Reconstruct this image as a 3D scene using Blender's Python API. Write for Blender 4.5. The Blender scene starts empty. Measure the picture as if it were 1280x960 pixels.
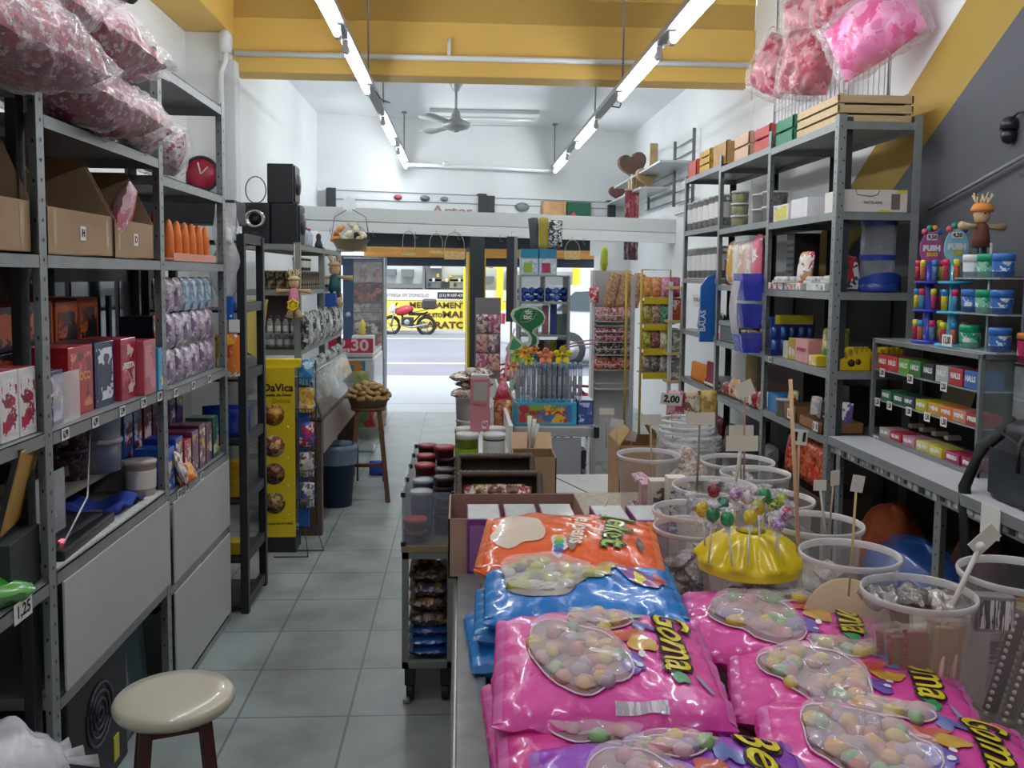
import bpy, math, random
from mathutils import Vector, Matrix, noise
R = random.Random(7)
sc = bpy.context.scene
COL = sc.collection
PI = math.pi
# ---------- camera ----------
FPX = 1130.0
PITCH, ROLL, HC = math.radians(4.5), math.radians(0.6), 1.6
YAW, SHIFT = math.radians(3.22835), -45.402
CR = Matrix.Rotation(-YAW, 3, 'Z') @ Matrix.Rotation(PI/2-PITCH, 3, 'X') @ Matrix.Rotation(ROLL, 3, 'Z')
cam_data = bpy.data.cameras.new('camera')
cam = bpy.data.objects.new('camera', cam_data)
COL.objects.link(cam)
cam.matrix_world = Matrix.Translation((0, 0, HC)) @ CR.to_4x4()
cam_data.sensor_width = 36.0
cam_data.lens = FPX/1280*36.0
cam_data.shift_y = SHIFT/1280.0
cam_data.clip_end = 300
cam_data.clip_start = 0.02
sc.camera = cam
def P(px, py, X=None, Y=None, Z=None):
    r = CR @ Vector(((px-640)/FPX, (480+SHIFT-py)/FPX, -1))
    if X is not None: t = X/r.x
    elif Y is not None: t = Y/r.y
    else: t = (Z-HC)/r.z
    return Vector((r.x*t, r.y*t, HC+r.z*t))
def XY(px, Y, py=345): return P(px, py, Y=Y).x
# ---------- light and view ----------
sc.view_settings.view_transform = 'Standard'
sc.view_settings.look = 'None'
sc.view_settings.exposure = 0.42
sc.view_settings.gamma = 1.0
sc.view_settings.use_curve_mapping = False
SKY_STRENGTH = 1.7
TUBE_STRENGTH = 36.0
world = bpy.data.worlds.new('sky'); sc.world = world
world.use_nodes = True
bg = world.node_tree.nodes['Background']
bg.inputs[0].default_value = (0.86, 0.93, 1.0, 1)
bg.inputs[1].default_value = SKY_STRENGTH
sun = bpy.data.lights.new('sun', 'SUN'); sun.energy = 1.0; sun.angle = math.radians(12)
so = bpy.data.objects.new('sun', sun); COL.objects.link(so); so.rotation_euler = (math.radians(38), math.radians(-12), 0.4); so.location = (0, 18, 12)
sc.cycles.max_bounces = 7; sc.cycles.diffuse_bounces = 4; sc.cycles.glossy_bounces = 3
sc.cycles.transmission_bounces = 4; sc.cycles.transparent_max_bounces = 22
sc.cycles.caustics_reflective = False; sc.cycles.caustics_refractive = False
sc.cycles.sample_clamp_indirect = 4
# ---------- materials ----------
MC = {}
def lin(h):
    if isinstance(h, (tuple, list)): return tuple(h)+(1,) if len(h) == 3 else tuple(h)
    o = []
    for i in (0, 2, 4):
        v = int(h[i:i+2], 16)/255
        o.append(v/12.92 if v <= .04045 else ((v+.055)/1.055)**2.4)
    return tuple(o)+(1,)
def M(col, rough=.55, metal=0, noise_=0, scale=8, bump=0, bscale=40, coat=0, emit=0, stretch=None):
    key = ('m', col, rough, metal, noise_, scale, bump, bscale, coat, emit, stretch)
    if key in MC: return MC[key]
    m = bpy.data.materials.new('paint_'+str(col)); m.use_nodes = True
    nt = m.node_tree; b = nt.nodes['Principled BSDF']
    b.inputs['Base Color'].default_value = lin(col)
    b.inputs['Roughness'].default_value = rough
    b.inputs['Metallic'].default_value = metal
    if coat: b.inputs['Coat Weight'].default_value = coat; b.inputs['Coat Roughness'].default_value = .08
    if emit:
        b.inputs['Emission Color'].default_value = lin(col); b.inputs['Emission Strength'].default_value = emit
    if noise_ or bump:
        tc = nt.nodes.new('ShaderNodeTexCoord'); mp = nt.nodes.new('ShaderNodeMapping')
        nt.links.new(tc.outputs['Object'], mp.inputs[0])
        if stretch: mp.inputs['Scale'].default_value = stretch
    if noise_:
        n = nt.nodes.new('ShaderNodeTexNoise'); n.inputs['Scale'].default_value = scale; n.inputs['Detail'].default_value = 5
        nt.links.new(mp.outputs[0], n.inputs['Vector'])
        r = nt.nodes.new('ShaderNodeValToRGB')
        c = lin(col)
        r.color_ramp.elements[0].position = .3; r.color_ramp.elements[1].position = .7
        r.color_ramp.elements[0].color = tuple(max(0, x*(1-noise_)) for x in c[:3])+(1,)
        r.color_ramp.elements[1].color = tuple(min(1, x*(1+noise_*.6)) for x in c[:3])+(1,)
        nt.links.new(n.outputs[0], r.inputs[0]); nt.links.new(r.outputs[0], b.inputs['Base Color'])
    if bump:
        n2 = nt.nodes.new('ShaderNodeTexNoise'); n2.inputs['Scale'].default_value = bscale; n2.inputs['Detail'].default_value = 3
        nt.links.new(mp.outputs[0], n2.inputs['Vector'])
        bp = nt.nodes.new('ShaderNodeBump'); bp.inputs['Strength'].default_value = bump; bp.inputs['Distance'].default_value = .01
        nt.links.new(n2.outputs[0], bp.inputs['Height']); nt.links.new(bp.outputs[0], b.inputs['Normal'])
    MC[key] = m; return m
def ART(cols, scale=30, rough=.35, seed=0, coat=.3, bump=0, metric='EUCLIDEAN', stretch=(1, 1, 1)):
    """printed packaging or mixed contents: cells of a palette"""
    key = ('a', tuple(cols), scale, rough, seed, coat, bump, metric, stretch)
    if key in MC: return MC[key]
    m = bpy.data.materials.new('print_'+cols[0]); m.use_nodes = True
    nt = m.node_tree; b = nt.nodes['Principled BSDF']; b.inputs['Roughness'].default_value = rough
    if coat: b.inputs['Coat Weight'].default_value = coat; b.inputs['Coat Roughness'].default_value = .1
    tc = nt.nodes.new('ShaderNodeTexCoord'); mp = nt.nodes.new('ShaderNodeMapping')
    mp.inputs['Location'].default_value = (seed*1.37, seed*2.11, seed*.73); mp.inputs['Scale'].default_value = stretch
    nt.links.new(tc.outputs['Object'], mp.inputs[0])
    v = nt.nodes.new('ShaderNodeTexVoronoi'); v.inputs['Scale'].default_value = scale*1.3; v.distance = metric
    wn = nt.nodes.new('ShaderNodeTexNoise'); wn.inputs['Scale'].default_value = scale*2.2; wn.inputs['Detail'].default_value = 2
    ws = nt.nodes.new('ShaderNodeVectorMath'); ws.operation = 'SCALE'; ws.inputs['Scale'].default_value = 1.5/scale
    wa = nt.nodes.new('ShaderNodeVectorMath'); wa.operation = 'ADD'
    nt.links.new(mp.outputs[0], wn.inputs['Vector']); nt.links.new(wn.outputs['Color'], ws.inputs[0])
    nt.links.new(ws.outputs[0], wa.inputs[0]); nt.links.new(mp.outputs[0], wa.inputs[1]); nt.links.new(wa.outputs[0], v.inputs['Vector'])
    sp = nt.nodes.new('ShaderNodeSeparateColor'); nt.links.new(v.outputs['Color'], sp.inputs[0])
    r = nt.nodes.new('ShaderNodeValToRGB'); r.color_ramp.interpolation = 'CONSTANT'
    n = len(cols)
    while len(r.color_ramp.elements) < n: r.color_ramp.elements.new(.5)
    for i, c in enumerate(cols):
        r.color_ramp.elements[i].position = i/n; r.color_ramp.elements[i].color = lin(c)
    nt.links.new(sp.outputs[0], r.inputs[0]); nt.links.new(r.outputs[0], b.inputs['Base Color'])
    if bump:
        bp = nt.nodes.new('ShaderNodeBump'); bp.inputs['Strength'].default_value = bump; bp.inputs['Distance'].default_value = .01; bp.invert = True
        nt.links.new(v.outputs['Distance'], bp.inputs['Height']); nt.links.new(bp.outputs[0], b.inputs['Normal'])
    MC[key] = m; return m
def CLEAR(col='ffffff', body=.12, rough=.08, bump=0, bscale=25, edge=.5):
    """thin clear plastic or glass: mostly see-through, glossy, milkier at grazing angles"""
    key = ('c', col, body, rough, bump, bscale, edge)
    if key in MC: return MC[key]
    m = bpy.data.materials.new('clear_plastic'); m.use_nodes = True
    nt = m.node_tree; b = nt.nodes['Principled BSDF']; out = nt.nodes['Material Output']
    b.inputs['Base Color'].default_value = lin(col); b.inputs['Roughness'].default_value = rough
    t = nt.nodes.new('ShaderNodeBsdfTransparent'); mx = nt.nodes.new('ShaderNodeMixShader')
    lw = nt.nodes.new('ShaderNodeLayerWeight'); lw.inputs[0].default_value = .35
    mr = nt.nodes.new('ShaderNodeMapRange'); mr.inputs['To Min'].default_value = body; mr.inputs['To Max'].default_value = min(1, body+edge)
    nt.links.new(lw.outputs['Facing'], mr.inputs[0]); nt.links.new(mr.outputs[0], mx.inputs[0])
    nt.links.new(t.outputs[0], mx.inputs[1]); nt.links.new(b.outputs[0], mx.inputs[2]); nt.links.new(mx.outputs[0], out.inputs[0])
    if bump:
        tc = nt.nodes.new('ShaderNodeTexCoord'); n2 = nt.nodes.new('ShaderNodeTexNoise'); n2.inputs['Scale'].default_value = bscale
        nt.links.new(tc.outputs['Object'], n2.inputs['Vector'])
        bp = nt.nodes.new('ShaderNodeBump'); bp.inputs['Strength'].default_value = bump; bp.inputs['Distance'].default_value = .02
        nt.links.new(n2.outputs[0], bp.inputs['Height']); nt.links.new(bp.outputs[0], b.inputs['Normal']); nt.links.new(bp.outputs[0], lw.inputs['Normal'])
    MC[key] = m; return m
# ---------- mesh builder ----------
class B:
    def __init__(s): s.v = []; s.f = []; s.mi = []; s.sm = []; s.mats = []
    def m(s, mat):
        if mat not in s.mats: s.mats.append(mat)
        return s.mats.index(mat)
    def add(s, vs, fs, mat, smooth=False, T=None):
        o = len(s.v); k = s.m(mat)
        s.v += [tuple(T @ Vector(p)) if T is not None else tuple(p) for p in vs]
        for f in fs: s.f.append([o+i for i in f]); s.mi.append(k); s.sm.append(smooth)
        return s
    def box(s, c, d, mat, rz=0, T=None):
        """c = centre of the bottom face, d = full size"""
        x, y, z = d[0]/2, d[1]/2, d[2]
        vs = [(-x, -y, 0), (x, -y, 0), (x, y, 0), (-x, y, 0), (-x, -y, z), (x, -y, z), (x, y, z), (-x, y, z)]
        L = Matrix.Translation(c) @ Matrix.Rotation(rz, 4, 'Z')
        if T is not None: L = T @ L
        return s.add(vs, [(3, 2, 1, 0), (4, 5, 6, 7), (0, 1, 5, 4), (1, 2, 6, 5), (2, 3, 7, 6), (3, 0, 4, 7)], mat, False, L)
    def bb(s, x0, x1, y0, y1, z0, z1, mat, T=None):
        return s.box(((x0+x1)/2, (y0+y1)/2, z0), (x1-x0, y1-y0, z1-z0), mat, 0, T)
    def poly(s, pts, mat, T=None): return s.add(pts, [tuple(range(len(pts)))], mat, False, T)
    def lathe(s, prof, mat, seg=20, c=(0, 0, 0), T=None, smooth=True, sx=1, sy=1):
        vs = []; fs = []; n = len(prof)
        for i in range(seg):
            a = 2*PI*i/seg; ca, sa = math.cos(a)*sx, math.sin(a)*sy
            for r, z in prof: vs.append((r*ca, r*sa, z))
        for i in range(seg):
            j = (i+1) % seg
            for k in range(n-1): fs.append((i*n+k, j*n+k, j*n+k+1, i*n+k+1))
        if prof[0][0] > 1e-6: fs.append(tuple(i*n for i in range(seg))[::-1])
        if prof[-1][0] > 1e-6: fs.append(tuple(i*n+n-1 for i in range(seg)))
        L = Matrix.Translation(c)
        if T is not None: L = T @ L
        return s.add(vs, fs, mat, smooth, L)
    def shell(s, prof, mat, seg=28, c=(0, 0, 0), T=None, sx=1, sy=1):
        """open lathe without caps"""
        vs = []; fs = []; n = len(prof)
        for i in range(seg):
            a = 2*PI*i/seg
            for r, z in prof: vs.append((r*math.cos(a)*sx, r*math.sin(a)*sy, z))
        for i in range(seg):
            j = (i+1) % seg
            for k in range(n-1): fs.append((i*n+k, j*n+k, j*n+k+1, i*n+k+1))
        L = Matrix.Translation(c)
        if T is not None: L = T @ L
        return s.add(vs, fs, mat, True, L)
    def tube(s, pts, r, mat, seg=6, T=None, closed=False):
        pts = [Vector(p) for p in pts]; vs = []; fs = []; n = len(pts)
        rr = r if isinstance(r, (list, tuple)) else [r]*n
        for i, p in enumerate(pts):
            if closed: d = (pts[(i+1) % n]-pts[i-1])
            else: d = pts[min(i+1, n-1)]-pts[max(i-1, 0)]
            d = d.normalized() if d.length > 1e-9 else Vector((0, 0, 1))
            up = Vector((0, 0, 1)) if abs(d.z) < .9 else Vector((0, 1, 0))
            a = d.cross(up).normalized(); b = d.cross(a).normalized()
            for k in range(seg):
                t = 2*PI*k/seg; vs.append(p+(a*math.cos(t)+b*math.sin(t))*rr[i])
        for i in range(n if closed else n-1):
            j = (i+1) % n
            for k in range(seg):
                l = (k+1) % seg; fs.append((i*seg+k, j*seg+k, j*seg+l, i*seg+l))
        if not closed: fs.append(tuple(range(seg))); fs.append(tuple((n-1)*seg+k for k in range(seg))[::-1])
        return s.add(vs, fs, mat, True, T)
    def prism(s, out, z0, z1, mat, T=None):
        n = len(out); vs = [(x, y, z0) for x, y in out]+[(x, y, z1) for x, y in out]
        fs = [tuple(range(n))[::-1], tuple(range(n, 2*n))]+[(i, (i+1) % n, n+(i+1) % n, n+i) for i in range(n)]
        return s.add(vs, fs, mat, False, T)
    def surf(s, fn, nu, nv, mat, T=None, smooth=True):
        vs = [fn(i/nu, j/nv) for j in range(nv+1) for i in range(nu+1)]; w = nu+1
        return s.add(vs, [(j*w+i, j*w+i+1, (j+1)*w+i+1, (j+1)*w+i) for j in range(nv) for i in range(nu)], mat, smooth, T)
    def ball(s, c, r, mat, seg=10, T=None, sz=1.0):
        h = max(4, seg//2)
        return s.lathe([(max(1e-7, r*math.sin(PI*k/h)), -r*sz*math.cos(PI*k/h)) for k in range(h+1)], mat, seg, c, T)
    def obj(s, name, parent=None, bevel=0, label=None, T=None, seg=2):
        me = bpy.data.meshes.new(name); me.from_pydata(s.v, [], s.f)
        for m_ in s.mats: me.materials.append(m_)
        me.polygons.foreach_set('material_index', s.mi); me.polygons.foreach_set('use_smooth', s.sm)
        me.update()
        o = bpy.data.objects.new(name, me); COL.objects.link(o)
        if parent is not None: o.parent = parent
        if T is not None: o.matrix_local = T
        if bevel:
            md = o.modifiers.new('bevel', 'BEVEL'); md.width = bevel; md.segments = seg; md.limit_method = 'ANGLE'
        if label: o['label'] = label
        return o
def RXm(a): return Matrix.Rotation(a, 4, 'X')
def RYm(a): return Matrix.Rotation(a, 4, 'Y')
def RZm(a): return Matrix.Rotation(a, 4, 'Z')
def TR(*a): return Matrix.Translation(a[0] if len(a) == 1 else a)
def tag(o, label, cat, group=None, kind=None):
    o['label'] = label; o['category'] = cat
    if group: o['group'] = group
    if kind: o['kind'] = kind
    return o
def thing(name, label, cat, loc=(0, 0, 0), rz=0, group=None):
    o = bpy.data.objects.new(name, None); COL.objects.link(o); o.empty_display_size = .1
    o.location = loc; o.rotation_euler = (0, 0, rz); return tag(o, label, cat, group)
def struct(b, name, parent=None, bevel=0):
    o = b.obj(name, parent, bevel)
    if parent is None: o['kind'] = 'structure'
    return o
def kids(o): return [c for c in ALLKIDS.get(o.name, [])]
def dup(root, loc=None, rz=None, label=None, group=None, scale=None):
    r = root.copy(); COL.objects.link(r)
    if loc is not None: r.location = loc
    if rz is not None: r.rotation_euler = (root.rotation_euler.x, root.rotation_euler.y, rz)
    if scale is not None: r.scale = scale if isinstance(scale, (tuple, list)) else (scale,)*3
    if label: r['label'] = label
    if group: r['group'] = group
    for ch in list(root.children):
        c = ch.copy(); COL.objects.link(c); c.parent = r
        for g in list(ch.children):
            d = g.copy(); COL.objects.link(d); d.parent = c
    return r
ORD = ['nearest the camera', 'second from the camera', 'third from the camera', 'fourth from the camera', 'fifth from the camera', 'sixth from the camera', 'seventh from the camera', 'eighth from the camera', 'ninth from the camera', 'tenth from the camera', 'eleventh from the camera', 'twelfth from the camera', 'thirteenth from the camera', 'fourteenth from the camera']
ORDL = ['first from the left', 'second from the left', 'third from the left', 'fourth from the left', 'fifth from the left', 'sixth from the left', 'seventh from the left', 'eighth from the left', 'ninth from the left', 'tenth from the left', 'eleventh from the left', 'twelfth from the left', 'thirteenth from the left', 'fourteenth from the left']
# ---------- lettering ----------
TXT = {}
def textmesh(st, size=1.0, extrude=0.0, bold=0.0, space=1.0, res=3):
    key = (st, size, extrude, bold, space, res)
    if key in TXT: return TXT[key]
    cu = bpy.data.curves.new('lettering', 'FONT'); cu.body = st; cu.size = size; cu.align_x = 'CENTER'; cu.align_y = 'CENTER'
    cu.extrude = extrude; cu.offset = bold; cu.resolution_u = res; cu.space_character = space
    ob = bpy.data.objects.new('lettering', cu); COL.objects.link(ob)
    bpy.context.view_layer.update()
    me = bpy.data.meshes.new_from_object(ob.evaluated_get(bpy.context.evaluated_depsgraph_get()))
    bpy.data.objects.remove(ob)
    vs = [tuple(v.co) for v in me.vertices]; fs = [tuple(p.vertices) for p in me.polygons]
    TXT[key] = (vs, fs); return TXT[key]
def letter(b, st, size, mat, T, extrude=.0006, bold=0, space=1.0, width=None):
    """lettering added to a builder, in the XY plane of T"""
    vs, fs = textmesh(st, size, extrude, bold, space)
    if width and vs:
        w = max(v[0] for v in vs)-min(v[0] for v in vs)
        T = T @ Matrix.Diagonal((width/w, 1, 1, 1))
    return b.add(vs, fs, mat, False, T)
def FRONT(x, y, z): return TR(x, y, z) @ RXm(PI/2)          # reads from -Y
def FLEFT(x, y, z): return TR(x, y, z) @ RZm(-PI/2) @ RXm(PI/2)   # reads from -X
def FRIGHT(x, y, z): return TR(x, y, z) @ RZm(PI/2) @ RXm(PI/2)   # reads from +X
# ================= THE SETTING =================
white = M('e6e9e8', .7, noise_=.05, scale=1.5); wgrey = M('a9acad', .75, noise_=.08, scale=2)
yel = M('dcb45c', .6, noise_=.05, scale=1.2); grey_paint = M('5b5e63', .8, noise_=.06, scale=3)
def floor_mat():
    m = bpy.data.materials.new('floor_tile'); m.use_nodes = True; nt = m.node_tree; b = nt.nodes['Principled BSDF']
    g = nt.nodes.new('ShaderNodeNewGeometry'); br = nt.nodes.new('ShaderNodeTexBrick')
    br.offset = 0; br.inputs['Scale'].default_value = 1; br.inputs['Brick Width'].default_value = .40; br.inputs['Row Height'].default_value = .40
    br.inputs['Mortar Size'].default_value = .006; br.inputs['Mortar Smooth'].default_value = .5
    br.inputs['Color1'].default_value = lin('9ea6a3'); br.inputs['Color2'].default_value = lin('949c9a'); br.inputs['Mortar'].default_value = lin('6c7472')
    nt.links.new(g.outputs['Position'], br.inputs['Vector'])
    n = nt.nodes.new('ShaderNodeTexNoise'); n.inputs['Scale'].default_value = 3.5; n.inputs['Detail'].default_value = 8
    nt.links.new(g.outputs['Position'], n.inputs['Vector'])
    r = nt.nodes.new('ShaderNodeValToRGB'); r.color_ramp.elements[0].color = (.62, .62, .6, 1); r.color_ramp.elements[1].color = (1.1, 1.1, 1.1, 1)
    r.color_ramp.elements[0].position = .36; r.color_ramp.elements[1].position = .6
    nt.links.new(n.outputs[0], r.inputs[0])
    mx = nt.nodes.new('ShaderNodeMix'); mx.data_type = 'RGBA'; mx.blend_type = 'MULTIPLY'; mx.inputs[0].default_value = .8
    nt.links.new(br.outputs['Color'], mx.inputs[6]); nt.links.new(r.outputs[0], mx.inputs[7]); nt.links.new(mx.outputs[2], b.inputs['Base Color'])
    rr = nt.nodes.new('ShaderNodeMapRange'); rr.inputs['To Min'].default_value = .22; rr.inputs['To Max'].default_value = .5
    nt.links.new(n.outputs[0], rr.inputs[0]); nt.links.new(rr.outputs[0], b.inputs['Roughness'])
    return m
FL = floor_mat()
struct(B().bb(-2.6, 2.6, -3.2, 10.6, -.1, 0, FL), 'floor')
struct(B().poly([(-2.6, 10.6, -.002), (2.6, 10.6, -.002), (3.2, 11.9, -.002), (-2.9, 11.9, -.002)], M('b9bcc2', .35, noise_=.1, scale=3)), 'trim_threshold')
# walls
LW, RW = -1.95, 2.15
struct(B().bb(LW-.2, LW, -3.2, 6.62, 0, 4.3, white), 'wall_left')
b = B(); b.bb(LW-.2, -1.64, 6.62, 10.6, 0, 3.5, white); struct(b, 'wall_left_front')
b = B(); b.bb(RW+.002, RW+.15, -3.2, 6.7, 0, 4.3, white)
def xyz(y, z): return (RW, y, z)
# white stair wall, ochre stringer band and grey stair flank share the wall's plane
lineU = lambda y: 2.80-(y-3.86)*.62; lineL = lambda y: 2.67-(y-3.43)*.60
yU = 3.86-1.5/.62; yL = 3.43-1.63/.60
def quadw(b, pts, m, x=RW): b.poly([(x, y, z) for y, z in pts], m)
b2 = B()
quadw(b2, [(yU, 4.3), (yL, 4.3), (6.7, lineL(6.7)), (6.7, lineU(6.7))], M('a88a3a', .7, noise_=.06, scale=3), RW)
b3 = B(); quadw(b3, [(yL, 4.3), (-3.2, 4.3), (-3.2, 0), (6.7, 0), (6.7, lineL(6.7))], grey_paint)
struct(b, 'wall_right'); struct(b2, 'trim_right'); struct(b3, 'wall_right_lower')
struct(B().bb(RW, RW+.15, 6.7, 11.6, 0, 3.5, white), 'wall_right_front')
struct(B().bb(-2.4, 2.5, -3.4, -3.2, 0, 4.3, white), 'wall_back')
struct(B().bb(-2.2, 2.4, -3.4, 6.7, 4.3, 4.45, white), 'ceiling')
struct(B().bb(-2.2, 2.4, 6.7, 11.9, 3.42, 3.6, M('e2e6e6', .7, noise_=.03, scale=1)), 'ceiling_front')
struct(B().bb(-1.86, 2.15, 6.7, 6.95, 3.04, 4.3, yel), 'trim_beam', bevel=.01)
struct(B().bb(LW, -1.63, -3.2, 6.7, 3.29, 4.3, yel), 'trim_side_beam', bevel=.01)
b = B(); b.bb(-1.72, -1.60, 6.60, 6.72, 0, 3.1, M('cfd3d3', .6)); struct(b, 'trim_pilaster', bevel=.008)
# front wall, skewed to the room
AW = math.radians(14.9); FW = TR(-1.64, 10.5, 0) @ RZm(AW)
def fw(t, d=0, z=0): return FW @ Vector((t, d, z))
b = B(); WH = 2.14
b.bb(-.3, .26, 0, .18, 0, 3.5, white, T=FW); b.bb(3.5, 4.4, 0, .18, 0, 3.5, white, T=FW); b.bb(.26, 3.5, 0, .18, WH, 3.5, white, T=FW)
struct(b, 'wall_front')
b = B(); b.bb(.26, 3.5, .20, .34, WH-.20, WH+.1, M('23282d', .6), T=FW); struct(b, 'trim_shutter_box')
# black pillar with a yellow corner guard between the two openings
b = B(); b.bb(1.80, 1.98, -.02, .20, 0, WH, M('2a3134', .5), T=FW); struct(b, 'trim_pillar', bevel=.006)
b = B(); b.bb(1.772, 1.80, .0, .06, 0, WH-.25, M('d8b81e', .5), T=FW); b.bb(1.98, 2.0, .0, .2, 0, WH-.25, M('d8b81e', .5), T=FW); struct(b, 'trim_pillar_guard')
# ---- conduits (white pipes) ----
pipe = M('dfe1e0', .45)
t = B(); t.tube([(-1.62, 6.66, 3.16), (2.1, 6.66, 3.16)], .022, pipe, 8); t.tube([(-.1, 6.66, 3.16), (-.1, 6.66, 3.30)], .014, pipe, 6)
o = t.obj('conduit_pipe'); tag(o, 'white electrical conduit running along the foot of the yellow beam', 'pipe')
t = B(); t.tube([(-1.69, 6.56, 0), (-1.69, 6.56, 3.0), (-1.66, 6.57, 3.08), (-1.655, 6.57, 3.2)], .02, pipe, 8); t.lathe([(.045, 0), (.045, .12), (.02, .16)], pipe, 12, (-1.655, 6.55, 3.14))
o = t.obj('conduit_pipe'); tag(o, 'white vertical pipe with a capped end below the yellow corner', 'pipe')
# ---- street ----
asph = M('9c9aa6', .8, noise_=.08, scale=.8)
struct(B().bb(-30, 30, 10.9, 60, -.14, -.02, M('8f8f99', .8, noise_=.1, scale=.5)), 'floor_street')
b = B(); b.bb(-30, 30, 11.3, 14.5, -.02, .0, M('c4c6cc', .7, noise_=.05, scale=1)); struct(b, 'floor_pavement')
b = B(); b.bb(-30, 30, 25.6, 29, -.02, .05, M('c4c2c8', .7, noise_=.05, scale=1)); struct(b, 'floor_far_pavement')
b = B()
for x in (-6, -3.2, 1.1, 2.9, 5.5): b.bb(x, x+.18, 23.6, 25.5, -.02, -.012, M('d9c14a' if x in (1.1,) else 'e2e2e2', .6))
b.bb(-8, 8, 23.2, 23.35, -.02, -.012, M('e2e2e2', .6)); b.bb(-8, 8, 16.6, 16.8, -.02, -.012, M('e2e2e2', .6))
struct(b, 'trim_road_marking')
# ---- lamp rows ----
tube_m = M('f4f8ff', .3, emit=TUBE_STRENGTH)
rail_m = M('8d9092', .4, metal=.6); cap_m = M('d6d8d8', .4)
def lamp_row(X, segs, rods, name_side):
    t = thing('lamp_rail', 'grey %s ceiling rail carrying fluorescent tubes above the %s' % name_side, 'lamp rail', (X, 0, 2.9))
    B().bb(-.035, .035, -2.9, segs[-1][1]+.12, 0, .035, rail_m).obj('rail', t)
    for y in rods:
        h = (4.3 if y < 6.7 else 3.42)-2.9
        B().tube([(0, y, .03), (0, y, h)], .007, rail_m).lathe([(.03, h-.02), (.03, h)], rail_m, 8, (0, y, 0)).obj('hanger_rod', t)
    B().tube([(0, 6.5, .04), (.06, 6.7, -.03), (.1, 7.0, .0), (.03, 7.15, .04)], .006, M('55585a', .5), 5).obj('cable', t)
    for i, (y0, y1) in enumerate(segs):
        l = thing('fluorescent_tube', 'lit white fluorescent tube over the %s, %s' % (name_side[1], ORD[i] if i else 'out of sight behind the camera'), 'lamp', (X, y0, 2.845), 0, 'fluorescent tubes of the two ceiling rows')
        L = y1-y0
        B().tube([(0, .03, 0), (0, L-.03, 0)], .019, tube_m, 10).obj('glass_tube', l)
        B().tube([(0, -.02, 0), (0, .03, 0)], .022, cap_m, 8).bb(-.014, .014, -.03, .0, -.02, .05, cap_m).obj('lamp_holder', l)
        B().tube([(0, L-.03, 0), (0, L+.02, 0)], .022, cap_m, 8).bb(-.014, .014, L, L+.03, -.02, .05, cap_m).obj('lamp_holder', l)
lamp_row(-.65, [(-2.4, -1.2), (.5, 1.7), (2.1, 3.3), (3.65, 4.86), (5.18, 6.35), (7.59, 8.75), (9.4, 10.6)], [1.0, 4.0, 6.4, 7.6, 10.3], ('left', 'long aisle'))
lamp_row(1.10, [(-2.4, -1.2), (.5, 1.7), (2.1, 3.3), (3.62, 4.82), (5.15, 6.4), (7.54, 8.75), (9.6, 10.8)], [1.0, 4.3, 6.3, 7.6, 10.9], ('right', 'candy display table'))
t = B(); t.tube([(-.65, 10.55, 2.87), (1.1, 10.95, 2.87)], .02, M('e5e7e7', .4), 8); t.lathe([(.03, 0), (.03, .05)], pipe, 8, (-.2, 10.65, 2.87))
tag(t.obj('tie_bar'), 'white tie bar joining the far ends of both lamp rows', 'bar')
# ceiling batten lamp (unlit)
t = thing('batten_lamp', 'unlit white batten lamp with a reflector on the far ceiling', 'lamp', (.24, 10.12, 3.42))
B().prism([(-.05, 0), (.05, 0), (.09, -.05), (.04, -.075), (-.04, -.075), (-.09, -.05)], -.60, .60, M('d9dcda', .5), T=RYm(PI/2) @ RZm(PI/2)).obj('reflector', t)
B().tube([(-.55, 0, -.095), (.55, 0, -.095)], .015, M('f2f2f2', .3), 8).obj('glass_tube', t)
# ceiling fan
t = thing('ceiling_fan', 'grey ceiling fan with a long rod hanging from the far ceiling', 'fan', (-.06, 8.45, 3.42))
fm = M('8f9292', .4, metal=.3)
B().lathe([(.06, 0), (.07, -.05), (.055, -.08), (.03, -.13), (.012, -.14)][::-1], fm, 16).obj('canopy_cap', t)
B().tube([(0, 0, -.1), (0, 0, -.36)], .012, fm, 8).obj('rod', t)
B().lathe([(.012, -.49), (.05, -.488), (.11, -.47), (.135, -.45), (.13, -.42), (.09, -.40), (.045, -.38), (.035, -.32), (.02, -.30)], fm, 24).lathe([(.001, -.505), (.03, -.50), (.03, -.488)], fm, 12).obj('motor_housing', t)
for k in range(3):
    a = [0.02, 2.15, 4.2][k]
    def bl(u, v, a=a):
        r = .15+u*.42; w = (.05+.025*u)*(1-.3*max(0, u-.9)/.1); y = (v-.5)*2*w
        return (r*math.cos(a)-y*math.sin(a), r*math.sin(a)+y*math.cos(a), -.435+y*.18)
    B().surf(bl, 8, 2, M('9b9e9f', .5)).obj('blade', t).modifiers.new('solid', 'SOLIDIFY').thickness = .004
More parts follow.
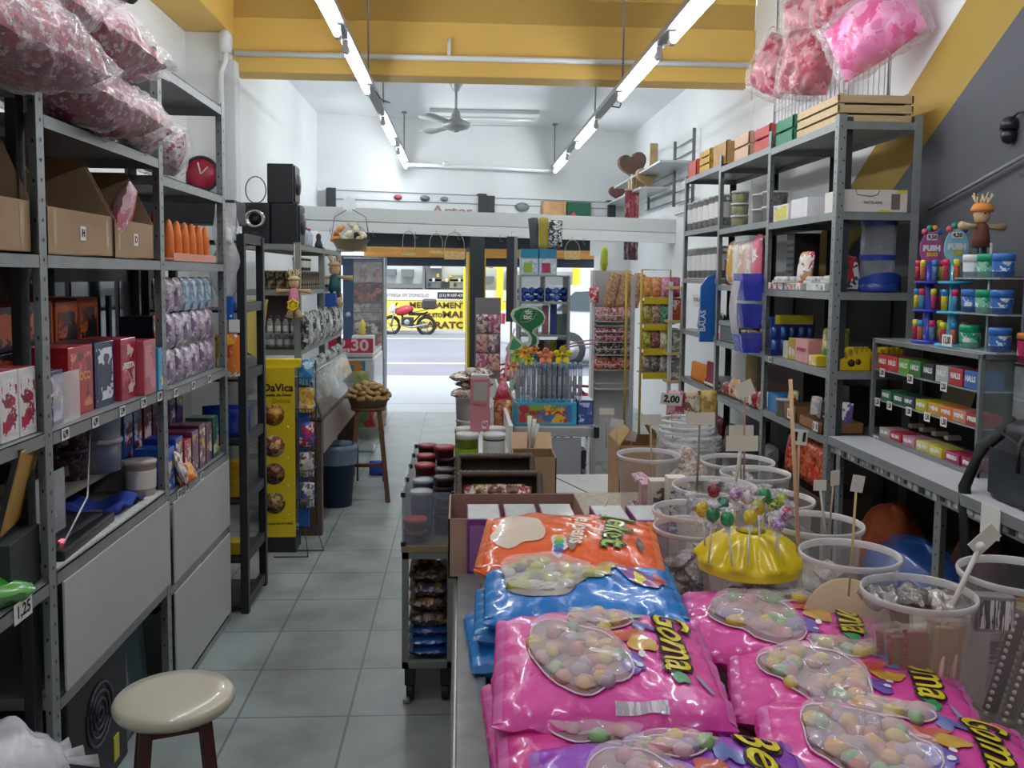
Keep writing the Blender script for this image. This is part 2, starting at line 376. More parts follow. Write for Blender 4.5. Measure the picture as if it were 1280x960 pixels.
# shelf boards across the front
t = thing('hanging_shelf', 'long white board shelf spanning the shop front with hooks under it', 'shelf', (0, 0, 0))
wb = M('d7dad8', .55, noise_=.03, scale=2)
def slanted(z0a, z0b, h, dy, m):
    bb = B(); xa, ya, xb, yb = -1.64, 9.30, 2.15, 9.06
    vs = []
    for (x, y, z) in ((xa, ya, z0a), (xb, yb, z0b)):
        for dz in (0, h):
            for d in (0, dy): vs.append((x, y+d, z+dz))
    bb.add(vs, [(0, 4, 6, 2), (1, 3, 7, 5), (0, 1, 5, 4), (2, 6, 7, 3), (0, 2, 3, 1), (4, 5, 7, 6)], m); return bb
slanted(2.155, 2.055, .135, .30, wb).obj('board', t, .004)
slanted(2.045, 1.95, .10, .04, M('e3e6e5', .5)).obj('fascia', t, .004)
for k in range(8):
    x = -1.3+k*.42; z = 2.035-(x+1.3)*.026
    B().tube([(x, 9.1, z+.02), (x, 9.08, z-.03), (x+.012, 9.07, z-.05), (x+.024, 9.08, z-.035)], .003, M('6c6c6c', .4), 5).obj('hook', t)
# ================= STREET =================
# pharmacy opposite
YS = 26.2
t = thing('pharmacy_front', 'white pharmacy across the street with a yellow MEDICAMENTOS parapet', 'shop front', (0, YS, 0))
def sx(px): return XY(px, YS)
ye = M('efd95c', .6, emit=0); brn = M('4a3c16', .6)
B().bb(-7, 9, .6, 3.0, 0, 5.2, M('cfd2d0', .7)).obj('wall', t)
B().bb(sx(478), 5.0, 0, .25, 0, .88, ye).obj('yellow_parapet', t)
B().bb(-6, 5.0, -.02, .25, .89, 1.20, M('dfe0dc', .6)).obj('white_band', t)
b = B(); letter(b, 'MEDICAMENTOS', .225, brn, FRONT(sx(555), -.01, .745), .01, .006, width=1.98); b.obj('lettering', t)
b = B(); letter(b, 'MUITO', .16, brn, FRONT(sx(542.5), -.01, .46), .01, .006, width=.48); b.obj('lettering', t); b = B(); letter(b, 'MAIS', .25, brn, FRONT(sx(569), -.01, .48), .01, .008, width=.72); b.obj('lettering', t)
b = B(); letter(b, 'BARATOS', .26, brn, FRONT(sx(557), -.01, .17), .01, .01, width=1.46); b.obj('lettering', t)
b = B(); letter(b, 'ENTREGA EM DOMICILIO', .13, M('8a8a88', .6), FRONT(sx(508), -.03, 1.03), .005, width=1.3); b.obj('lettering', t)
b = B(); b.bb(sx(547), sx(584), -.03, -.02, .94, 1.13, M('2b2b2b', .5)); letter(b, '(11) 91107-4396', .12, M('f5f5f5', .5), FRONT(sx(566), -.035, 1.035), .004, width=.75); b.obj('phone_panel', t)
sh = M('6d7070', .6)
for (x0, x1, z0, z1, m_) in ((478, 528, 1.24, 1.36, sh), (478, 494, 1.6, 1.78, sh), (501, 516, 1.55, 1.78, sh), (528, 531, 1.2, 1.9, sh), (533, 552, 1.25, 2.0, M('606365', .6)), (562, 584, 1.25, 1.62, M('8b8d74', .6)), (536, 584, 1.45, 1.5, M('bba34a', .6)), (604, 618, 1.45, 1.6, sh), (633, 716, 1.2, 1.75, M('9fa3a3', .6))):
    B().bb(sx(x0), sx(x1), .1, .55, z0, z1, m_).obj('shop_shelf', t)
B().bb(sx(538), sx(552), -.05, 0, 1.82, 1.93, M('f2f2f2', .4)).obj('ceiling_sign', t)
for i in range(9):
    B().bb(sx(535+i*5.4), sx(538+i*5.4), .05, .12, 1.30+(i % 3)*.13, 1.40+(i % 3)*.13, M(['2e2f33', 'd8d8d0', 'c9b03a'][i % 3], .5)).obj('goods', t)
for px in (583, 624, 718): B().bb(sx(px-4), sx(px+4), -.5, -.3, 0, 3.2, M('e8d02e', .6)).obj('column', t)
b = B(); letter(b, 'AMB', .22, M('5a5a5a', .5), FRONT(sx(607), -.05, 1.9), .004); b.obj('lettering', t)
B().bb(sx(602), sx(622), .05, .1, 1.8, 2.2, M('e9e3b0', .6)).obj('sign_panel', t)
# canopy boards outside the door
aw = thing('awning', 'navy awning with orange wooden boards outside the doorway', 'awning', (0, 0, 0))
for x in (-2.4, 4.2): B().bb(x-.04, x+.04, 12.46, 12.54, 0, 1.85, M('2b3648', .5)).obj('post', aw)
for px0, px1 in ((455, 584), (599, 745)):
    y = 12.3
    o = B().bb(XY(px0, y), XY(px1, y), y, y+.06, 1.845, 2.08, M('c28a3d', .6, noise_=.35, scale=3, stretch=(1, 1, 8))).obj('wooden_board', aw, bevel=.005)
o = B().bb(-2.4, 4.2, 12.36, 12.5, 1.73, 1.86, M('2b3648', .5, noise_=.3, scale=4)).obj('valance', aw)
# motorcycle
my = 25.0; mx = XY(510, my)
t = thing('motorcycle', 'red motorcycle with a dark top case parked before the yellow wall', 'motorcycle', (mx, my, -.02), 0)
blk = M('1d1e21', .5); red = M('b3243a', .35, coat=.4); chrome = M('a5a7a8', .3, metal=.8)
def wheel(x, yaw=0):
    T = TR(x, 0, .25) @ RZm(yaw) @ RXm(PI/2)
    ring = [(.235*math.cos(2*PI*k/24), .235*math.sin(2*PI*k/24), 0) for k in range(24)]
    b = B(); b.tube(ring, .042, blk, 8, T, True); o = b.obj('tyre', t)
    b = B(); b.tube([(.19*math.cos(2*PI*k/24), .19*math.sin(2*PI*k/24), 0) for k in range(24)], .007, M('8a7a3a', .4), 6, T, True)
    for k in range(5):
        a = 2*PI*k/5; b.tube([(0, 0, 0), (.19*math.cos(a), .19*math.sin(a), 0)], .012, chrome, 5, T)
    b.lathe([(.04, -.05), (.04, .05)], chrome, 12, T=T); b.obj('rim', o)
wheel(-.46, .25); wheel(.50)
B().tube([(-.46, -.06, .25), (-.34, -.06, .72)], .022, chrome).obj('fork', t); B().tube([(-.46, .06, .25), (-.34, .06, .72)], .022, chrome).obj('fork', t)
B().tube([(-.30, -.28, .86), (-.33, -.1, .80), (-.33, .1, .80), (-.30, .28, .86)], .014, blk).obj('handlebar', t)
B().surf(lambda u, v: (-.46+.25*math.cos(PI*(.15+.7*u)), (v-.5)*.1, .25+.30*math.sin(PI*(.15+.7*u))), 10, 2, red).obj('front_fender', t)
B().lathe([(.001, -.14), (.07, -.12), (.10, -.03), (.095, .05), (.06, .11), (.001, .13)], M('e6e6e6', .3), 14, T=TR(-.42, 0, .72) @ RYm(.35)).obj('headlight_fairing', t)
B().lathe([(.001, -.26), (.09, -.22), (.13, -.08), (.13, .08), (.08, .22), (.001, .26)], red, 14, T=TR(-.10, 0, .66) @ RYm(PI/2-.25)).obj('fuel_tank', t)
B().surf(lambda u, v: (.02+u*.56, (v-.5)*(.22-.08*u), .60+.10*u*u+.02*math.cos(PI*(v-.5))), 8, 4, blk).bb(.02, .5, -.06, .06, .52, .6, blk).obj('saddle', t)
B().bb(-.18, .16, -.11, .11, .24, .48, M('3b3c3f', .4, metal=.5)).lathe([(.08, -.16), (.09, 0), (.08, .16)], chrome, 14, T=TR(-.02, 0, .34) @ RXm(PI/2)).obj('engine', t, .02)
B().tube([(-.22, -.1, .42), (-.2, -.12, .26), (.1, -.13, .2), (.55, -.13, .30)], [.02, .02, .03, .045], chrome, 8).obj('exhaust', t)
B().tube([(-.3, 0, .72), (-.15, 0, .5), (-.15, 0, .25), (.15, 0, .25), (.5, 0, .25)], .03, blk).tube([(.12, 0, .3), (.35, 0, .55), (.55, 0, .62)], .025, blk).obj('frame', t)
B().surf(lambda u, v: (.50+.30*math.cos(PI*(.3+.55*u)), (v-.5)*.14, .25+.34*math.sin(PI*(.3+.55*u))), 10, 2, red).obj('rear_fender', t)
B().bb(.40, .78, -.2, .2, .70, .98, M('3a3238', .4)).obj('top_case', t, .05)
B().bb(.77, .8, -.12, .12, .78, .86, M('b04048', .3)).obj('tail_light', t)
# parked car beyond the stand, seen through the second opening
cy = 17.0; cx = XY(765, cy)
t = thing('car', 'pale grey hatchback on the street beyond the second doorway', 'car', (cx, cy, 0), math.radians(200))
body = M('c9cdd2', .25, coat=.6, metal=.2); gl = M('39474c', .1)
prof = [(-2.0, .30), (-1.98, .62), (-1.7, .80), (-1.0, .92), (-.45, 1.36), (.3, 1.46), (1.2, 1.42), (1.75, 1.05), (1.98, .92), (2.02, .35)]
b = B(); n = len(prof); vs = []
for s_, w in ((-1, .84), (1, .84)):
    for x, z in prof: vs.append((x, s_*(w-(.16 if z > 1.0 else 0)), z))
b.add(vs, [tuple(range(n)), tuple(range(n, 2*n))[::-1]]+[(i, i+n, (i+1) % n+n, (i+1) % n) for i in range(n)], body); b.obj('body', t, .05, seg=3)
for s_ in (-1, 1):
    y = s_*.80
    b = B(); b.add([(-.85, y, .98), (-.42, y*.91, 1.30), (.25, y*.9, 1.38), (.25, y, .98)], [(0, 1, 2, 3)], gl); b.obj('side_window', t).modifiers.new('s', 'SOLIDIFY').thickness = .06
    b = B(); b.add([(.32, y, .98), (.32, y*.9, 1.38), (1.15, y*.9, 1.34), (1.55, y, 1.02)], [(0, 1, 2, 3)], gl); b.obj('side_window', t).modifiers.new('s', 'SOLIDIFY').thickness = .06
b = B(); b.add([(-1.0, -.72, .95), (-1.0, .72, .95), (-.48, .62, 1.35), (-.48, -.62, 1.35)], [(0, 1, 2, 3)], gl); b.obj('windscreen', t).modifiers.new('s', 'SOLIDIFY').thickness = .04
b = B(); b.add([(1.27, -.62, 1.40), (1.27, .62, 1.40), (1.78, .72, 1.05), (1.78, -.72, 1.05)], [(0, 1, 2, 3)], gl); b.obj('rear_window', t).modifiers.new('s', 'SOLIDIFY').thickness = .04
for x in (-1.3, 1.3):
    for s_ in (-1, 1):
        B().lathe([(.12, -.1), (.30, -.1), (.32, -.05), (.32, .05), (.30, .1), (.12, .1)], blk, 20, T=TR(x, s_*.78, .32) @ RXm(PI/2)).lathe([(.17, -.108), (.17, .108)], chrome, 12, T=TR(x, s_*.78, .32) @ RXm(PI/2)).obj('wheel', t)
for s_ in (-1, 1): B().bb(1.95, 2.03, s_*.62-.14, s_*.62+.14, .72, .92, M('9b2630', .3)).obj('tail_light', t, .02)
# ================= GOODS BUILDERS =================
RK = M('949998', .45, metal=.35, noise_=.10, scale=14); RKD = M('3f4547', .5, metal=.3, noise_=.15, scale=10)
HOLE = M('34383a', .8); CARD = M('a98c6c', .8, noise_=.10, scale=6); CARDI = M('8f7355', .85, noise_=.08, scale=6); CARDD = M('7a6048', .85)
TAPE = CLEAR('d8c9a8', .35, .2); PAPER = M('eceae4', .6); INK = M('1b1b1d', .6)
def rack_post(x, y, z1, sx_, sy_, t, z0=0, m=RK, w=.036, w2=.04, holes=True, name='post'):
    """slotted angle post: corner at x,y; flanges run towards sx_ (X) and sy_ (Y)"""
    b = B(); th = .003
    b.bb(min(x, x+sx_*w), max(x, x+sx_*w), y-th/2, y+th/2, z0, z1, m)
    b.bb(x-th/2, x+th/2, min(y, y+sy_*w2), max(y, y+sy_*w2), z0, z1, m)
    if holes:
        n = int((z1-z0)/.05)
        for k in range(n):
            z = z0+.03+k*.05
            cx_ = x+sx_*w*(.35 if k % 2 else .7)
            b.add([(cx_-.0028, y-th, z-.0045), (cx_+.0028, y-th, z-.0045), (cx_+.0028, y-th, z+.0045), (cx_-.0028, y-th, z+.0045)], [(0, 1, 2, 3)], HOLE)
            cy_ = y+sy_*w2*.5; xx = x-sx_*th
            b.add([(xx, cy_-.0035, z-.0045), (xx, cy_+.0035, z-.0045), (xx, cy_+.0035, z+.0045), (xx, cy_-.0035, z+.0045)], [(0, 1, 2, 3)], HOLE)
    return b.obj(name, t)
def rack_shelf(x0, x1, y0, y1, z, t, m=RK, lip=.035, name='shelf'):
    """tray with its top face at z and folded-down lips"""
    b = B(); b.bb(x0, x1, y0, y1, z-.003, z, m)
    for a in ((x0, x1, y0, y0+.003), (x0, x1, y1-.003, y1), (x0, x0+.003, y0, y1), (x1-.003, x1, y0, y1)):
        b.bb(a[0], a[1], a[2], a[3], z-lip, z, m)
    return b.obj(name, t)
def price(parent, x, y, z, face, st='1,00', w=.045, h=.032, nm='price_tag'):
    """small white price card; face: -Y 'f', +X 'r', -X 'l'"""
    T = {'f': FRONT, 'r': FRIGHT, 'l': FLEFT}[face](x, y, z)
    b = B(); b.box((0, 0, 0), (w, h, .001), PAPER, T=T)
    letter(b, st, h*.85, INK, T @ TR(0, 0, .0016), .0002, .001, width=w*.7)
    return b.obj(nm, parent)
def carton(name, label, cat, loc, d, m, rz=0, front=None, side=None, top=None, text=None, tm=None, ts=.4, group=None, face='f', bev=.002, lid=None):
    """closed printed carton standing on its base; d = (w, depth, h)"""
    t = thing(name, label, cat, loc, rz, group); w, dp, h = d
    B().box((0, 0, 0), d, m).obj('carton', t, bev)
    e = .0008
    if front is not None: B().bb(-w*.42, w*.42, -dp/2-e, -dp/2, h*.1, h*.9, front).obj('front_print', t)
    if side is not None:
        B().bb(w/2, w/2+e, -dp*.42, dp*.42, h*.1, h*.9, side).obj('side_print', t)
        B().bb(-w/2-e, -w/2, -dp*.42, dp*.42, h*.1, h*.9, side).obj('side_print', t)
    if top is not None: B().bb(-w*.46, w*.46, -dp*.46, dp*.46, h, h+e, top).obj('top_print', t)
    if text:
        F_ = {'f': FRONT(0, -dp/2-2*e, h*.55), 'r': FRIGHT(w/2+2*e, 0, h*.55), 'l': FLEFT(-w/2-2*e, 0, h*.55)}[face]
        W_ = w if face == 'f' else dp
        b = B(); letter(b, text, h*ts, tm or PAPER, F_, .0004, .001, width=W_*.72); b.obj('lettering', t)
    return t
def open_box(name, label, cat, loc, d, m=None, rz=0, mi=None, front_low=None, group=None, flaps=True):
    """open cardboard tray or carton; front_low = height of the cut-down front"""
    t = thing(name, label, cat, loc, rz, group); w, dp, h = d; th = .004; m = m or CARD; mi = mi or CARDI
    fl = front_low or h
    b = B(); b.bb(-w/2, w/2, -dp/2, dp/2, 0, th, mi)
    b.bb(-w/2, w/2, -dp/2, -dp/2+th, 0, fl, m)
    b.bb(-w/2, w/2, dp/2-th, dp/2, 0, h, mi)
    for s_ in (-1, 1):
        x = s_*(w/2-th/2)
        b.prism([(-dp/2, 0), (dp/2, 0), (dp/2, h), (-dp/2+dp*.25, h), (-dp/2, fl)], x-th/2, x+th/2, m, T=Matrix(((0, 0, 1, 0), (1, 0, 0, 0), (0, 1, 0, 0), (0, 0, 0, 1))))
    b.obj('box', t)
    return t
def pillow(w, h, tk, nu=18, nv=14, seed=0, wr=.10, seal=.012, pw=.45, fold=1.0):
    """function giving front surface of a filled bag lying in XY (w along X, h along Y), z up"""
    def S(u, v, off=0.0, side=1):
        a = abs(2*u-1); c = abs(2*v-1)
        f = (max(0, 1-a**3.0)**pw)*(max(0, 1-c**3.4)**pw)
        n = noise.noise(Vector((u*4+seed*3.1, v*3.2+seed, seed*.7)))
        n2 = noise.noise(Vector((u*11+seed, v*9-seed, 2.3)))
        pin = 1-.05*(1-abs(2*v-1))*a**6
        x = (u-.5)*w*(1-.03*f); y = (v-.5)*h*(1-.10*f*0-.06*a*a)
        edge = (1-f)
        rip = .006*math.sin(v*38+seed)*(a**10)*fold*(w/.35)
        z = side*(tk/2)*f*(1+wr*3*n+wr*n2*1.4)+rip+off*(1 if side > 0 else -1)
        z += .5*wr*tk*math.sin(u*21+n*6)*math.exp(-((1-c)*7)**2)*fold
        return (x, y, z)
    return S
def bagmesh(S, mat, nu=26, nv=18, mat2=None, b=None, T=None):
    b = b or B()
    b.surf(lambda u, v: S(u, v), nu, nv, mat, T); b.surf(lambda u, v: S(1-u, v, 0, -1), nu, nv, mat2 or mat, T)
    return b
def standing_bag(name, label, cat, loc, w, h, tk, m, rz=0, tilt=.1, seed=0, band=None, group=None, cols=None, nu=12, nv=10):
    """pouch standing on its lower edge"""
    t = thing(name, label, cat, loc, rz, group)
    S = pillow(w, h, tk, seed=seed)
    T = TR(0, 0, h/2*math.cos(tilt)) @ RXm(PI/2-tilt)
    bagmesh(S, m, nu, nv, T=T).obj('pouch', t)
    if band is not None:
        B().surf(lambda u, v: S(.12+.76*u, .62+.28*v, .0015), 8, 3, band, T).obj('label_print', t)
    return t
def tub(name, label, cat, loc, r, h, m, lidm, label_m=None, lh=.012, contents=None, group=None, seg=18, rt=None, lb=(.25, .75)):
    """lidded pot: body, contents, lid, paper label"""
    t = thing(name, label, cat, loc, 0, group); rt = rt or r*1.06
    B().shell([(0.0001, .001), (r, .001), (rt, h-lh), (rt*1.02, h-lh)], m, seg).obj('body', t)
    if contents is not None: B().lathe([(r*.94, .004), (r+(rt-r)*.8-r*.05, (h-lh)*.86), (r*.5, (h-lh)*.9)], contents, seg).obj('contents', t)
    B().lathe([(rt*1.05, h-lh), (rt*1.06, h-lh*.3), (rt*1.02, h), (rt*.5, h)], lidm, seg).obj('lid', t)
    if label_m is not None: B().shell([(r+(rt-r)*lb[0]+.0012, h*lb[0]), (r+(rt-r)*lb[1]+.0012, h*lb[1])], label_m, seg).obj('label_band', t)
    return t
def row(src, pts, base, ref=None, ords=ORD, rzs=None, group=None, scales=None):
    out = []
    for i, p in enumerate(pts):
        lab = base+', '+ords[i]
        if i == 0:
            src.location = p; src['label'] = lab
            if group: src['group'] = group
            if rzs: src.rotation_euler.z = rzs[0]
            out.append(src)
        else: out.append(dup(src, p, rzs[i] if rzs else None, lab, group, scales[i] if scales else None))
    return out
# ================= LEFT RACKS =================
XF = -1.06; XB = -1.48; YP = [1.47, 2.385, 3.305, 4.15]
tops = [2.09, 2.09, 2.38, 2.33]
labs = ['grey slotted metal rack bay with red and white cartons, beside the picture edge',
        'grey slotted metal rack bay with two brown cartons and a white lower panel',
        'grey slotted metal rack bay with orange carrots and two white lower panels']
shelves = [[2.07, 1.645, 1.19, .80, .30], [2.0, 1.645, 1.185, .81, .47], [2.33, 1.945, 1.645, 1.175, .79, .45, .03]]
LR = []
for k in range(3):
    t = thing('metal_rack', labs[k], 'rack', (0, 0, 0), 0, 'slotted metal racks along the long aisle'); LR.append(t)
    if k == 0: rack_post(XF, YP[0], 2.09, -1, 1, t)
    rack_post(XF, YP[k+1], [2.09, 2.39, 2.35][k], -1, -1, t)
    if k == 0: rack_post(XF-.045, YP[1]-.004, 2.07, -1, -1, t, m=RKD, w=.045, name='inner_post')  # post coloured dark grey to carry the shading inside the rack
    rack_post(XB, YP[k+1], tops[k+1], 1, -1, t, holes=False, m=RKD, name='rear_post')
    for z in shelves[k]: rack_shelf(XB, XF, YP[k]+.004, YP[k+1]-.004, z, t)
WP = M('b9bcb8', .6, noise_=.06, scale=2.5)
B().bb(XF+.002, XF+.008, YP[1]+.03, YP[2]-.02, .475, .775, WP).obj('lower_panel', LR[1], label='white board panel')
B().bb(XF+.002, XF+.008, YP[2]+.03, YP[3]-.02, .455, .755, WP).obj('lower_panel', LR[2], label='upper white board panel')
B().bb(XF+.002, XF+.008, YP[2]+.03, YP[3]-.02, .05, .415, WP).obj('lower_panel', LR[2], label='lower white board panel')
for k, ys in ((1, (2.46, 2.66, 2.87, 3.06, 3.22)), (2, (3.4, 3.62, 3.85))):
    for i, y in enumerate(ys): price(LR[k], XF+.002, y, shelves[k][2 if k == 1 else 3]-.018, 'r', ['6,99', '6,99', '5,99', '7,99', '4,99'][i])
for y in (3.42, 3.52, 3.72): price(LR[2], XF+.002, y, .772, 'r', '3,50')
price(LR[0], XF+.002, 2.2, .782, 'r', '1,25', .09, .05)
# --- big red candy sacks on top ---
REDC = ART(['8a2433', 'a43444', '6d1d2c', '8c4450', '7c2434', 'b9a0a8'], 60, .5, 1, .2, .3)
PINKW = ART(['d9c4c8', 'e6dde0', 'b4485a', 'efe9ea', 'e6dde0', 'c9a9b0'], 60, .5, 3, .2, .3)
FILM = CLEAR('f4eef0', .07, .14, bump=.9, bscale=26, edge=.42)
def sack(label, p, w, h, tk, m, rz, rx, ry, seed, text=None, tm=None, film=FILM):
    t = thing('candy_sack', label, 'bag of sweets', p, rz, 'big clear sacks of wrapped sweets'); t.rotation_euler = (rx, ry, rz)
    S = pillow(w*.90, h*.88, tk*.92, seed=seed, wr=.16, pw=.6, fold=.2); bagmesh(S, m, 22, 16).obj('sweets', t)
    S2 = pillow(w, h, tk*1.02, seed=seed+.3, wr=.17, pw=.55, fold=1.3); bagmesh(S2, film, 30, 20).obj('clear_film', t)
    gx = w*.47
    B().surf(lambda u, v: (gx+u*.11*(w/.5), (v-.5)*(.03+.16*u)*(h/.3), .02*math.sin(v*20+seed)*u), 6, 12, film).tube([(gx, -.02, -.012), (gx+.006, 0, .014), (gx, .02, -.012), (gx-.004, 0, -.016)], .005, M('e9e4e6', .4), 5, closed=True).obj('tied_neck', t)
    if text:
        b = B()
        for i, (st, fy) in enumerate(text):
            vs, fs = textmesh(st, .055, 0, .001); 
            if vs:
                T0 = Matrix.Rotation(-.15, 3, 'Z')
                nv_ = []
                for v in vs:
                    q = T0 @ Vector(v); u_ = .40+q.x/w; v_ = fy+q.y/h
                    nv_.append(S2(min(.99, max(.01, u_)), min(.99, max(.01, v_)), .003))
                b.add(nv_, fs, tm or M('e9d9dc', .5))
        b.obj('lettering', t)
    return t
sack('large clear sack of red wrapped sweets, topmost and rearmost beside picture edge', (-1.12, 2.22, 2.28), .52, .38, .22, REDC, 1.45, .12, .02, 1)
sack('large clear sack of red sweets slumped over the first rack top', (-1.00, 2.06, 2.12), .48, .32, .19, REDC, 1.35, .35, .06, 2)
sack('large clear sack of dark red sweets lying on the second sack', (-1.09, 2.70, 2.27), .50, .36, .19, REDC, 1.40, .12, .10, 4)
sack('large clear sack of dark red popcorn with white lettering on the rack', (-1.11, 2.72, 2.09), .54, .38, .17, REDC, 1.50, .10, .05, 5, [('PIPOCA', .68), ('AMIGA', .48)])
sack('small white sack of sweets tied at its neck beside the dark red popcorn', (-1.09, 3.08, 2.10), .24, .22, .17, PINKW, 1.0, 0, .3, 6)
sack('small white and red tied sack hanging past the tall rack post', (-1.12, 3.48, 2.06), .24, .20, .16, PINKW, 1.9, .1, .5, 7)
sack('grey tied sack peeping over the topmost red sacks', (-1.12, 3.05, 2.55), .30, .20, .14, ART(['5b5560', '7d7480', 'a79ca8', '3f3a46'], 20, .5, 5), .3, 0, -.1, 9)
# --- cardboard cartons, second level ---
def cbox(label, loc, d, low, tagst, mats=None):
    t = open_box('cardboard_box', label, 'box', loc, d, rz=PI/2, front_low=low)
    w, dp, h = d
    b = B(); b.bb(-.018, .018, -dp/2-.002, -dp/2-.0005, low*.35, low*.35+.04, PAPER)
    letter(b, tagst, .03, INK, FRONT(0, -dp/2-.003, low*.35+.02), .0003, .001); b.obj('paper_label', t)
    for s_ in (-1, 1): B().surf(lambda u, v, s_=s_: (s_*(w*.38+.02*u), -dp/2-.0015, low*(.2+.7*v)+.01*math.sin(u*9)), 4, 4, TAPE).obj('clear_tape', t)
    return t
cbox('tall open brown cardboard box on the first rack by the picture edge', (-1.26, 2.10, 1.646), (.50, .36, .34), .13, '11')
cbox('tall open brown cardboard box with cut-down front, beside the pink bag carton', (-1.26, 2.66, 1.646), (.44, .36, .30), .125, 'H')
cbox('open brown cardboard box with pink bags spilling from it', (-1.26, 3.08, 1.646), (.36, .36, .30), .12, 'D')
standing_bag('sweet_bag', 'pink and white sweet bag leaning out of the open brown box', 'bag of sweets', (-1.10, 3.02, 1.70), .22, .20, .06, ART(['f1c9cf', 'd23a55', 'f6ecec', 'e48a98'], 14, .3, 2), rz=PI/2+.3, tilt=-.3, seed=3)
# --- bay 1 shelf 1.185: cartons ---
zs = 1.186
carton('tea_box', 'purple and lilac boxed sweets in clear wrap, at the rack post', 'box', (-1.15, 2.47, zs), (.10, .13, .15), M('4d4668', .4, coat=.3), PI/2, front=ART(['6a5c8c', 'b8b2cc', '40385c', 'd8d6e2', '8c6f7a'], 28, .35, 4), text='MINI', ts=.16)
carton('chocolate_box', 'tall bright red chocolate carton on the middle rack level', 'box', (-1.17, 2.685, zs), (.17, .13, .20), M('b3242e', .35, coat=.3), PI/2, front=ART(['b3242e', 'c43a3c', '8c1a24', 'c43a3c', 'd88a5a', '6a3a2a'], 16, .35, 6), side=M('c02a30', .35, coat=.3), text='CHOCO', tm=M('e2b050', .4), ts=.16)
carton('chocolate_box', 'navy carton with white figure between the two red cartons', 'box', (-1.17, 2.86, zs), (.15, .13, .20), M('1c2a4e', .35, coat=.3), PI/2, front=ART(['1c2a4e', '24386a', 'dfe4ec', '16203c'], 12, .35, 8))
carton('chocolate_box', 'red carton with pale print next to the navy carton', 'box', (-1.16, 3.02, zs), (.13, .14, .20), M('b02c3e', .35, coat=.3), PI/2, front=ART(['b02c3e', 'c85060', 'e4c4c0', '9a2030'], 16, .35, 9), text='FESTA', ts=.13)
carton('chocolate_box', 'pinkish red carton touching the red carton, before the cyan pack', 'box', (-1.13, 3.15, zs), (.12, .13, .185), M('b9485a', .35, coat=.3), PI/2, front=ART(['b9485a', 'cc7080', 'a83a4e'], 14, .35, 10))
carton('sweet_box', 'small cyan and yellow carton beside the rack post', 'box', (-1.12, 3.255, zs), (.07, .12, .15), M('2ba0c4', .35, coat=.3), PI/2, front=ART(['2ba0c4', 'f0d040', '1c7aa8', '2ba0c4'], 22, .35, 11))
o = B().bb(-1.085, -1.083, 2.45, 2.62, zs, zs+.14, CLEAR('ffffff', .1, .05)).bb(-1.19, -1.083, 2.45, 2.62, zs, zs+.002, CLEAR('ffffff', .1, .05)).obj('acrylic_stand'); tag(o, 'clear acrylic card stand before the lilac sweet boxes', 'stand')
k_ = 0
names = ['black and orange carton stack behind the red cartons, lower box', 'black and orange carton with a cat print, upper box', 'dark purple carton with a cup print, lower of its stack', 'dark purple carton with a cup print, upper of its stack', 'orange and black carton behind the navy carton', 'dark orange carton behind the pinkish red carton']
OB = ART(['1e1a1c', '2c2020', 'c25a24', '1a1618', '7a3418'], 14, .4, 12); OP = ART(['2a1f33', '201826', '3a2c44', 'b05028'], 10, .4, 13)
for i, (y, z, m_, c_) in enumerate(((2.78, zs, OB, 'b0551f'), (2.78, zs+.165, OB, 'b0551f'), (2.60, zs+.06, OP, '2a1f33'), (2.60, zs+.19, OP, '2a1f33'), (2.97, zs, OB, 'b0551f'), (3.13, zs+.01, OB, 'a84c1c'))):
    h = .16 if i != 2 else .13
    if i in (4, 5): h = .32
    carton('tea_carton', names[i], 'box', (-1.34, y, z), (.17, .16, h if i not in (2, 3) else .125), M(c_, .4, coat=.2), PI/2, front=m_)
carton('snack_box', 'yellow and green carton under the dark purple cup cartons', 'box', (-1.34, 2.60, zs), (.17, .16, .058), M('b9b23a', .5), PI/2)
# --- bay 0 shelf 1.19 white/red cartons ---
WR = ART(['ede7e6', 'f4f0ef', 'ede7e6', 'c02a48', 'f4f0ef', '8a3a4a'], 26, .35, 14)
src = carton('candy_carton', 'x', 'box', (0, 0, 0), (.085, .12, .17), M('e9e3e2', .35, coat=.3), PI/2, front=WR, top=M('a82a3c', .4), group='white and red sweet cartons on the first rack')
row(src, [(-1.14, 2.03+i*.092, 1.192) for i in range(4)], 'white carton with red fruit print on the first rack', group='white and red sweet cartons on the first rack')
carton('biscuit_box', 'pale yellow patterned carton high on the first rack', 'box', (-1.36, 2.02, 1.44), (.10, .10, .09), M('d9d2a0', .5), PI/2, front=ART(['d9d2a0', 'e8e4c4', '6a6a48'], 30, .5, 15))
o = B().bb(-1.47, -1.27, 1.5, 2.36, 1.425, 1.438, M('9a9c98', .5)).bb(-1.30, -1.29, 2.18, 2.20, 1.19, 1.425, M('7a736a', .5)).bb(-1.30, -1.29, 1.52, 1.54, 1.19, 1.425, M('7a736a', .5)).obj('riser_shelf'); tag(o, 'small grey riser shelf behind the white and red cartons', 'shelf')
carton('cardboard_tube_box', 'upright dark brown carton next to the inner rack post', 'box', (-1.24, 2.26, 1.19), (.10, .10, .36), M('3a2c26', .7), PI/2)
t = thing('figurine_pack', 'small white snowman figure on the dark brown carton', 'figurine', (-1.24, 2.26, 1.55)); B().ball((0, 0, .03), .03, M('e8e8ee', .4)).obj('body', t); B().ball((0, 0, .075), .02, M('e8e8ee', .4)).obj('head', t); B().lathe([(.02, .085), (.02, .10), (.001, .10)], M('2c3350', .4), 10).obj('hat', t)
standing_bag('sweet_bag', 'bag of red and pink sweets behind the white cartons', 'bag of sweets', (-1.33, 2.14, 1.44), .16, .16, .06, ART(['b03048', '6a2030', 'e8c0c8', '2a1a20'], 24, .3, 16), rz=PI/2, seed=6)
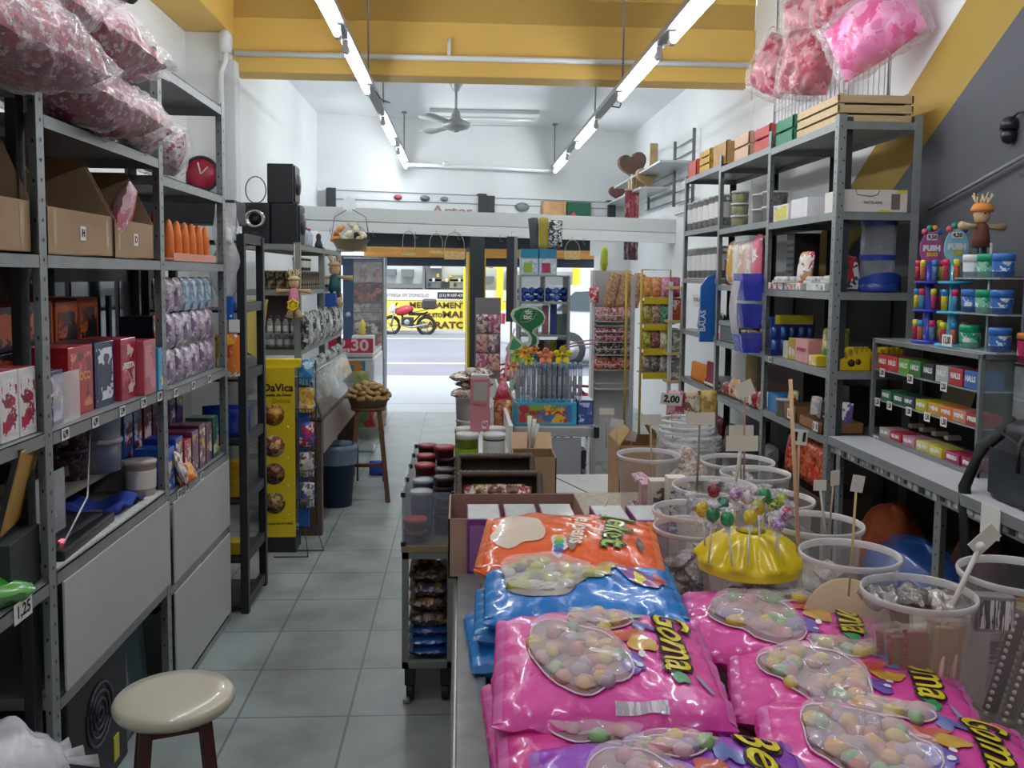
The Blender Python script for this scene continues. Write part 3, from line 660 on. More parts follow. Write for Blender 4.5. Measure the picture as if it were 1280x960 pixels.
# tan board leaning, green bag, white bag
t = thing('clipboard', 'tan paper pad leaning on the lower level of first rack', 'paper pad', (-1.135, 2.29, .95), .2)
B().box((0, 0, 0), (.012, .20, .23), M('3a3a38', .6), T=RYm(.25)).obj('backing', t); B().box((.008, 0, .015), (.004, .19, .21), M('c79b52', .7, noise_=.06), T=RYm(.25)).obj('paper', t)
t = thing('wipes_pack', 'bright green plastic pack lying at the first rack front', 'pack', (-1.17, 2.10, .845)); t.rotation_euler = (0, .15, 1.3)
S = pillow(.34, .20, .085, seed=4, wr=.12); bagmesh(S, M('3f9a2c', .25, coat=.6, noise_=.2, scale=12), 24, 16).obj('pouch', t)
B().surf(lambda u, v: S(.25+.35*u, .3+.4*v, .002), 10, 8, ART(['3f9a2c', 'a9cfa4', '1c3a2c', 'cfe3cc'], 12, .25, 3)).obj('label_print', t)
t = thing('cap_pile', 'dark folded cap behind the bright green pack', 'cap', (-1.33, 2.10, .80)); B().lathe([(.1, 0), (.1, .04), (.07, .09), (.001, .11)], M('1c2226', .5), 16).obj('crown', t); B().surf(lambda u, v: ((.09+.06*u)*math.cos(-.8+1.6*v), (.09+.06*u)*math.sin(-.8+1.6*v), .01), 3, 8, M('1c2226', .5)).obj('peak', t)
t = sack('white plastic bag with red print slumped on the lowest rack level', (-1.20, 2.12, .40), .46, .34, .22, ART(['e6e2e6', 'efecf0', 'efecf0', 'b02438', 'dcd8de'], 5, .3, 8), .9, 0, .2, 12, film=CLEAR('ffffff', .3, .12, bump=.8, bscale=14, edge=.4))
carton('storage_box', 'dark grey box supporting the tan paper pad', 'box', (-1.18, 2.26, .802), (.20, .20, .146), M('33383a', .6), .1)
# --- bay 1 worktop level .81: cups, buckets, keyboard, blue cloth, riser
zw = .812
o = B().bb(-1.45, -1.20, 2.75, 3.29, zw+.10, zw+.115, M('8f8a80', .5, noise_=.15)).bb(-1.45, -1.20, 2.75, 2.765, zw, zw+.1, M('8f8a80', .5)).bb(-1.45, -1.20, 3.275, 3.29, zw, zw+.1, M('8f8a80', .5)).obj('riser_shelf'); tag(o, 'grey riser board holding dark cup jars above the worktop', 'shelf')
CUP = ART(['3a2a36', '5a3a48', '2c2030', 'c9b8b4', '4a2c3c', '8a6a6a'], 30, .35, 17)
src = tub('cup_tin', 'x', 'jar', (0, 0, 0), .052, .10, CUP, M('4a3a40', .4), rt=.054, group='dark printed cup tins on the second rack')
zc = zw+.116
row(src, [(-1.27, 2.98, zc), (-1.27, 2.98, zc+.1), (-1.38, 2.90, zc), (-1.38, 2.90, zc+.1), (-1.38, 3.02, zc), (-1.38, 3.02, zc+.1)], 'dark printed cup tin stacked above the worktop', group='dark printed cup tins on the second rack')
src = tub('sweet_bucket', 'clear bucket of blue sweets with a wire handle, lower one', 'bucket', (-1.22, 3.11, zc), .062, .11, CLEAR('ffffff', .2), CLEAR('e8e8e8', .4), contents=ART(['2a55a8', '1c3c88', 'c9ccd0', '2a55a8'], 40, .4, 4))
dup(src, (-1.22, 3.11, zc+.11), label='clear bucket of blue sweets with a lid, upper one')
tub('sweet_bucket', 'clear bucket of orange sweets next to the rack post', 'bucket', (-1.13, 3.22, zw), .05, .13, CLEAR('ffffff', .2), CLEAR('f0e0d8', .4), contents=ART(['c86a30', 'a8502a', 'd88a50', 'e8c0a0'], 40, .4, 5), label_m=M('d8cfc0', .5))
t = thing('keyboard_case', 'flat black case with a small red light on the worktop', 'case', (-1.21, 2.66, zw), .0)
B().box((0, 0, 0), (.26, .42, .035), M('16191b', .35), T=RZm(.05)).obj('case', t, .006); B().box((.0, .0, .036), (.2, .34, .004), M('24282b', .6)).obj('lid', t, .002); B().box((.10, -.12, .036), (.012, .02, .006), M('e85a6a', .3, emit=1.5)).obj('indicator_light', t)
t = thing('cloth', 'blue folded cloth lying behind the worktop edge', 'cloth', (-1.20, 3.03, zw)); B().surf(lambda u, v: ((u-.5)*.22, (v-.5)*.26, .02+.018*math.sin(u*7+v*3)+.012*math.sin(v*11)), 14, 14, M('28409a', .8)).obj('cloth_sheet', t).modifiers.new('s', 'SOLIDIFY').thickness = .01
t = thing('broken_laminate', 'torn pale laminate strip along the worktop front edge', 'strip', (-1.075, 2.84, zw)); b = B()
rs = random.Random(3); pts = [(rs.uniform(-.05, -.015), -.44+.88*i/22) for i in range(23)]
b.prism([(.012, -.44)]+[(.012, .44)]+[p for p in pts[::-1]], 0, .006, M('c9cac4', .6, noise_=.2, scale=30)); b.obj('laminate', t)
o = B().tube([(-1.10, 2.5, zw+.02), (-1.11, 2.72, zw+.12), (-1.12, 2.78, zw+.35)], .003, M('c9ccd0', .3), 5).bb(-1.16, -1.158, 2.45, 2.68, zw, zw+.22, CLEAR('e6ecee', .15, .1, .5)).obj('plastic_sheet'); tag(o, 'clear plastic sheet hanging behind the first rack post', 'sheet')
# under the worktop: fan heater and glass pane
t = thing('speaker_cabinet', 'black cabinet with a round vented grille under the white panel', 'cabinet', (-1.28, 2.74, .0)); B().box((0, 0, 0), (.36, .46, .40), M('15181c', .5)).obj('case', t, .01)
b = B()
for r_ in (.02, .045, .07, .095): b.tube([(.182, r_*math.cos(2*PI*k/20), .25+r_*math.sin(2*PI*k/20)) for k in range(20)], .005, M('3a3e44', .4), 5, closed=True)
b.obj('grille', t); B().bb(.18, .184, .10, .14, .04, .12, M('c9b82c', .4)).obj('sticker', t)
t = thing('framed_glass', 'dark framed glass pane leaning under the second rack', 'pane', (-1.14, 3.12, .0)); B().box((0, 0, 0), (.02, .30, .42), M('2b3338', .15), T=RYm(-.05)).obj('pane', t); B().box((.012, 0, .02), (.004, .26, .38), M('46545a', .08), T=RYm(-.05)).obj('glass', t)
# --- bay 2 ---
z = 1.646
t = thing('sauce_bottle', 'dark sauce bottle with a pink cap and yellow label', 'bottle', (-1.13, 3.42, z))
B().lathe([(.026, 0), (.028, .005), (.028, .095), (.014, .13), (.012, .15)], M('241a18', .15), 18).obj('bottle', t); B().lathe([(.015, .148), (.015, .175), (.012, .178)], M('b04058', .4), 14).obj('cap', t); B().shell([(.0285, .03), (.0285, .08)], M('e0a828', .5), 18).obj('label_band', t)
carr = M('e07830', .5, noise_=.15, scale=20)
src = thing('carrot_cone', 'x', 'sweet', (0, 0, 0), 0, 'orange carrot-shaped cones on the tall rack'); B().lathe([(.014, 0), (.019, .02), (.017, .10), (.010, .145), (.002, .155)], carr, 14).obj('cone', src); B().lathe([(.019, 0), (.020, .012)], M('e8a890', .4), 14).obj('base_ring', src)
row(src, [(-1.10-.02*(i % 2), 3.49+i*.048, z) for i in range(11)], 'orange cone-shaped sweet tube standing on the rack', group='orange carrot-shaped cones on the tall rack')
o = B().bb(-1.17, -1.075, 3.46, 4.04, z, z+.004, CLEAR('f5b8a0', .4)).bb(-1.076, -1.074, 3.46, 4.04, z, z+.03, CLEAR('f5b8a0', .45)).obj('sweet_tray'); tag(o, 'clear tray under the orange cone sweets', 'tray')
z = 1.176
SP = [ART(['8c7a94', 'b9a8b8', '6a5a78', 'd9d0d8', '9a7a82'], 36, .3, 20+i) for i in range(3)]+[ART(['e0701c', 'b8b0a8', 'c85a18', '6a9a4a', 'e8e0d8'], 30, .3, 24)]+[ART(['4a90b8', 'c9d8e0', '8ab0c8', '6a7a98'], 30, .3, 26)]
src = [standing_bag('sweet_pack', 'x', 'pack', (0, 0, 0), .10, .135, .03, m_, rz=PI/2, seed=i, tilt=.05, nu=8, nv=6, group='small hanging sweet packs on the tall rack') for i, m_ in enumerate(SP)]
used = set(); n_ = 0
colw = ['lilac', 'mauve', 'violet grey', 'orange', 'pale blue']; lev = ['lowest tier', 'middle tier', 'upper tier']
for r_ in range(3):
    for c_ in range(7):
        k = 3 if (c_ == 0 and r_ < 2) else (4 if (r_ == 2 and c_ > 2) else (c_+r_) % 3)
        p = (-1.11-.0*r_, 3.385+c_*.108, z+r_*.137); lab = '%s sweet pack, %s of tall rack, %s' % (colw[k], lev[r_], ORD[c_])
        if k not in used: used.add(k); src[k].location = p; src[k]['label'] = lab
        else: dup(src[k], p, label=lab)
carton('tall_carton', 'tall dark purple carton behind the orange sweet packs', 'box', (-1.20, 3.50, z), (.12, .14, .26), M('2c2440', .5), PI/2, front=M('2c2440', .5), text='DOCE', ts=.06)
for i, (y, m_, h, nm) in enumerate(((3.40, '2b62c0', .16, 'bright blue'), (3.50, '243f9a', .18, 'deep blue'), (3.61, 'b02a38', .15, 'red'), (3.71, '6a2a4a', .17, 'plum'), (3.81, '5a2440', .18, 'dark plum'), (3.91, '6a3048', .17, 'maroon'), (4.02, '1f5a4a', .18, 'dark green'))):
    carton('biscuit_pack', '%s glossy biscuit pack on the tall rack lower shelf' % nm, 'pack', (-1.14, y, .791), (.088, .12, h), M(m_, .3, coat=.4), PI/2, front=ART([m_, m_, 'e8e4e0', 'd9a030', m_], 26, .3, 30+i))
    carton('biscuit_pack', '%s biscuit pack lying behind on the tall rack lower shelf' % ['sky blue', 'navy', 'crimson', 'wine', 'purple', 'brown', 'teal'][i], 'pack', (-1.30, y+.02, .791), (.088, .12, .28), M(['2b72c0', '1f2f7a', '8a1a2c', '5a2040', '4a2a5a', '5a3a30', '1f5a5a'][i], .3, coat=.4), PI/2, front=ART(['8a1a2c', '2b52a8', 'e8e4e0', '5a2040'], 26, .3, 40+i))
t = standing_bag('sweet_bag', 'white speckled sweet bag toppled against biscuit packs', 'bag of sweets', (-1.07, 3.47, .80), .10, .14, .03, ART(['e8dcd4', 'c8b0a8', 'f0ece8', '8a6a5a'], 40, .4, 50), rz=PI/2+.3, tilt=.35)
standing_bag('sweet_bag', 'small orange crinkled bag at the front of biscuit packs', 'bag of sweets', (-1.065, 3.52, .79), .13, .08, .04, ART(['e07a2c', 'b02a20', 'f0b060'], 20, .3, 51), rz=PI/2-.2, tilt=.5)
# plastic roll hanging and blue pack at the end of the tall rack
t = thing('plastic_bag_roll', 'crumpled clear plastic bags hanging at the tall rack end', 'plastic bags', (-1.08, 4.24, 1.50))
B().surf(lambda u, v: ((.05+.02*math.sin(v*9+u*12))*math.cos(2*PI*u)*(.6+.8*math.sin(PI*min(1, v*1.2)))**.7, .05*math.sin(2*PI*u), v*.42), 20, 16, CLEAR('f2f4f6', .38, .15, bump=.6, bscale=30, edge=.4)).obj('clear_film', t)
carton('tissue_pack', 'blue pack with white print hanging under clear plastic bags', 'pack', (-1.075, 4.24, 1.385), (.06, .05, .11), M('1f6ac0', .4), 0, front=ART(['1f6ac0', '1f6ac0', 'e8eef4'], 30, .4, 3))
# --- dark display fridge / cupboards behind the racks ---
t = thing('display_cabinet', 'black cabinet with glass doors standing against the wall behind the racks', 'cabinet', (-1.74, 3.95, 0))
B().box((0, 0, 0), (.36, 1.6, 1.62), M('17191c', .5)).obj('case', t, .005)
for i in range(3): B().bb(.181, .184, -.75+i*.51, -.30+i*.51, .85, 1.56, M(['3a4450', '2c3550', '46505c'][i], .1)).obj('glass_door', t)
B().bb(.2, .215, .06, .09, 1.1, 1.5, M('2a2c2e', .4)).obj('handle', t)
o = B().bb(-1.93, -1.62, 1.45, 2.25, 0, 1.6, M('3a332e', .7)).obj('wooden_cupboard', bevel=.006); tag(o, 'dark brown cupboard behind the first rack', 'cupboard')
carton('appliance_box', 'brown and white patterned carton in front of the black cabinet', 'box', (-1.42, 2.93, 1.60-.10), (.16, .08, .12), M('4a3028', .5), PI/2, front=ART(['4a3028', 'e8e4de', '2a1c18'], 14, .5, 60))
o = B().bb(-1.94, -1.19, 4.85, 5.10, 1.86, 1.985, M('1c2024', .5)).obj('black_cabinet', bevel=.005); tag(o, 'flat black wall cabinet behind the orange cones', 'cabinet')
# round red wall clock behind tall rack
t = thing('wall_clock', 'round black-rimmed red clock on the wall behind the tall rack', 'clock', (-1.845, 6.60, 2.30)); B().lathe([(.115, 0), (.115, .015), (.001, .015)], M('a8283c', .4), 28, T=RXm(PI/2)).obj('face', t)
B().tube([(.118*math.cos(2*PI*k/28), -.012, .118*math.sin(2*PI*k/28)) for k in range(28)], .012, M('26282a', .4), 6, closed=True).obj('rim', t); B().tube([(0, -.02, 0), (.05, -.02, .05)], .005, PAPER, 4).obj('hour_hand', t); B().tube([(0, -.024, 0), (-.02, -.024, .08)], .005, PAPER, 4).obj('minute_hand', t)
# --- black ladder rack at the end ---
t = thing('black_display_rack', 'black metal ladder display rack standing next to the yellow tower', 'rack', (0, 0, 0))
bk = M('1b1e21', .45)
for (x, y) in ((-1.01, 4.23), (-1.01, 4.62), (-1.44, 4.23), (-1.44, 4.62)): B().bb(x-.018, x+.018, y-.02, y+.02, 0, 1.78, bk).obj('post', t, .003)
for z in (.02, .24, .52, .80, 1.10, 1.42, 1.74):
    B().bb(-1.028, -.998, 4.25, 4.60, z, z+.045, bk).obj('side_rail', t)
    B().bb(-1.44, -1.01, 4.23, 4.62, z, z+.012, M('202326', .5)).obj('shelf', t)
standing_bag('snack_bag', 'orange and white snack bag hanging on the black ladder rack', 'bag of snacks', (-1.07, 4.20, 1.125), .11, .20, .03, ART(['e07a2c', 'c83a28', 'f4e8dc', 'e8b030'], 12, .3, 70), rz=0, tilt=0)
standing_bag('snack_bag', 'dark blue snack bag low on the black ladder rack', 'bag of snacks', (-1.12, 4.35, .815), .22, .16, .05, M('1f3fa8', .3, coat=.4, noise_=.3, scale=20), rz=.1)
carton('notepad_pack', 'yellow lined pack on the lower shelf of black rack', 'pack', (-1.09, 4.36, .535), (.12, .1, .17), M('d9a828', .5), 0, front=ART(['d9a828', 'c89820', 'd9a828'], 20, .5, 71))
carton('notepad_pack', 'yellow pack near the foot of the black rack', 'pack', (-1.09, 4.36, .255), (.12, .1, .06), M('c9b428', .5), 0)
carton('poster_card', 'white card high on the black ladder rack', 'card', (-1.04, 4.205, 1.33), (.05, .004, .06), PAPER, 0)
# low stool in front
t = thing('round_stool', 'cream round padded stool with dark red wooden legs', 'stool', (-.745, 2.335, 0), .35)
seat = M('cfc8b2', .28, coat=.5, noise_=.04)
B().lathe([(.10, .465), (.145, .467), (.152, .478), (.152, .492), (.143, .503), (.10, .508), (.001, .508)], seat, 36).obj('seat', t)
lw = M('4a1d1a', .45, coat=.3, noise_=.15)
for k in range(4):
    a = PI/4+k*PI/2; c, s_ = math.cos(a), math.sin(a)
    bq = B(); vs = []
    for (r_, z) in ((.155, 0), (.098, .47)):
        for (dx, dy) in ((-.016, -.016), (.016, -.016), (.016, .016), (-.016, .016)): vs.append((c*r_+dx, s_*r_+dy, z))
    bq.add(vs, [(3, 2, 1, 0), (4, 5, 6, 7), (0, 1, 5, 4), (1, 2, 6, 5), (2, 3, 7, 6), (3, 0, 4, 7)], lw); bq.obj('leg', t, .003)
for k in range(4):
    a = PI/4+k*PI/2; a2 = a+PI/2
    for z, r_, h in ((.425, .10, .035), (.18, .133, .022)):
        if z < .2 and k % 2: continue
        p, q = Vector((math.cos(a)*r_, math.sin(a)*r_, z)), Vector((math.cos(a2)*r_, math.sin(a2)*r_, z)); d = q-p
        B().box(((p+q)/2)[:], (d.length, .018, h), lw, math.atan2(d.y, d.x)).obj('apron' if z > .3 else 'stretcher', t)
# ================= BEYOND THE LEFT RACKS =================
# yellow snack tower
t = thing('snack_tower', 'tall yellow cardboard snack tower with five round food pictures', 'display stand', (-1.05, 5.17, 0))
YT = M('e3c41c', .5, coat=.2); w = .205
B().bb(-w/2, w/2, 0, .16, .0, .09, M('22262a', .5)).obj('plinth', t)
B().bb(-w/2, w/2, 0, .02, .09, 1.07, YT).bb(-w/2, -w/2+.01, 0, .18, .09, 1.05, YT).obj('front_panel', t)
B().bb(-.075, .13, .02, .10, 1.07, 1.115, M('ecd01e', .5)).obj('header', t)
b = B(); letter(b, 'DaVica', .062, M('3a1c12', .5), FRONT(.012, -.002, .955), .0004, .0015, width=.17); b.obj('lettering', t, label='dark brown brand lettering')
b = B(); letter(b, 'Receita de Doce', .022, M('3a1c12', .5), FRONT(.005, -.002, .915), .0004, .0006, width=.165); b.obj('lettering', t)
b = B(); letter(b, 'Delicia', .036, M('9a8418', .5), FRONT(.03, -.002, .88), .0004, .0004, width=.10); b.obj('lettering', t)
foods = [['c98028', 'e0a040', 'b06a20', '8a5018', 'e8b860'], ['a8583a', '8a4028', 'd9a878', 'e8c8a0', '9a4c30'], ['6a3a28', '8a5a40', 'a87858', '4a2418', '9a684c'], ['8a6a3a', 'b89860', 'd0b888', '6a4c28', '4a3a20'], ['b07838', 'd09850', '8a5828', 'e0b878']]
for i, z in enumerate((.80, .62, .46, .29)):
    T = FRONT(-.015, -.0025, z)
    B().lathe([(.062, 0), (.001, .0008)], ART(foods[i], 34, .5, i+1, 0), 32, T=T).obj('food_picture', t)
    B().lathe([(.008, 0), (.001, .004)], M('f0e468', .4), 10, T=FRONT(.065, -.003, z-.07)).obj('stud', t)
b = B(); letter(b, 'Visite nosso site 3371-8800', .018, M('5a4a10', .5), FRONT(0, -.002, .17), .0003, .0004, width=.18); b.obj('lettering', t)
wire = M('2a2d30', .4)
for z in (.25, .42, .60, .78, .96):
    bq = B()
    for k in range(6): bq.tube([(.105+k*.018, .03, z+.05), (.105+k*.018, .03, z), (.105+k*.018, .16, z-.02), (.105+k*.018, .17, z+.04)], .0018, wire, 4)
    bq.tube([(.1, .03, z+.05), (.2, .03, z+.05), (.2, .17, z+.05)], .0025, wire, 4); bq.obj('wire_pocket', t)
b = B(); b.tube([(.0, -.10, .005), (.19, -.10, .005), (.14, .10, .12), (.02, .1, .12)], .004, wire, 5); b.tube([(.05, .02, .005), (.26, .02, .005), (.19, .15, .14)], .004, wire, 5); b.tube([(.1, .16, 0), (.1, .16, 1.1)], .005, wire, 5); b.tube([(.2, .16, .1), (.2, .16, 1.1)], .004, wire, 5); b.obj('wire_frame', t)
B().bb(.105, .165, .10, .12, .12, 1.06, M('1f5fae', .45)).obj('blue_back_card', t)
pk = [('cyan snack pack in the tower side pocket, topmost', ART(['5ab8e0', '2a78b8', 'c9e4f0'], 26, .3, 80), .98), ('yellow crisps pack in the tower side pocket', ART(['e0b83c', 'f0dc90', 'c89028', 'd8d0c0'], 26, .3, 81), .82), ('pink and blue sweet pack in the tower side pocket', ART(['d83a78', '2a58a8', 'f0e0e8', 'c02860'], 26, .3, 82), .62), ('silver and brown pack in a low tower side pocket', ART(['b8b4b0', '5a4a42', 'e4e0dc', '8a7a70'], 26, .3, 83), .44), ('silver pack in the lowest tower side pocket', ART(['c4c0c0', '3a5a98', 'e4e0dc', '7a7074'], 26, .3, 84), .26)]
for lab, m_, z in pk:
    standing_bag('snack_pack', lab, 'snack pack', (-.895, 5.26, z-.02), .085, .15, .045, m_, seed=z*9, group='snack packs in the yellow tower pockets', tilt=.12)
# grey rack with speakers
t = thing('metal_rack', 'grey metal rack carrying three black speakers', 'rack', (0, 0, 0))
G2 = M('8c8f88', .5, metal=.2, noise_=.08)
X0, X1, Y0, Y1 = -1.40, -1.02, 5.8, 7.75
for (x, y, sx_, sy_) in ((X1, Y0, -1, 1), (X0, Y0, 1, 1), (X1, 6.8, -1, 1), (X1, Y1, -1, -1), (X0, Y1, 1, -1)): rack_post(x, y, 1.8, sx_, sy_, t, m=G2, holes=False, w=.04)
for z in (1.79, 1.50, 1.12, .80, .45, .12): rack_shelf(X0, X1, Y0, Y1, z, t, m=G2)
def speaker(lab, p, d, kind):
    t = thing('speaker', lab, 'speaker', p, 0); sb = M('1b1e23', .45); w, dp, h = d
    B().box((0, 0, 0), d, sb).obj('cabinet', t, .006)
    if kind == 'sub':
        b = B(); b.lathe([(.052, 0), (.058, .012), (.045, .016), (.040, .004), (.001, .003)], M('b4b8bc', .25, metal=.8), 28, T=FRONT(-.0, -dp/2, h*.6), sx=1.15); b.obj('driver_ring', t)
        B().lathe([(.04, .004), (.02, .001), (.001, .012)], M('202327', .4), 24, T=FRONT(0, -dp/2, h*.6)).obj('driver_cone', t)
        b = B(); letter(b, 'SOUND', .012, M('6a6e74', .4), FRONT(0, -dp/2-.001, h*.27), .0003); b.obj('lettering', t)
    else:
        B().lathe([(.012, .03), (h*.26, .022), (h*.30, .0), (h*.30, -.01)], M('24282e', .4), 24, T=FRIGHT(w/2, 0, h*.5)).obj('driver_cone', t)
        B().bb(w/2, w/2+.01, -dp*.42, dp*.42, h*.05, h*.95, M('15181c', .35)).obj('front_plate', t, .004)
    return t
speaker('black subwoofer with a silver ring on the grey metal rack', (-1.30, 5.93, 1.792), (.17, .22, .255), 'sub')
speaker('black box speaker beside the silver-ringed subwoofer', (-1.125, 5.96, 1.792), (.17, .22, .255), 'sat')
speaker('black box speaker stacked on top of the other speakers', (-1.155, 5.98, 2.05), (.165, .20, .25), 'sat')
o = B().tube([(-1.33+.065*math.cos(2*PI*k/24), 5.98, 2.14+.085*math.sin(2*PI*k/24)) for k in range(24)], .004, M('5a5c5e', .4), 6, closed=True).lathe([(.02, 2.046), (.02, 2.06)], M('3a3c3e', .4), 8, (-1.33, 5.98, 0)).obj('wire_ring'); tag(o, 'thin grey wire ring standing on the subwoofer', 'ring')
for i, (x, y) in enumerate(((-1.06, 6.25), (-1.06, 6.38))):
    tt = thing('water_bottle', 'small clear bottle with red cap on rack top, %s' % ORD[i], 'bottle', (x, y, 1.792), 0, 'small bottles beside the speakers')
    B().lathe([(.026, 0), (.028, .08), (.012, .11)], CLEAR('c9d8e8', .4), 14).obj('bottle', tt); B().lathe([(.013, .108), (.013, .125)], M('a83a4e', .4), 10).obj('cap', tt)
tt = thing('figurine', 'small dark figurine on the rack top past the bottles', 'figurine', (-1.05, 6.75, 1.792)); B().lathe([(.03, 0), (.028, .03), (.016, .06), (.02, .08), (.016, .10), (.001, .11)], M('35333a', .5), 14).obj('body', tt)
# jars and tins on the grey rack
z = 1.502
src = tub('spice_jar', 'x', 'jar', (0, 0, 0), .03, .12, ART(['b8a888', 'd8ccb0', '5a4a3a'], 34, .4, 90), M('7a6a50', .4), rt=.03, seg=12, group='spice tins on the speaker rack')
row(src, [(-1.27+i*.058, 5.85, z) for i in range(4)]+[(-1.05, 5.95+i*.09, z) for i in range(8)], 'beige and brown spice tin on the speaker rack', ords=ORDL, group='spice tins on the speaker rack')
src = tub('lidded_jar', 'x', 'jar', (0, 0, 0), .04, .09, M('3a3836', .3), M('d4d0c6', .4), label_m=M('c9c4b8', .5), seg=12, group='dark jars stacked on the speaker rack')
row(src, [(-1.07, 6.05, z+.121), (-1.07, 6.16, z+.121), (-1.07, 6.27, z+.121), (-1.07, 6.95, z), (-1.07, 7.1, z), (-1.07, 7.25, z)], 'dark jar with pale lid on the speaker rack', group='dark jars stacked on the speaker rack')
# hanging straw dolls
def doll(lab, p, s, cloth, hatc, rz=0, arms=.5):
    t = thing('straw_doll', lab, 'doll', p, rz); st = M('cdb285', .8, noise_=.15, scale=30)
    B().lathe([(.001, .085), (.018*1, .08), (.022, .06), (.018, .042), (.008, .036)], M('e0b48a', .6), 14).obj('head', t)
    b = B()
    for k in range(12):
        a = 2*PI*k/12; b.tube([(0, 0, .083), (.016*math.cos(a), .016*math.sin(a), .09), (.026*math.cos(a+.3), .026*math.sin(a+.3), .108+.006*(k % 3))], .0022, M(hatc, .8), 4)
    b.lathe([(.024, .072), (.028, .078), (.015, .09)], M(hatc, .8), 14); b.obj('straw_hair', t)
    B().lathe([(.008, .04), (.018, .03), (.022, .0), (.026, -.03), (.001, -.03)], M(cloth, .7), 14).obj('dress', t)
    for s_ in (-1, 1):
        B().tube([(s_*.014, 0, .028), (s_*.04, -.004, .026), (s_*.072, -.004, .018+.01*arms)], [.006, .008, .012], st, 8).obj('arm', t)
        B().tube([(s_*.012, 0, -.03), (s_*.014, 0, -.055)], .007, M('4a5a6a', .7), 8).tube([(s_*.014, 0, -.055), (s_*.02, 0, -.09)], [.009, .018], st, 8).obj('leg', t)
    B().ball((-.007, -.019, .062), .0028, INK, 6).ball((.007, -.019, .062), .0028, INK, 6).obj('eyes', t)
    t.scale = (s, s, s); return t
doll('straw doll with yellow flower hanging before the jars on speaker rack', (-1.045, 5.72, 1.46), 1.45, 'd88aa0', 'd8c090')
o = B().lathe([(.03, 0), (.012, .006)], M('f0d428', .5), 8, T=FRONT(-1.04, 5.66, 1.41)).tube([(-1.04+.036*math.cos(a*.5236)*(1 if a % 2 else .7), 5.655, 1.41+.036*math.sin(a*.5236)*(1 if a % 2 else .7)) for a in range(12)], .008, M('f0d428', .5), 5, closed=True).obj('foam_flower'); tag(o, 'small yellow foam flower held by the hanging straw doll', 'flower')
doll('straw doll in teal and red dress hanging at the far rack post', (-.97, 7.0, 1.53), 1.9, '2f6a6a', 'cdb285')
o = B().tube([(-1.045, 5.73, 1.60), (-1.05, 5.79, 1.79)], .002, PAPER, 4).obj('hanging_string'); tag(o, 'string holding the first straw doll from the rack top', 'string')
# lower stock on rack: glass bottles and dark goods
z = 1.122
src = thing('glass_vial', 'x', 'bottle', (0, 0, 0), 0, 'small clear bottles on the speaker rack'); B().lathe([(.018, 0), (.018, .07), (.010, .085), (.010, .10)], CLEAR('dfe6e8', .35, .05), 12).obj('bottle', src); B().lathe([(.011, .095), (.011, .115)], M('4a4c50', .3), 10).obj('cap', src); B().shell([(.0185, .015), (.0185, .05)], M('e0e0dc', .5), 12).obj('label_band', src)
row(src, [(-1.27+i*.05, 5.88, z+.01) for i in range(5)]+[(-1.27+i*.05, 5.84, z+.10) for i in range(5)]+[(-1.27+i*.05, 6.0, z) for i in range(4)], 'small clear vial with white label on the speaker rack', ords=ORDL, group='small clear bottles on the speaker rack')
o = B().bb(-1.30, -1.04, 5.81, 5.91, z+.10-.004, z+.10, CLEAR('e8eef0', .3)).bb(-1.30, -1.04, 5.81, 5.91, z, z+.01, M('3a3c3e', .5)).bb(-1.30, -1.297, 5.81, 5.91, z, z+.1, CLEAR('e8eef0', .3)).obj('vial_stand'); tag(o, 'clear two-tier stand for the small vials', 'stand')
o = B().bb(-1.36, -1.07, 6.1, 6.14, 1.13, 1.46, M('6a5058', .7, noise_=.1)).obj('maroon_panel', bevel=.003); tag(o, 'dull maroon board standing behind the small vials', 'board')
t = thing('wrapping_paper', 'yellow paper sheet curling up behind the snack tower', 'paper', (-1.30, 5.74, .97)); B().surf(lambda u, v: (-.06+.12*u+.03*v*v, .06*math.sin(3*u), .15+.32*v-.10*u*(1-v)), 8, 8, M('d8c468', .6)).obj('sheet', t)
DK = [ART(['2c2f30', '8a8f8c', 'c9cdc8', '3a4a40', '16181a'], 30, .3, 95+i, .3) for i in range(4)]
i = 0
for y in (5.9, 6.2, 6.5, 6.8, 7.1, 7.4):
    for zz in (1.122, .802):
        src_ = standing_bag('craft_pack', ['silver', 'dark grey', 'greenish', 'black', 'pale grey', 'smoky'][i % 6]+' craft supply pack hanging on the rack side, '+('upper tier, ' if zz > 1 else 'lower tier, ')+ORD[int((y-5.9)/.3+.5)], 'pack', (-1.0, y, zz), .24, .24, .07, DK[i % 4], rz=PI/2, seed=i, nu=10, nv=8, tilt=.05, group='packs hanging on the speaker rack side'); i += 1
carton('napkin_box', 'small blue pack on the far end of the speaker rack', 'box', (-1.02, 6.95, 1.19+.17), (.14, .08, .10), M('2458b0', .4), 0.0)
# brown counter with glass front
t = thing('glass_counter', 'brown wooden counter with a sloping glass front', 'counter', (0, 0, 0)); BR = M('5c4a40', .5, noise_=.15, scale=6); BRL = M('8a7a70', .4)
B().bb(-.98, -.845, 5.50, 5.56, 0, .72, BR).obj('leg', t, .004)
B().bb(-.98, -.845, 7.2, 7.26, 0, .72, BR).obj('leg', t, .004)
B().bb(-1.01, -.845, 5.50, 7.30, .70, .735, BR).obj('worktop', t, .004)
b = B(); b.add([(-.845, 5.50, .735), (-.845, 7.30, .735), (-.93, 7.30, .98), (-.93, 5.50, .98)], [(0, 1, 2, 3)], CLEAR('8e9494', .25, .1)); b.add([(-.93, 5.5, .98), (-.93, 7.3, .98), (-1.01, 7.3, .98), (-1.01, 5.5, .98)], [(0, 1, 2, 3)], CLEAR('b4baba', .3, .1)); b.obj('glass', t)
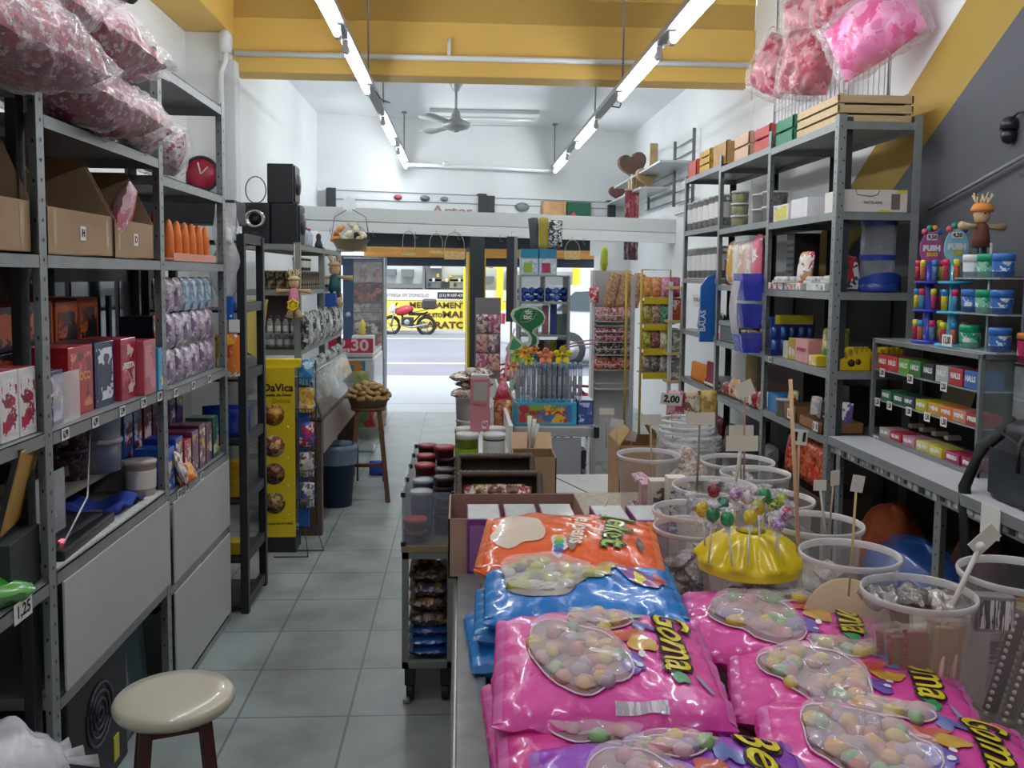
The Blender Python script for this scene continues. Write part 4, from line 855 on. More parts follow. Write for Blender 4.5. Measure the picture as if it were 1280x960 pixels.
B().tube([(-.845, 5.5, .74), (-.93, 5.5, .98), (-1.01, 5.5, .98)], .008, M('b4b8b8', .3, metal=.8)).tube([(-.93, 5.5, .98), (-.93, 7.3, .98)], .008, M('b4b8b8', .3, metal=.8)).obj('metal_edge', t)
B().bb(-.86, -.842, 5.56, 7.2, .50, .70, BRL).obj('front_rail', t)
for i, y in enumerate((5.7, 6.0, 6.4, 6.8)):
    standing_bag('craft_pack', ['white and teal', 'olive', 'beige', 'grey'][i]+' pack lying inside the sloping glass counter, '+ORD[i], 'pack', (-.96, y, .745), .20, .16, .04, ART([['dfe6e4', '3a8a7a', 'c9d0ce'], ['6a6a3a', 'b8b088', '3a3a28'], ['b8a078', '8a7450'], ['9aa0a0', '4a4e50']][i], 16, .3, i), rz=PI/2, tilt=.5, seed=i)
# blue bin with clear liner
t = thing('waste_bin', 'dark blue plastic bin with a grey liner under the counter end', 'bin', (-.86, 6.13+.12, 0))
B().shell([(.001, .003), (.105, .003), (.135, .42), (.14, .42)], M('1f3350', .5), 24, sy=.9).obj('bin', t); B().shell([(.142, .30), (.147, .40), (.146, .435), (.12, .40)], CLEAR('7f93a8', .55, .2, bump=.8, bscale=30), 24, sy=.9).obj('liner', t)
# bar stool with basket of nuts
t = thing('bar_stool', 'tall wooden stool carrying a basket of nuts', 'stool', (-.655, 6.42, 0), .1); wd = M('6d4630', .5, noise_=.2, scale=9, stretch=(6, 6, 1))
for (sx_, sy_) in ((-1, -1), (1, -1), (1, 1), (-1, 1)):
    bq = B(); vs = []
    for (r_, z) in ((.135, 0), (.075, .645)):
        for (dx, dy) in ((-.017, -.017), (.017, -.017), (.017, .017), (-.017, .017)): vs.append((sx_*r_+dx, sy_*r_*.8+dy, z))
    bq.add(vs, [(3, 2, 1, 0), (4, 5, 6, 7), (0, 1, 5, 4), (1, 2, 6, 5), (2, 3, 7, 6), (3, 0, 4, 7)], wd); bq.obj('leg', t, .003)
B().lathe([(.12, .645), (.125, .66), (.12, .672), (.001, .672)], wd, 24).obj('seat', t)
for z in (.22, .27): B().tube([(-.12, -.09 if z > .25 else .09, z), (.12, -.09 if z > .25 else .09, z)], .009, wd).obj('stretcher', t)
t = thing('woven_basket', 'low woven basket heaped with brown nuts on the tall stool', 'basket', (-.655, 6.42, .673)); B().shell([(.001, .002), (.125, .002), (.15, .075), (.155, .08)], M('7a5a3c', .8, noise_=.3, scale=40), 24).obj('basket', t)
nm = M('b3935c', .6, noise_=.2, scale=30); nm2 = M('9a7a48', .6, noise_=.2, scale=30)
nuts = []
rs = random.Random(5)
for lv, (rad, zz, cnt) in enumerate(((.14, .07, 17), (.115, .105, 14), (.08, .135, 10), (.035, .155, 4))):
    for k in range(cnt):
        a = 2*PI*k/cnt+lv*.4; nuts.append((-.655+rad*math.cos(a), 6.42+rad*math.sin(a), .673+zz+rs.uniform(-.006, .008), rs.uniform(0, 3), rs.uniform(-.5, .5)))
src = B().lathe([(.001, -.036), (.012, -.030), (.018, -.014), (.015, .0), (.019, .016), (.012, .031), (.001, .036)], nm, 10, T=RYm(PI/2)).obj('peanut')
for i, n_ in enumerate(nuts):
    o = src if i == 0 else src.copy()
    if i: COL.objects.link(o)
    o.location = n_[:3]; o.rotation_euler = (0, n_[4], n_[3]); tag(o, 'brown peanut in its shell in the stool basket, '+('rim ring of the heap' if i < 17 else 'second ring of the heap' if i < 31 else 'third ring of the heap' if i < 41 else 'peak of the heap'), 'nut', 'peanuts in the woven basket, '+('rim ring' if i < 17 else 'second ring' if i < 31 else 'third ring' if i < 41 else 'peak'))
# freezer with ice-cream picture
t = thing('ice_cream_freezer', 'white freezer with an ice cream picture and red 2,30 sign', 'freezer', (-.99, 8.6, 0))
B().box((0, 0, 0), (.42, .9, .86), M('d6dadc', .35, coat=.3)).obj('body', t, .02)
B().bb(-.20, .13, -.458, -.452, .30, .83, ART(['3a78a0', 'e4dccc', '4a88b0', 'd08a3a', 'e8e4dc', '3a78a0'], 5, .4, 7)).obj('picture', t)
b = B(); letter(b, 'eo', .16, M('8a5a2a', .5), FRONT(-.08, -.46, .60), .001, .002); b.obj('lettering', t)
B().bb(-.2, .2, -.46, .44, .86, .90, M('c4cacc', .3)).obj('lid', t, .008)
b = B(); b.bb(-.20, .20, -.44, -.435, .90, 1.03, M('d6405c', .5)); letter(b, '2,30', .14, M('f4dfe4', .5), FRONT(.02, -.442, .965), .001, .004, width=.28); b.obj('price_sign', t, label='red price sign with 2,30')
b = B(); b.bb(.0, .0, 0, 0, 0, 0, PAPER) 
ps_ = carton('poster_sign', 'red number poster at the far end beside the freezer', 'sign', (-1.28, 8.9, 1.26), (.24, .01, .16), M('d03a50', .5), 0, text='2,', tm=M('f4dfe4', .5), ts=.8); B().tube([(0, .02, -1.26), (0, .02, .1)], .01, WHT if 'WHT' in globals() else PAPER).obj('stand_pole', ps_)
# glass-door fridge with chocolates at the front wall
t = thing('glass_door_fridge', 'blue-edged glass cabinet full of chocolate pictures at the doorway', 'fridge', (XY(455, 9.9), 9.9, 0))
W2 = .43
B().bb(-W2/2, W2/2, 0, .4, .0, 1.80, M('5a6b80', .4)).obj('body', t, .01)
B().bb(-W2/2-.01, -W2/2+.10, -.02, 0, .02, 1.78, M('4a6284', .35)).lathe([(.03, 0), (.001, .008)], M('d8e8f4', .3), 16, T=FRONT(-W2/2+.045, -.02, 1.17)).obj('blue_strip', t)
shelfart = [(['d8b8b0', 'e8dcd8', 'b09098', 'c8c0d0'], 1.52, 1.74), (['4a2420', '8a4038', 'c87868', '2a1414'], 1.31, 1.50), (['a8aca8', 'd0d4d0', '8a8f8c'], 1.20, 1.29), (['c0c4bc', '9aa09a'], 1.11, 1.19), (['5a2a30', 'e0dcd8', 'c8a878', '3a1a20'], .96, 1.09), (['b02c40', 'e8d8c8', 'd0a870', '8a2030'], .75, .94), (['4a2030', '9a8898', 'c03048'], .55, .73)]
for cols, z0, z1 in shelfart: B().bb(-W2/2+.105, W2/2-.02, -.012, -.004, z0, z1, ART(cols, 16, .3, z0*10)).obj('chocolate_print', t)
B().bb(-W2/2+.10, W2/2, -.022, -.014, .1, 1.78, CLEAR('ffffff', .12, .05)).obj('glass_door', t)
B().tube([(W2/2, -.03, .05), (W2/2, -.03, 1.78), (-W2/2, -.03, 1.78)], .012, M('c9ced0', .3)).obj('door_frame', t)
t = thing('display_stand', 'white and yellow small stand with bottles before the glass cabinet', 'stand', (-1.02, 9.3, 0)); B().bb(-.1, .12, 0, .2, 0, .98, M('d8dcd8', .5)).obj('body', t, .01)
B().lathe([(.03, .98), (.03, 1.10), (.012, 1.14)], M('e0cc50', .4), 12, (0, .1, 0)).obj('bottle', t)
# produce crates by the stool
t = thing('wire_basket', 'clear plastic crate with green and red goods behind the stool', 'crate', (-.70, 7.0, .30)); B().shell([(.10, 0), (.13, .14), (.135, .14)], CLEAR('e4e8e4', .4), 4, T=RZm(PI/4), sx=1.2).obj('crate', t); B().tube([(-.1, 0, -.3), (-.1, 0, .1)], .008, wire).tube([(.1, 0, -.3), (.1, 0, .1)], .008, wire).obj('leg_frame', t)
for i, (dx, dz, c1) in enumerate(((-.06, .02, '3f6a34'), (.03, .02, 'b0a078'), (.0, .10, 'a83040'), (-.05, .14, '5a7a48'), (.06, .12, 'c9b890'))): standing_bag('snack_bag', ['green', 'beige', 'red', 'leafy green', 'cream'][i]+' crinkled bag in the clear crate behind the stool', 'bag of snacks', (-.70+dx, 7.0, .31+dz), .12, .16, .05, M(c1, .4, noise_=.4, scale=20), seed=i)
standing_bag('snack_bag', 'bright blue bag on the floor behind the tall stool', 'bag of snacks', (-.66, 7.2, 0), .14, .12, .06, M('2f5ac8', .4, noise_=.3, scale=20), seed=9)
for i, (x, z, c1) in enumerate(((-.86, .52, 'b8ae80'), (-.84, .62, '9aa060'), (-.83, .44, '4a5a34'))): standing_bag('snack_bag', ['pale yellow', 'olive', 'dark green'][i]+' vegetable snack bag hanging at the counter end', 'bag of snacks', (x+.02, 7.4, z), .14, .20, .05, M(c1, .4, noise_=.3, scale=20), seed=i+3)
# hanging basket of stuffed goods near the shelf and wire hangers
t = thing('hanging_basket', 'hanging wire basket filled with cream and orange felt pieces', 'basket', (XY(438, 9.08), 9.08, 1.86)); t.scale = (1.1, 1.1, 1.1)
B().shell([(.02, -.02), (.12, .0), (.17, .08), (.175, .08)], M('8a7a5c', .7), 20).obj('basket', t); B().tube([(-.17, 0, .08), (-.14, 0, .28), (0, 0, .36), (.14, 0, .28), (.17, 0, .08)], .004, M('6a6a68', .4), 5).tube([(0, 0, .36), (.02, 0, .42), (0, 0, .44)], .004, M('6a6a68', .4), 5).obj('wire_handle', t)
fl = [('d98a4a', (-.12, -.04, .12)), ('e8a868', (-.08, -.08, .17)), ('e8e0c8', (.0, -.1, .13)), ('ddd4b8', (.06, -.08, .17)), ('e8e0c8', (.12, -.05, .12)), ('c9c0a0', (.03, 0, .2)), ('e0d8bc', (-.03, -.1, .07)), ('d8c8a0', (.09, -.09, .08)), ('d8904e', (-.13, -.06, .08))]
for i, (c1, q) in enumerate(fl):
    tt = thing('felt_bird', ['orange', 'cream'][0 if c1[0] == 'd' and c1[1] in '98' or c1 == 'e8a868' else 1]+' felt piece in the hanging basket, '+ORDL[i], 'felt toy', (t.location.x+q[0]*1.1, 9.08+q[1]*1.1, 1.86+q[2]*1.1), i, 'felt pieces in the hanging basket')
    B().lathe([(.001, -.05), (.025, -.03), (.034, 0), (.022, .03), (.018, .045), (.001, .055)], M(c1, .8), 10, T=RXm(1.2)).ball((0, -.045, .02), .02, M(c1, .8), 8).obj('body', tt)
wl = M('a0a29c', .4); k = 0
for (px, top, w_, bot, kind) in ((448, 283, 20, 312, 1), (511, 289, 15, 317, 0), (545, 292, 16, 315, 0), (568, 290, 24, 322, 2), (678, 291, 0, 0, -1), (715, 300, 18, 322, 2)):
    if kind < 0: continue
    y = 9.30-(XY(px, 9.1)+1.64)*.0633-.02; xc = XY(px, y); zf = 2.045-(xc+1.64)*.0277; z1 = P(px, top, Y=y).z; z0 = P(px, bot, Y=y).z; hw = w_/2/FPX*y
    t = thing('swing_perch', ['thin wire swing perch hanging under the white shelf, ', 'wire swing perch with a wooden seat under the white shelf, ', 'wire swing perch with slatted wooden seat under the shelf, '][kind]+ORDL[k], 'bird perch', (xc, y, 0), 0, 'wire perches hanging under the white shelf'); k += 1
    arc = [(-hw, 0, z0)]+[(-hw*math.cos(a), 0, z1-hw*1.4*(1-math.sin(a))) for a in [PI*i/10 for i in range(11)]]+[(hw, 0, z0)]
    B().tube(arc, .004, wl, 5).obj('wire', t)
    B().tube([(0, 0, z1), (0, .0, max(z1+.02, zf-.02)), (0, .03, max(z1+.04, zf+.01))], .003, wl, 4).obj('hook', t)
    B().bb(-hw-.005, hw+.005, -.03, .03, z0-.02, z0+(.06 if kind == 2 else .01 if kind == 0 else .04), M('d4b87c', .6, noise_=.2, scale=50)).obj('wooden_seat', t, .003)
o = B().bb(XY(421, 9.2), XY(443, 9.2), 9.14, 9.15, P(430, 315, Y=9.2).z, P(430, 284, Y=9.2).z, M('e4e8e8', .5)).obj('paper_card'); tag(o, 'white paper card hanging from the shelf behind the felt basket', 'card')
# banners over the door, behind the shelf
def banner(lab, t0, t1, za, zb):
    t = thing('sign_box', lab, 'sign', (0, 0, 0)); t.matrix_world = FW
    B().bb(t0, t1, -.10, -.02, za, zb, M('dfe3e3', .5)).obj('panel', t)
    for s_ in (t0, t1): B().bb(s_-.05, s_+.05, -.13, -.02, za, zb+.02, M('2c3034', .5)).obj('end_cap', t, .006)
    for z in (za+.09, za+.19, zb-.01): B().bb(t0, t1, -.106, -.10, z, z+.012, M('8a8f92', .4)).obj('rail_line', t)
    return t
z0 = 2.26; 
s1 = banner('white roller sign with dark ends over the doorway, nearer the long aisle', .14, 1.92, z0, 2.56)
s2 = banner('white roller sign with green and wooden pieces over the doorway', 2.02, 3.6, z0, 2.54)
for (x, z, c1, w_) in ((.9, 2.50, 'c05a6a', .10), (1.22, 2.50, '7a8088', .12), (1.45, 2.50, '8f9498', .1)): 
    o = B().lathe([(w_/2, 0), (.001, .01)], M(c1, .5), 14, T=FW @ FRONT(x, -.115, z), sy=.6).obj('decor_tag'); tag(o, {'c05a6a': 'pink oval tag', '7a8088': 'grey oval tag', '8f9498': 'pale grey oval tag'}[c1]+' stuck on the white roller sign', 'tag')
b = B(); letter(b, 'Artes', .16, M('a88878', .6), FW @ FRONT(1.55, -.12, 2.36), .004, .002, width=.5); o = b.obj('brown_lettering', s1); o.matrix_parent_inverse = s1.matrix_world.inverted(); 
o = B().lathe([(.09, 0), (.07, .01), (.001, .01)], M('7a7f84', .4), 18, T=FW @ FRONT(2.42, -.12, 2.44), sx=1, sy=.6).obj('oval_plate'); tag(o, 'dark oval plate fixed on the roller sign beyond the pillar', 'plate')
o = B().bb(2.66, 2.96, -.2, -.12, 2.28, 2.52, M('c9a070', .6, noise_=.2), T=FW).obj('wooden_box_lid', bevel=.01); tag(o, 'pale wooden board on the shelf before the roller sign', 'board')
o = B().bb(2.99, 3.30, -.16, -.12, 2.34, 2.52, M('2f6a50', .6), T=FW).obj('green_board', bevel=.004); tag(o, 'dark green board on the shelf behind the wooden pieces', 'board')
o = B().lathe([(.07, 0), (.05, .05), (.001, .06)], M('b8405a', .6), 4, T=FW @ FRONT(3.05, -.2, 2.33)).obj('gift_bow'); tag(o, 'pink pointed ornament on the shelf by the green board', 'ornament')
t = thing('paper_snowflake', 'white cut paper snowflake on the shelf board, above the hanging basket', 'ornament', (XY(437, 9.1), 9.08, P(437, 255, Y=9.1).z)); b = B(); pts = [((.085 if k % 2 else .06)*math.cos(2*PI*k/24), (.085 if k % 2 else .06)*math.sin(2*PI*k/24)) for k in range(24)]; b.prism(pts, 0, .004, M('eef2f4', .5), T=RXm(PI/2)); b.obj('paper', t)
t = thing('wall_socket', 'small round grey fitting on the far wall, above the roller sign', 'wall fitting', tuple(P(409, 193, Y=10.6))); B().lathe([(.05, -.03), (.05, .03), (.03, .04), (.001, .04)], M('8a8d8e', .4), 14, T=RXm(PI/2)).obj('body', t)
# ================= CENTRE =================
ALU = M('b9bdbd', .35, metal=.6); WHT = M('dadcda', .5)
# ---- narrow glass-topped trolley ----
t = thing('display_trolley', 'narrow grey display trolley on castors with a clear bin on top', 'trolley', (0, 0, 0)); GR = M('8b8d88', .5, noise_=.08)
x0, x1, y0, y1 = -.215, -.022, 3.30, 4.25
b = B()
for x in (x0+.012, x1-.012):
    for y in (y0+.012, y1-.012): b.bb(x-.012, x+.012, y-.012, y+.012, .13, .575, GR)
for z in (.13, .55): b.bb(x0, x1, y0, y0+.024, z, z+.025, GR).bb(x0, x1, y1-.024, y1, z, z+.025, GR).bb(x0, x0+.024, y0, y1, z, z+.025, GR)
b.bb(x0, x1, y0, y1, .13, .14, GR); b.obj('frame', t)
B().bb(x0-.003, x1+.003, y0-.003, y1, .575, .60, M('9b8a68', .5, noise_=.1)).obj('wooden_top', t, .002)
g = CLEAR('aab4c4', .22, .05, .4)
b = B()
for a in ((x0, x1, y0, y0+.003), (x0, x1, y1-.003, y1), (x0, x0+.003, y0, y1), (x1-.003, x1, y0, y1)): b.bb(a[0], a[1], a[2], a[3], .60, .80, g)
b.obj('glass_bin', t)
for y in (y0, 3.55, 3.8, 4.03, y1):
    B().bb(x0-.004, x0+.012, y-.008, y+.008, .785, .803, M('1c1e20', .4)).obj('corner_clip', t)
B().bb(x0-.004, x0+.014, y0-.005, y0+.012, .60, .615, M('1c1e20', .4)).bb(x1-.012, x1+.003, y0-.005, y0+.012, .785, .803, M('1c1e20', .4)).obj('corner_clip', t)
for (x, y) in ((x0+.03, y0+.03), (x1-.03, y0+.03), (x0+.03, y1-.05)):
    c_ = B(); c_.lathe([(.02, -.012), (.032, -.014), (.034, 0), (.032, .014), (.02, .012)], M('1b1d1f', .5), 18, T=TR(x, y, .035) @ RYm(PI/2)); c_.bb(x-.02, x+.02, y-.03, y+.03, .065, .13, M('1b1d1f', .5)); c_.obj('castor', t, .002)
B().bb(x0+.005, x0+.03, y0-.02, y0+.01, .008, .02, M('8a8c8c', .4)).obj('brake_lever', t)
dk = M('2c2226', .3, noise_=.2)
src = tub('sweet_jar', 'x', 'jar', (0, 0, 0), .038, .036, dk, M('3a2a2e', .4), lh=.012, seg=16, group='dark sweet jars stacked in the clear bin')
pos = [(-.063, 3.47, .602+.037*k) for k in range(6)]+[(-.063, 3.62, .602+.037*k) for k in range(6)]+[(-.063, 3.85, .602+.037*k) for k in range(6)]
for i, p in enumerate(pos):
    lab = 'dark sweet jar in the clear bin, '+['front', 'middle', 'rear'][i//6]+' stack, '+['lowest', 'second', 'third', 'fourth', 'fifth', 'topmost'][i % 6]+' one'
    if i == 0: src.location = p; src['label'] = lab
    else: dup(src, p, label=lab)
def sj(lab, p, lidc, bodyc, h=.045, r=.04, n=None):
    return tub('sweet_jar', lab, 'jar', p, r, h, M(bodyc, .3, noise_=.2), M(lidc, .35), lh=.014, seg=18)
s_ = tub('sweet_jar', 'clear jar with pale lid in the bin, nearest the aisle', 'jar', (-.15, 3.46, .602), .04, .17, CLEAR('9aa4b8', .45), CLEAR('c9d0d8', .5), contents=M('5a5a70', .5), seg=20)
dup(s_, (-.15, 3.62, .602), label='clear jar with pinkish lid behind the pale-lidded jar', scale=(1, 1, 1.05))
for i, (x, y, z, lc, bc) in enumerate(((-.168, 3.36, .602, 'c84a3a', '8a3028'), (-.168, 3.36, .645, 'd85a44', 'a84034'), (-.15, 3.80, .76, 'a04048', '7a2c34'), (-.07, 3.85, .826, 'a03a48', '6a2830'), (-.15, 3.95, .77, '9a3848', '6a2830'), (-.07, 4.0, .80, 'a03a48', '7a2c34'), (-.15, 4.08, .79, '8a3040', '5a2028'))):
    sj(['squat red jar on the wooden floor of the clear bin', 'squat orange-red jar on top of the squat red jar', 'red-lidded jar in the bin, behind the clear jars', 'red-lidded jar on top of the rear dark stack', 'dark red jar at the back by the aisle', 'dark red jar at the back by the table', 'maroon jar at the far end of clear bin'][i], (x, y, z), lc, bc)
for i, (x, y) in enumerate(((-.15, 3.80), (-.15, 3.95), (-.07, 4.0), (-.15, 4.08))):
    tub('sweet_jar', 'tall dark jar supporting a red jar in the bin, '+ORD[i], 'jar', (x, y, .602), .036, [.157, .167, .197, .187][i], dk, M('4a2a30', .4), seg=14)
bagc = [('1f5aa8', .165, 'bright blue', .04), ('2a6ab8', .205, 'mid blue', .04), ('1c4a90', .245, 'deep blue', .045), ('2a2420', .29, 'brown and gold', .06), ('3a2c34', .35, 'dark brown', .055), ('4a2a5a', .405, 'purple and brown', .055), ('2c2230', .46, 'blackish purple', .055)]
for i, (c1, z, nm_, th) in enumerate(bagc):
    tt = thing('snack_bag', '%s bag of sweets stacked inside the trolley, %s' % (nm_, ['lowest', 'second lowest', 'third lowest', 'fourth lowest', 'fifth lowest', 'sixth lowest', 'topmost'][i]), 'bag of sweets', (-.118, 3.45, z+.01))
    S = pillow(.15, .24, th*1.15, seed=i+2, wr=.14); m_ = M(c1, .25, coat=.6, noise_=.3, scale=30) if i < 3 else ART([c1, c1, 'a8804a', '5a4634', c1, '8a6a6a'], 55, .3, i)
    bagmesh(S, m_, 20, 16).obj('pouch', tt)
# ---- white gondola behind the trolley ----
t = thing('gondola_shelf', 'white shop shelf unit behind the trolley loaded with sweet tubs', 'shelf unit', (0, 0, 0))
for z in (.12, .48, .86): B().bb(.02, .20, 3.60, 5.3, z, z+.03, WHT).obj('shelf', t)
B().bb(.195, .21, 3.6, 5.3, 0, 1.0, WHT).obj('back_panel', t); B().bb(.02, .20, 5.28, 5.3, 0, 1.0, WHT).obj('end_panel', t)
B().bb(.0, .04, 3.58, 3.62, 0, .86, M('8b8d88', .5)).obj('post', t); B().bb(.0, .04, 5.26, 5.30, 0, .86, M('8b8d88', .5)).obj('post', t)
tub('sweet_tub', 'white square-shouldered tub under the clear tub', 'tub', (.035, 4.05, .892), .052, .065, M('e4e4e0', .5), M('d0d0cc', .4), seg=20)
tub('sweet_tub', 'clear tub of grey sweets on top of the white tub', 'tub', (.035, 4.05, .958), .056, .11, CLEAR('e4e4e8', .3), CLEAR('e8e8ec', .6), contents=ART(['8a8488', 'b8b2b0', '5a5458', 'd0ccc8'], 60, .4, 3), seg=20)
for i, (x, y, z, cols) in enumerate(((.03, 4.02, 1.075, ['c9b0a0', '6a5048', 'e8dcd4', '8a6a60']), (.06, 4.10, 1.11, ['4a4a5a', 'b8a898', '8a5a4a', 'e0d8d0']), (.02, 4.10, 1.145, ['b89080', 'e8e0d8', '6a4a50', '3a3a48']), (.08, 4.05, 1.165, ['a8988c', '5a4038', 'd8d0c8']))):
    tt = thing('sweet_bag', 'flat crinkled sweet bag heaped over the clear tub, '+['lowest', 'second', 'third', 'topmost'][i]+' one', 'bag of sweets', (x, y, z), i*.6)
    bagmesh(pillow(.15, .11, .04, seed=i+20, wr=.2), ART(cols, 50, .4, i), 16, 12).obj('pouch', tt)
for i, c1 in enumerate(('a83048', 'c9c4c0', '8a2438')): carton('sweet_box', ['dark pink', 'pale grey', 'deep red'][i]+' box on the white shelf behind the cans', 'box', (.07+.0*i, 4.3+i*.25, .892), (.12, .16, .07+.03*i), M(c1, .4), .1)
for i, (z, c1) in enumerate(((.512, 'b05a6a'), (.152, 'c98a98'))):
    for k in range(3): carton('sweet_box', '%s box low on the white shelf unit, %s' % (['dusty pink', 'pale pink'][i], ORD[k]), 'box', (.12, 3.75+k*.4, z), (.16, .22, .16), ART([c1, 'e0d0d0', '8a4050'], 20, .4, k+i), 0)
# ---- cans and pink box ----
t = thing('can_platform', 'white low crate holding the green and white cans', 'crate', (.09, 3.40, 0)); B().bb(-.11, .12, -.13, .15, .0, .86, WHT).obj('body', t, .004)
zc = .862
for lab, x, y, c1, lc in (('lime green can with a white lid beside the white can', .025, 3.34, '8fae1e', 'd4d8d4'), ('white and dark green can with a white lid', .125, 3.34, '2c5a44', 'd8dcda'), ('green can with a white lid half hidden behind the pink box', .02, 3.46, '7a9a2c', 'c9ccc8'), ('dark can with a white lid behind the white can', .13, 3.47, '4a5450', 'd0d4d0')):
    tt = tub('tin_can', lab, 'can', (x, y, zc), .041, .155, M(c1, .35, coat=.3), M(lc, .35), rt=.041, seg=24, lh=.02)
    B().shell([(.0418, .075 if c1[0] == '2' else .03), (.0418, .13 if c1[0] == '2' else .1)], M('d8dcd8' if c1[0] == '2' else c1, .4), 24).obj('label_band', tt)
    if c1 == '8fae1e': b = B(); b.prism([(-.014, -.02), (.002, -.02), (.014, .02), (-.002, .02)], 0, .002, INK, T=FRONT(.008, -.042, .05)); b.obj('black_mark', tt)
t = thing('tall_packet', 'tall pink packet with a clear window standing on the cans', 'packet', (.072, 3.40, zc+.156), .0)
PK = M('c9808a', .5, noise_=.05); B().box((0, 0, 0), (.072, .06, .20), PK).obj('carton', t, .003)
B().bb(-.024, .026, -.0315, -.0305, .115, .185, CLEAR('c9ccc4', .6)).obj('window', t); b = B(); b.bb(.008, .03, -.0315, -.0305, .01, .045, ART(['b06a78', 'e8d0d4'], 90, .5)); b.obj('barcode', t)
b = B(); letter(b, 'PIRULITO', .011, M('8a3a50', .5), FRONT(0, -.0315, .10), .0003); b.obj('lettering', t)
B().bb(-.034, .034, -.02, .02, .20, .212, M('c9c9c4', .5)).obj('cap_flap', t, .003)
# ---- braided frame trays ----
braid = M('5e5046', .6, noise_=.35, scale=60)
def braided(lab, p, w, h, tilt, rz):
    t = thing('wicker_tray', lab, 'tray', p, rz); T = RXm(tilt); fw_ = .018
    b = B()
    for (a, q) in (((-w/2, 0), (w/2, 0)), ((-w/2, h), (w/2, h)), ((-w/2, 0), (-w/2, h)), ((w/2, 0), (w/2, h))):
        n = max(4, int(math.hypot(q[0]-a[0], q[1]-a[1])/.0065))
        pts = [(a[0]+(q[0]-a[0])*i/n, a[1]+(q[1]-a[1])*i/n, 0) for i in range(n+1)]
        b.tube(pts, [.011 if i % 2 else .0085 for i in range(n+1)], braid, 8, T)
    b.obj('braided_frame', t)
    B().bb(-w/2, w/2, 0, h, -.05, -.045, M('2c2420', .7), T=T).bb(-w/2, w/2, 0, .004, -.05, 0, M('3a302a', .7), T=T).bb(-w/2, w/2, h-.004, h, -.05, 0, M('3a302a', .7), T=T).bb(-w/2, -w/2+.004, 0, h, -.05, 0, M('3a302a', .7), T=T).bb(w/2-.004, w/2, 0, h, -.05, 0, M('3a302a', .7), T=T).obj('tray', t)
    return t, T
t1, T1 = braided('near dark braided tray holding beige sweet packs', (.118, 2.66, .908), .245, .11, 1.0, 0)
for i, (x, y, w_, h_, cols) in enumerate(((-.02, .035, .18, .04, ['d8c4bc', 'c9b0ac', 'e8dcd8']), (.0, .065, .16, .035, ['c9b48c', '8a6a48', 'e0d0b0', '6a3a38']), (-.085, .06, .05, .05, ['c86a48', 'e8d8d0', '8a3038']), (.075, .045, .05, .06, ['a83a40', 'e8d8d0', 'c9b0a8']))):
    tt = thing('sweet_pack', ['long pale pack lying in the near braided tray', 'long beige and brown pack in the near braided tray', 'orange and white pack at one end of near braided tray', 'red and white pack at the other end of near braided tray'][i], 'pack', tuple(Vector((.118, 2.66, .908))+(T1 @ Vector((x, y, -.03+.012*(i % 2)))))); tt.rotation_euler = (1.0, 0, 0)
    bagmesh(pillow(w_, h_, .02, seed=i, wr=.15), ART(cols, 60, .35, i), 14, 8).obj('pouch', tt)
t2, T2 = braided('far dark braided tray in front of the green cans', (.115, 2.92, .895), .245, .12, 1.15, 0)
carton('flat_carton', 'flat brown carton under the two braided trays', 'box', (.118, 2.82, .821), (.25, .44, .065), M('8f7460', .8), 0)
# ---- cardboard box with purple-topped cartons (on the table) ----
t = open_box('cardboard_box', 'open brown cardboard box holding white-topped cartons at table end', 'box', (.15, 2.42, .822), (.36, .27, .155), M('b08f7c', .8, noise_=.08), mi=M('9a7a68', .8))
src = carton('sweet_carton', 'x', 'box', (0, 0, 0), (.088, .16, .15), M('7a3a80', .4), 0, top=M('c4c8c4', .35, coat=.5, noise_=.12, scale=25), front=M('a06aa8', .4), group='white-topped purple cartons at the table end')
row(src, [(.062+i*.098, 2.36, .827) for i in range(2)]+[(.062+.098*2, 2.36, .827)]+[(.40, 2.36, .822), (.50, 2.36, .822)], 'purple carton with shiny white top at the table end', ords=ORDL, group='white-topped purple cartons at the table end')
# ---- white chest with price card, tan box, cardboard box ----
t = thing('white_chest', 'low white chest with a dark seam behind the display table', 'chest', (.53, 3.62, 0)); B().bb(-.22, .22, -.3, .36, 0, .72, M('c9ccc8', .4, noise_=.06)).obj('body', t, .01); B().box((-.02, .03, .7202), (.006, .72, .0015), M('4a4a4a', .6), rz=.35).obj('seam', t)
def card_stick(lab, base, top, st='', w=.075, h=.045, rz=0, mstick=None, r=.003, name='price_sign', behind=False, cardm=None, group=None, tiltc=0):
    """price card on a thin stick from base to top"""
    t = thing(name, lab, 'price sign', base, 0, group); d = Vector(top)-Vector(base)
    ms = mstick or M('c9b48c', .6)
    B().tube([(0, 0, 0), d*.5, d], r, ms, 6).obj('stick', t)
    T = TR(d.x, d.y+(.004 if behind else -.004), d.z-h*.4) @ RZm(rz) @ RYm(tiltc)
    b = B(); b.box((0, 0, -h/2), (w, .0012, h), cardm or M('e6e2da', .6), T=T); o = b.obj('card', t)
    if st:
        bb_ = B(); letter(bb_, st, h*.75, INK, T @ FRONT(0, -.0012, 0), .0002, .0012, width=w*.78); bb_.obj('lettering', t)
    return t
card_stick('flat white price card reading 2,50 behind the purple cartons', (.46, 3.42, .72), (.46, 3.42, .76), '2,50', w=.09, h=.04)
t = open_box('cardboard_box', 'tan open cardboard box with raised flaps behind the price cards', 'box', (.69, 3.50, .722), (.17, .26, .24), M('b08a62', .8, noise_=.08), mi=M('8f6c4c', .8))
for (sx_, a) in ((-1, .6), (1, -.5)): B().box((0, 0, 0), (.004, .24, .07), M('b89468', .8), T=TR(sx_*.083, 0, .24) @ RYm(a)).obj('flap', t)
t = open_box('cardboard_box', 'small tan box with a folded flap behind the braided trays', 'box', (.26, 3.18, .822), (.15, .16, .15), M('a58a6c', .8, noise_=.08))
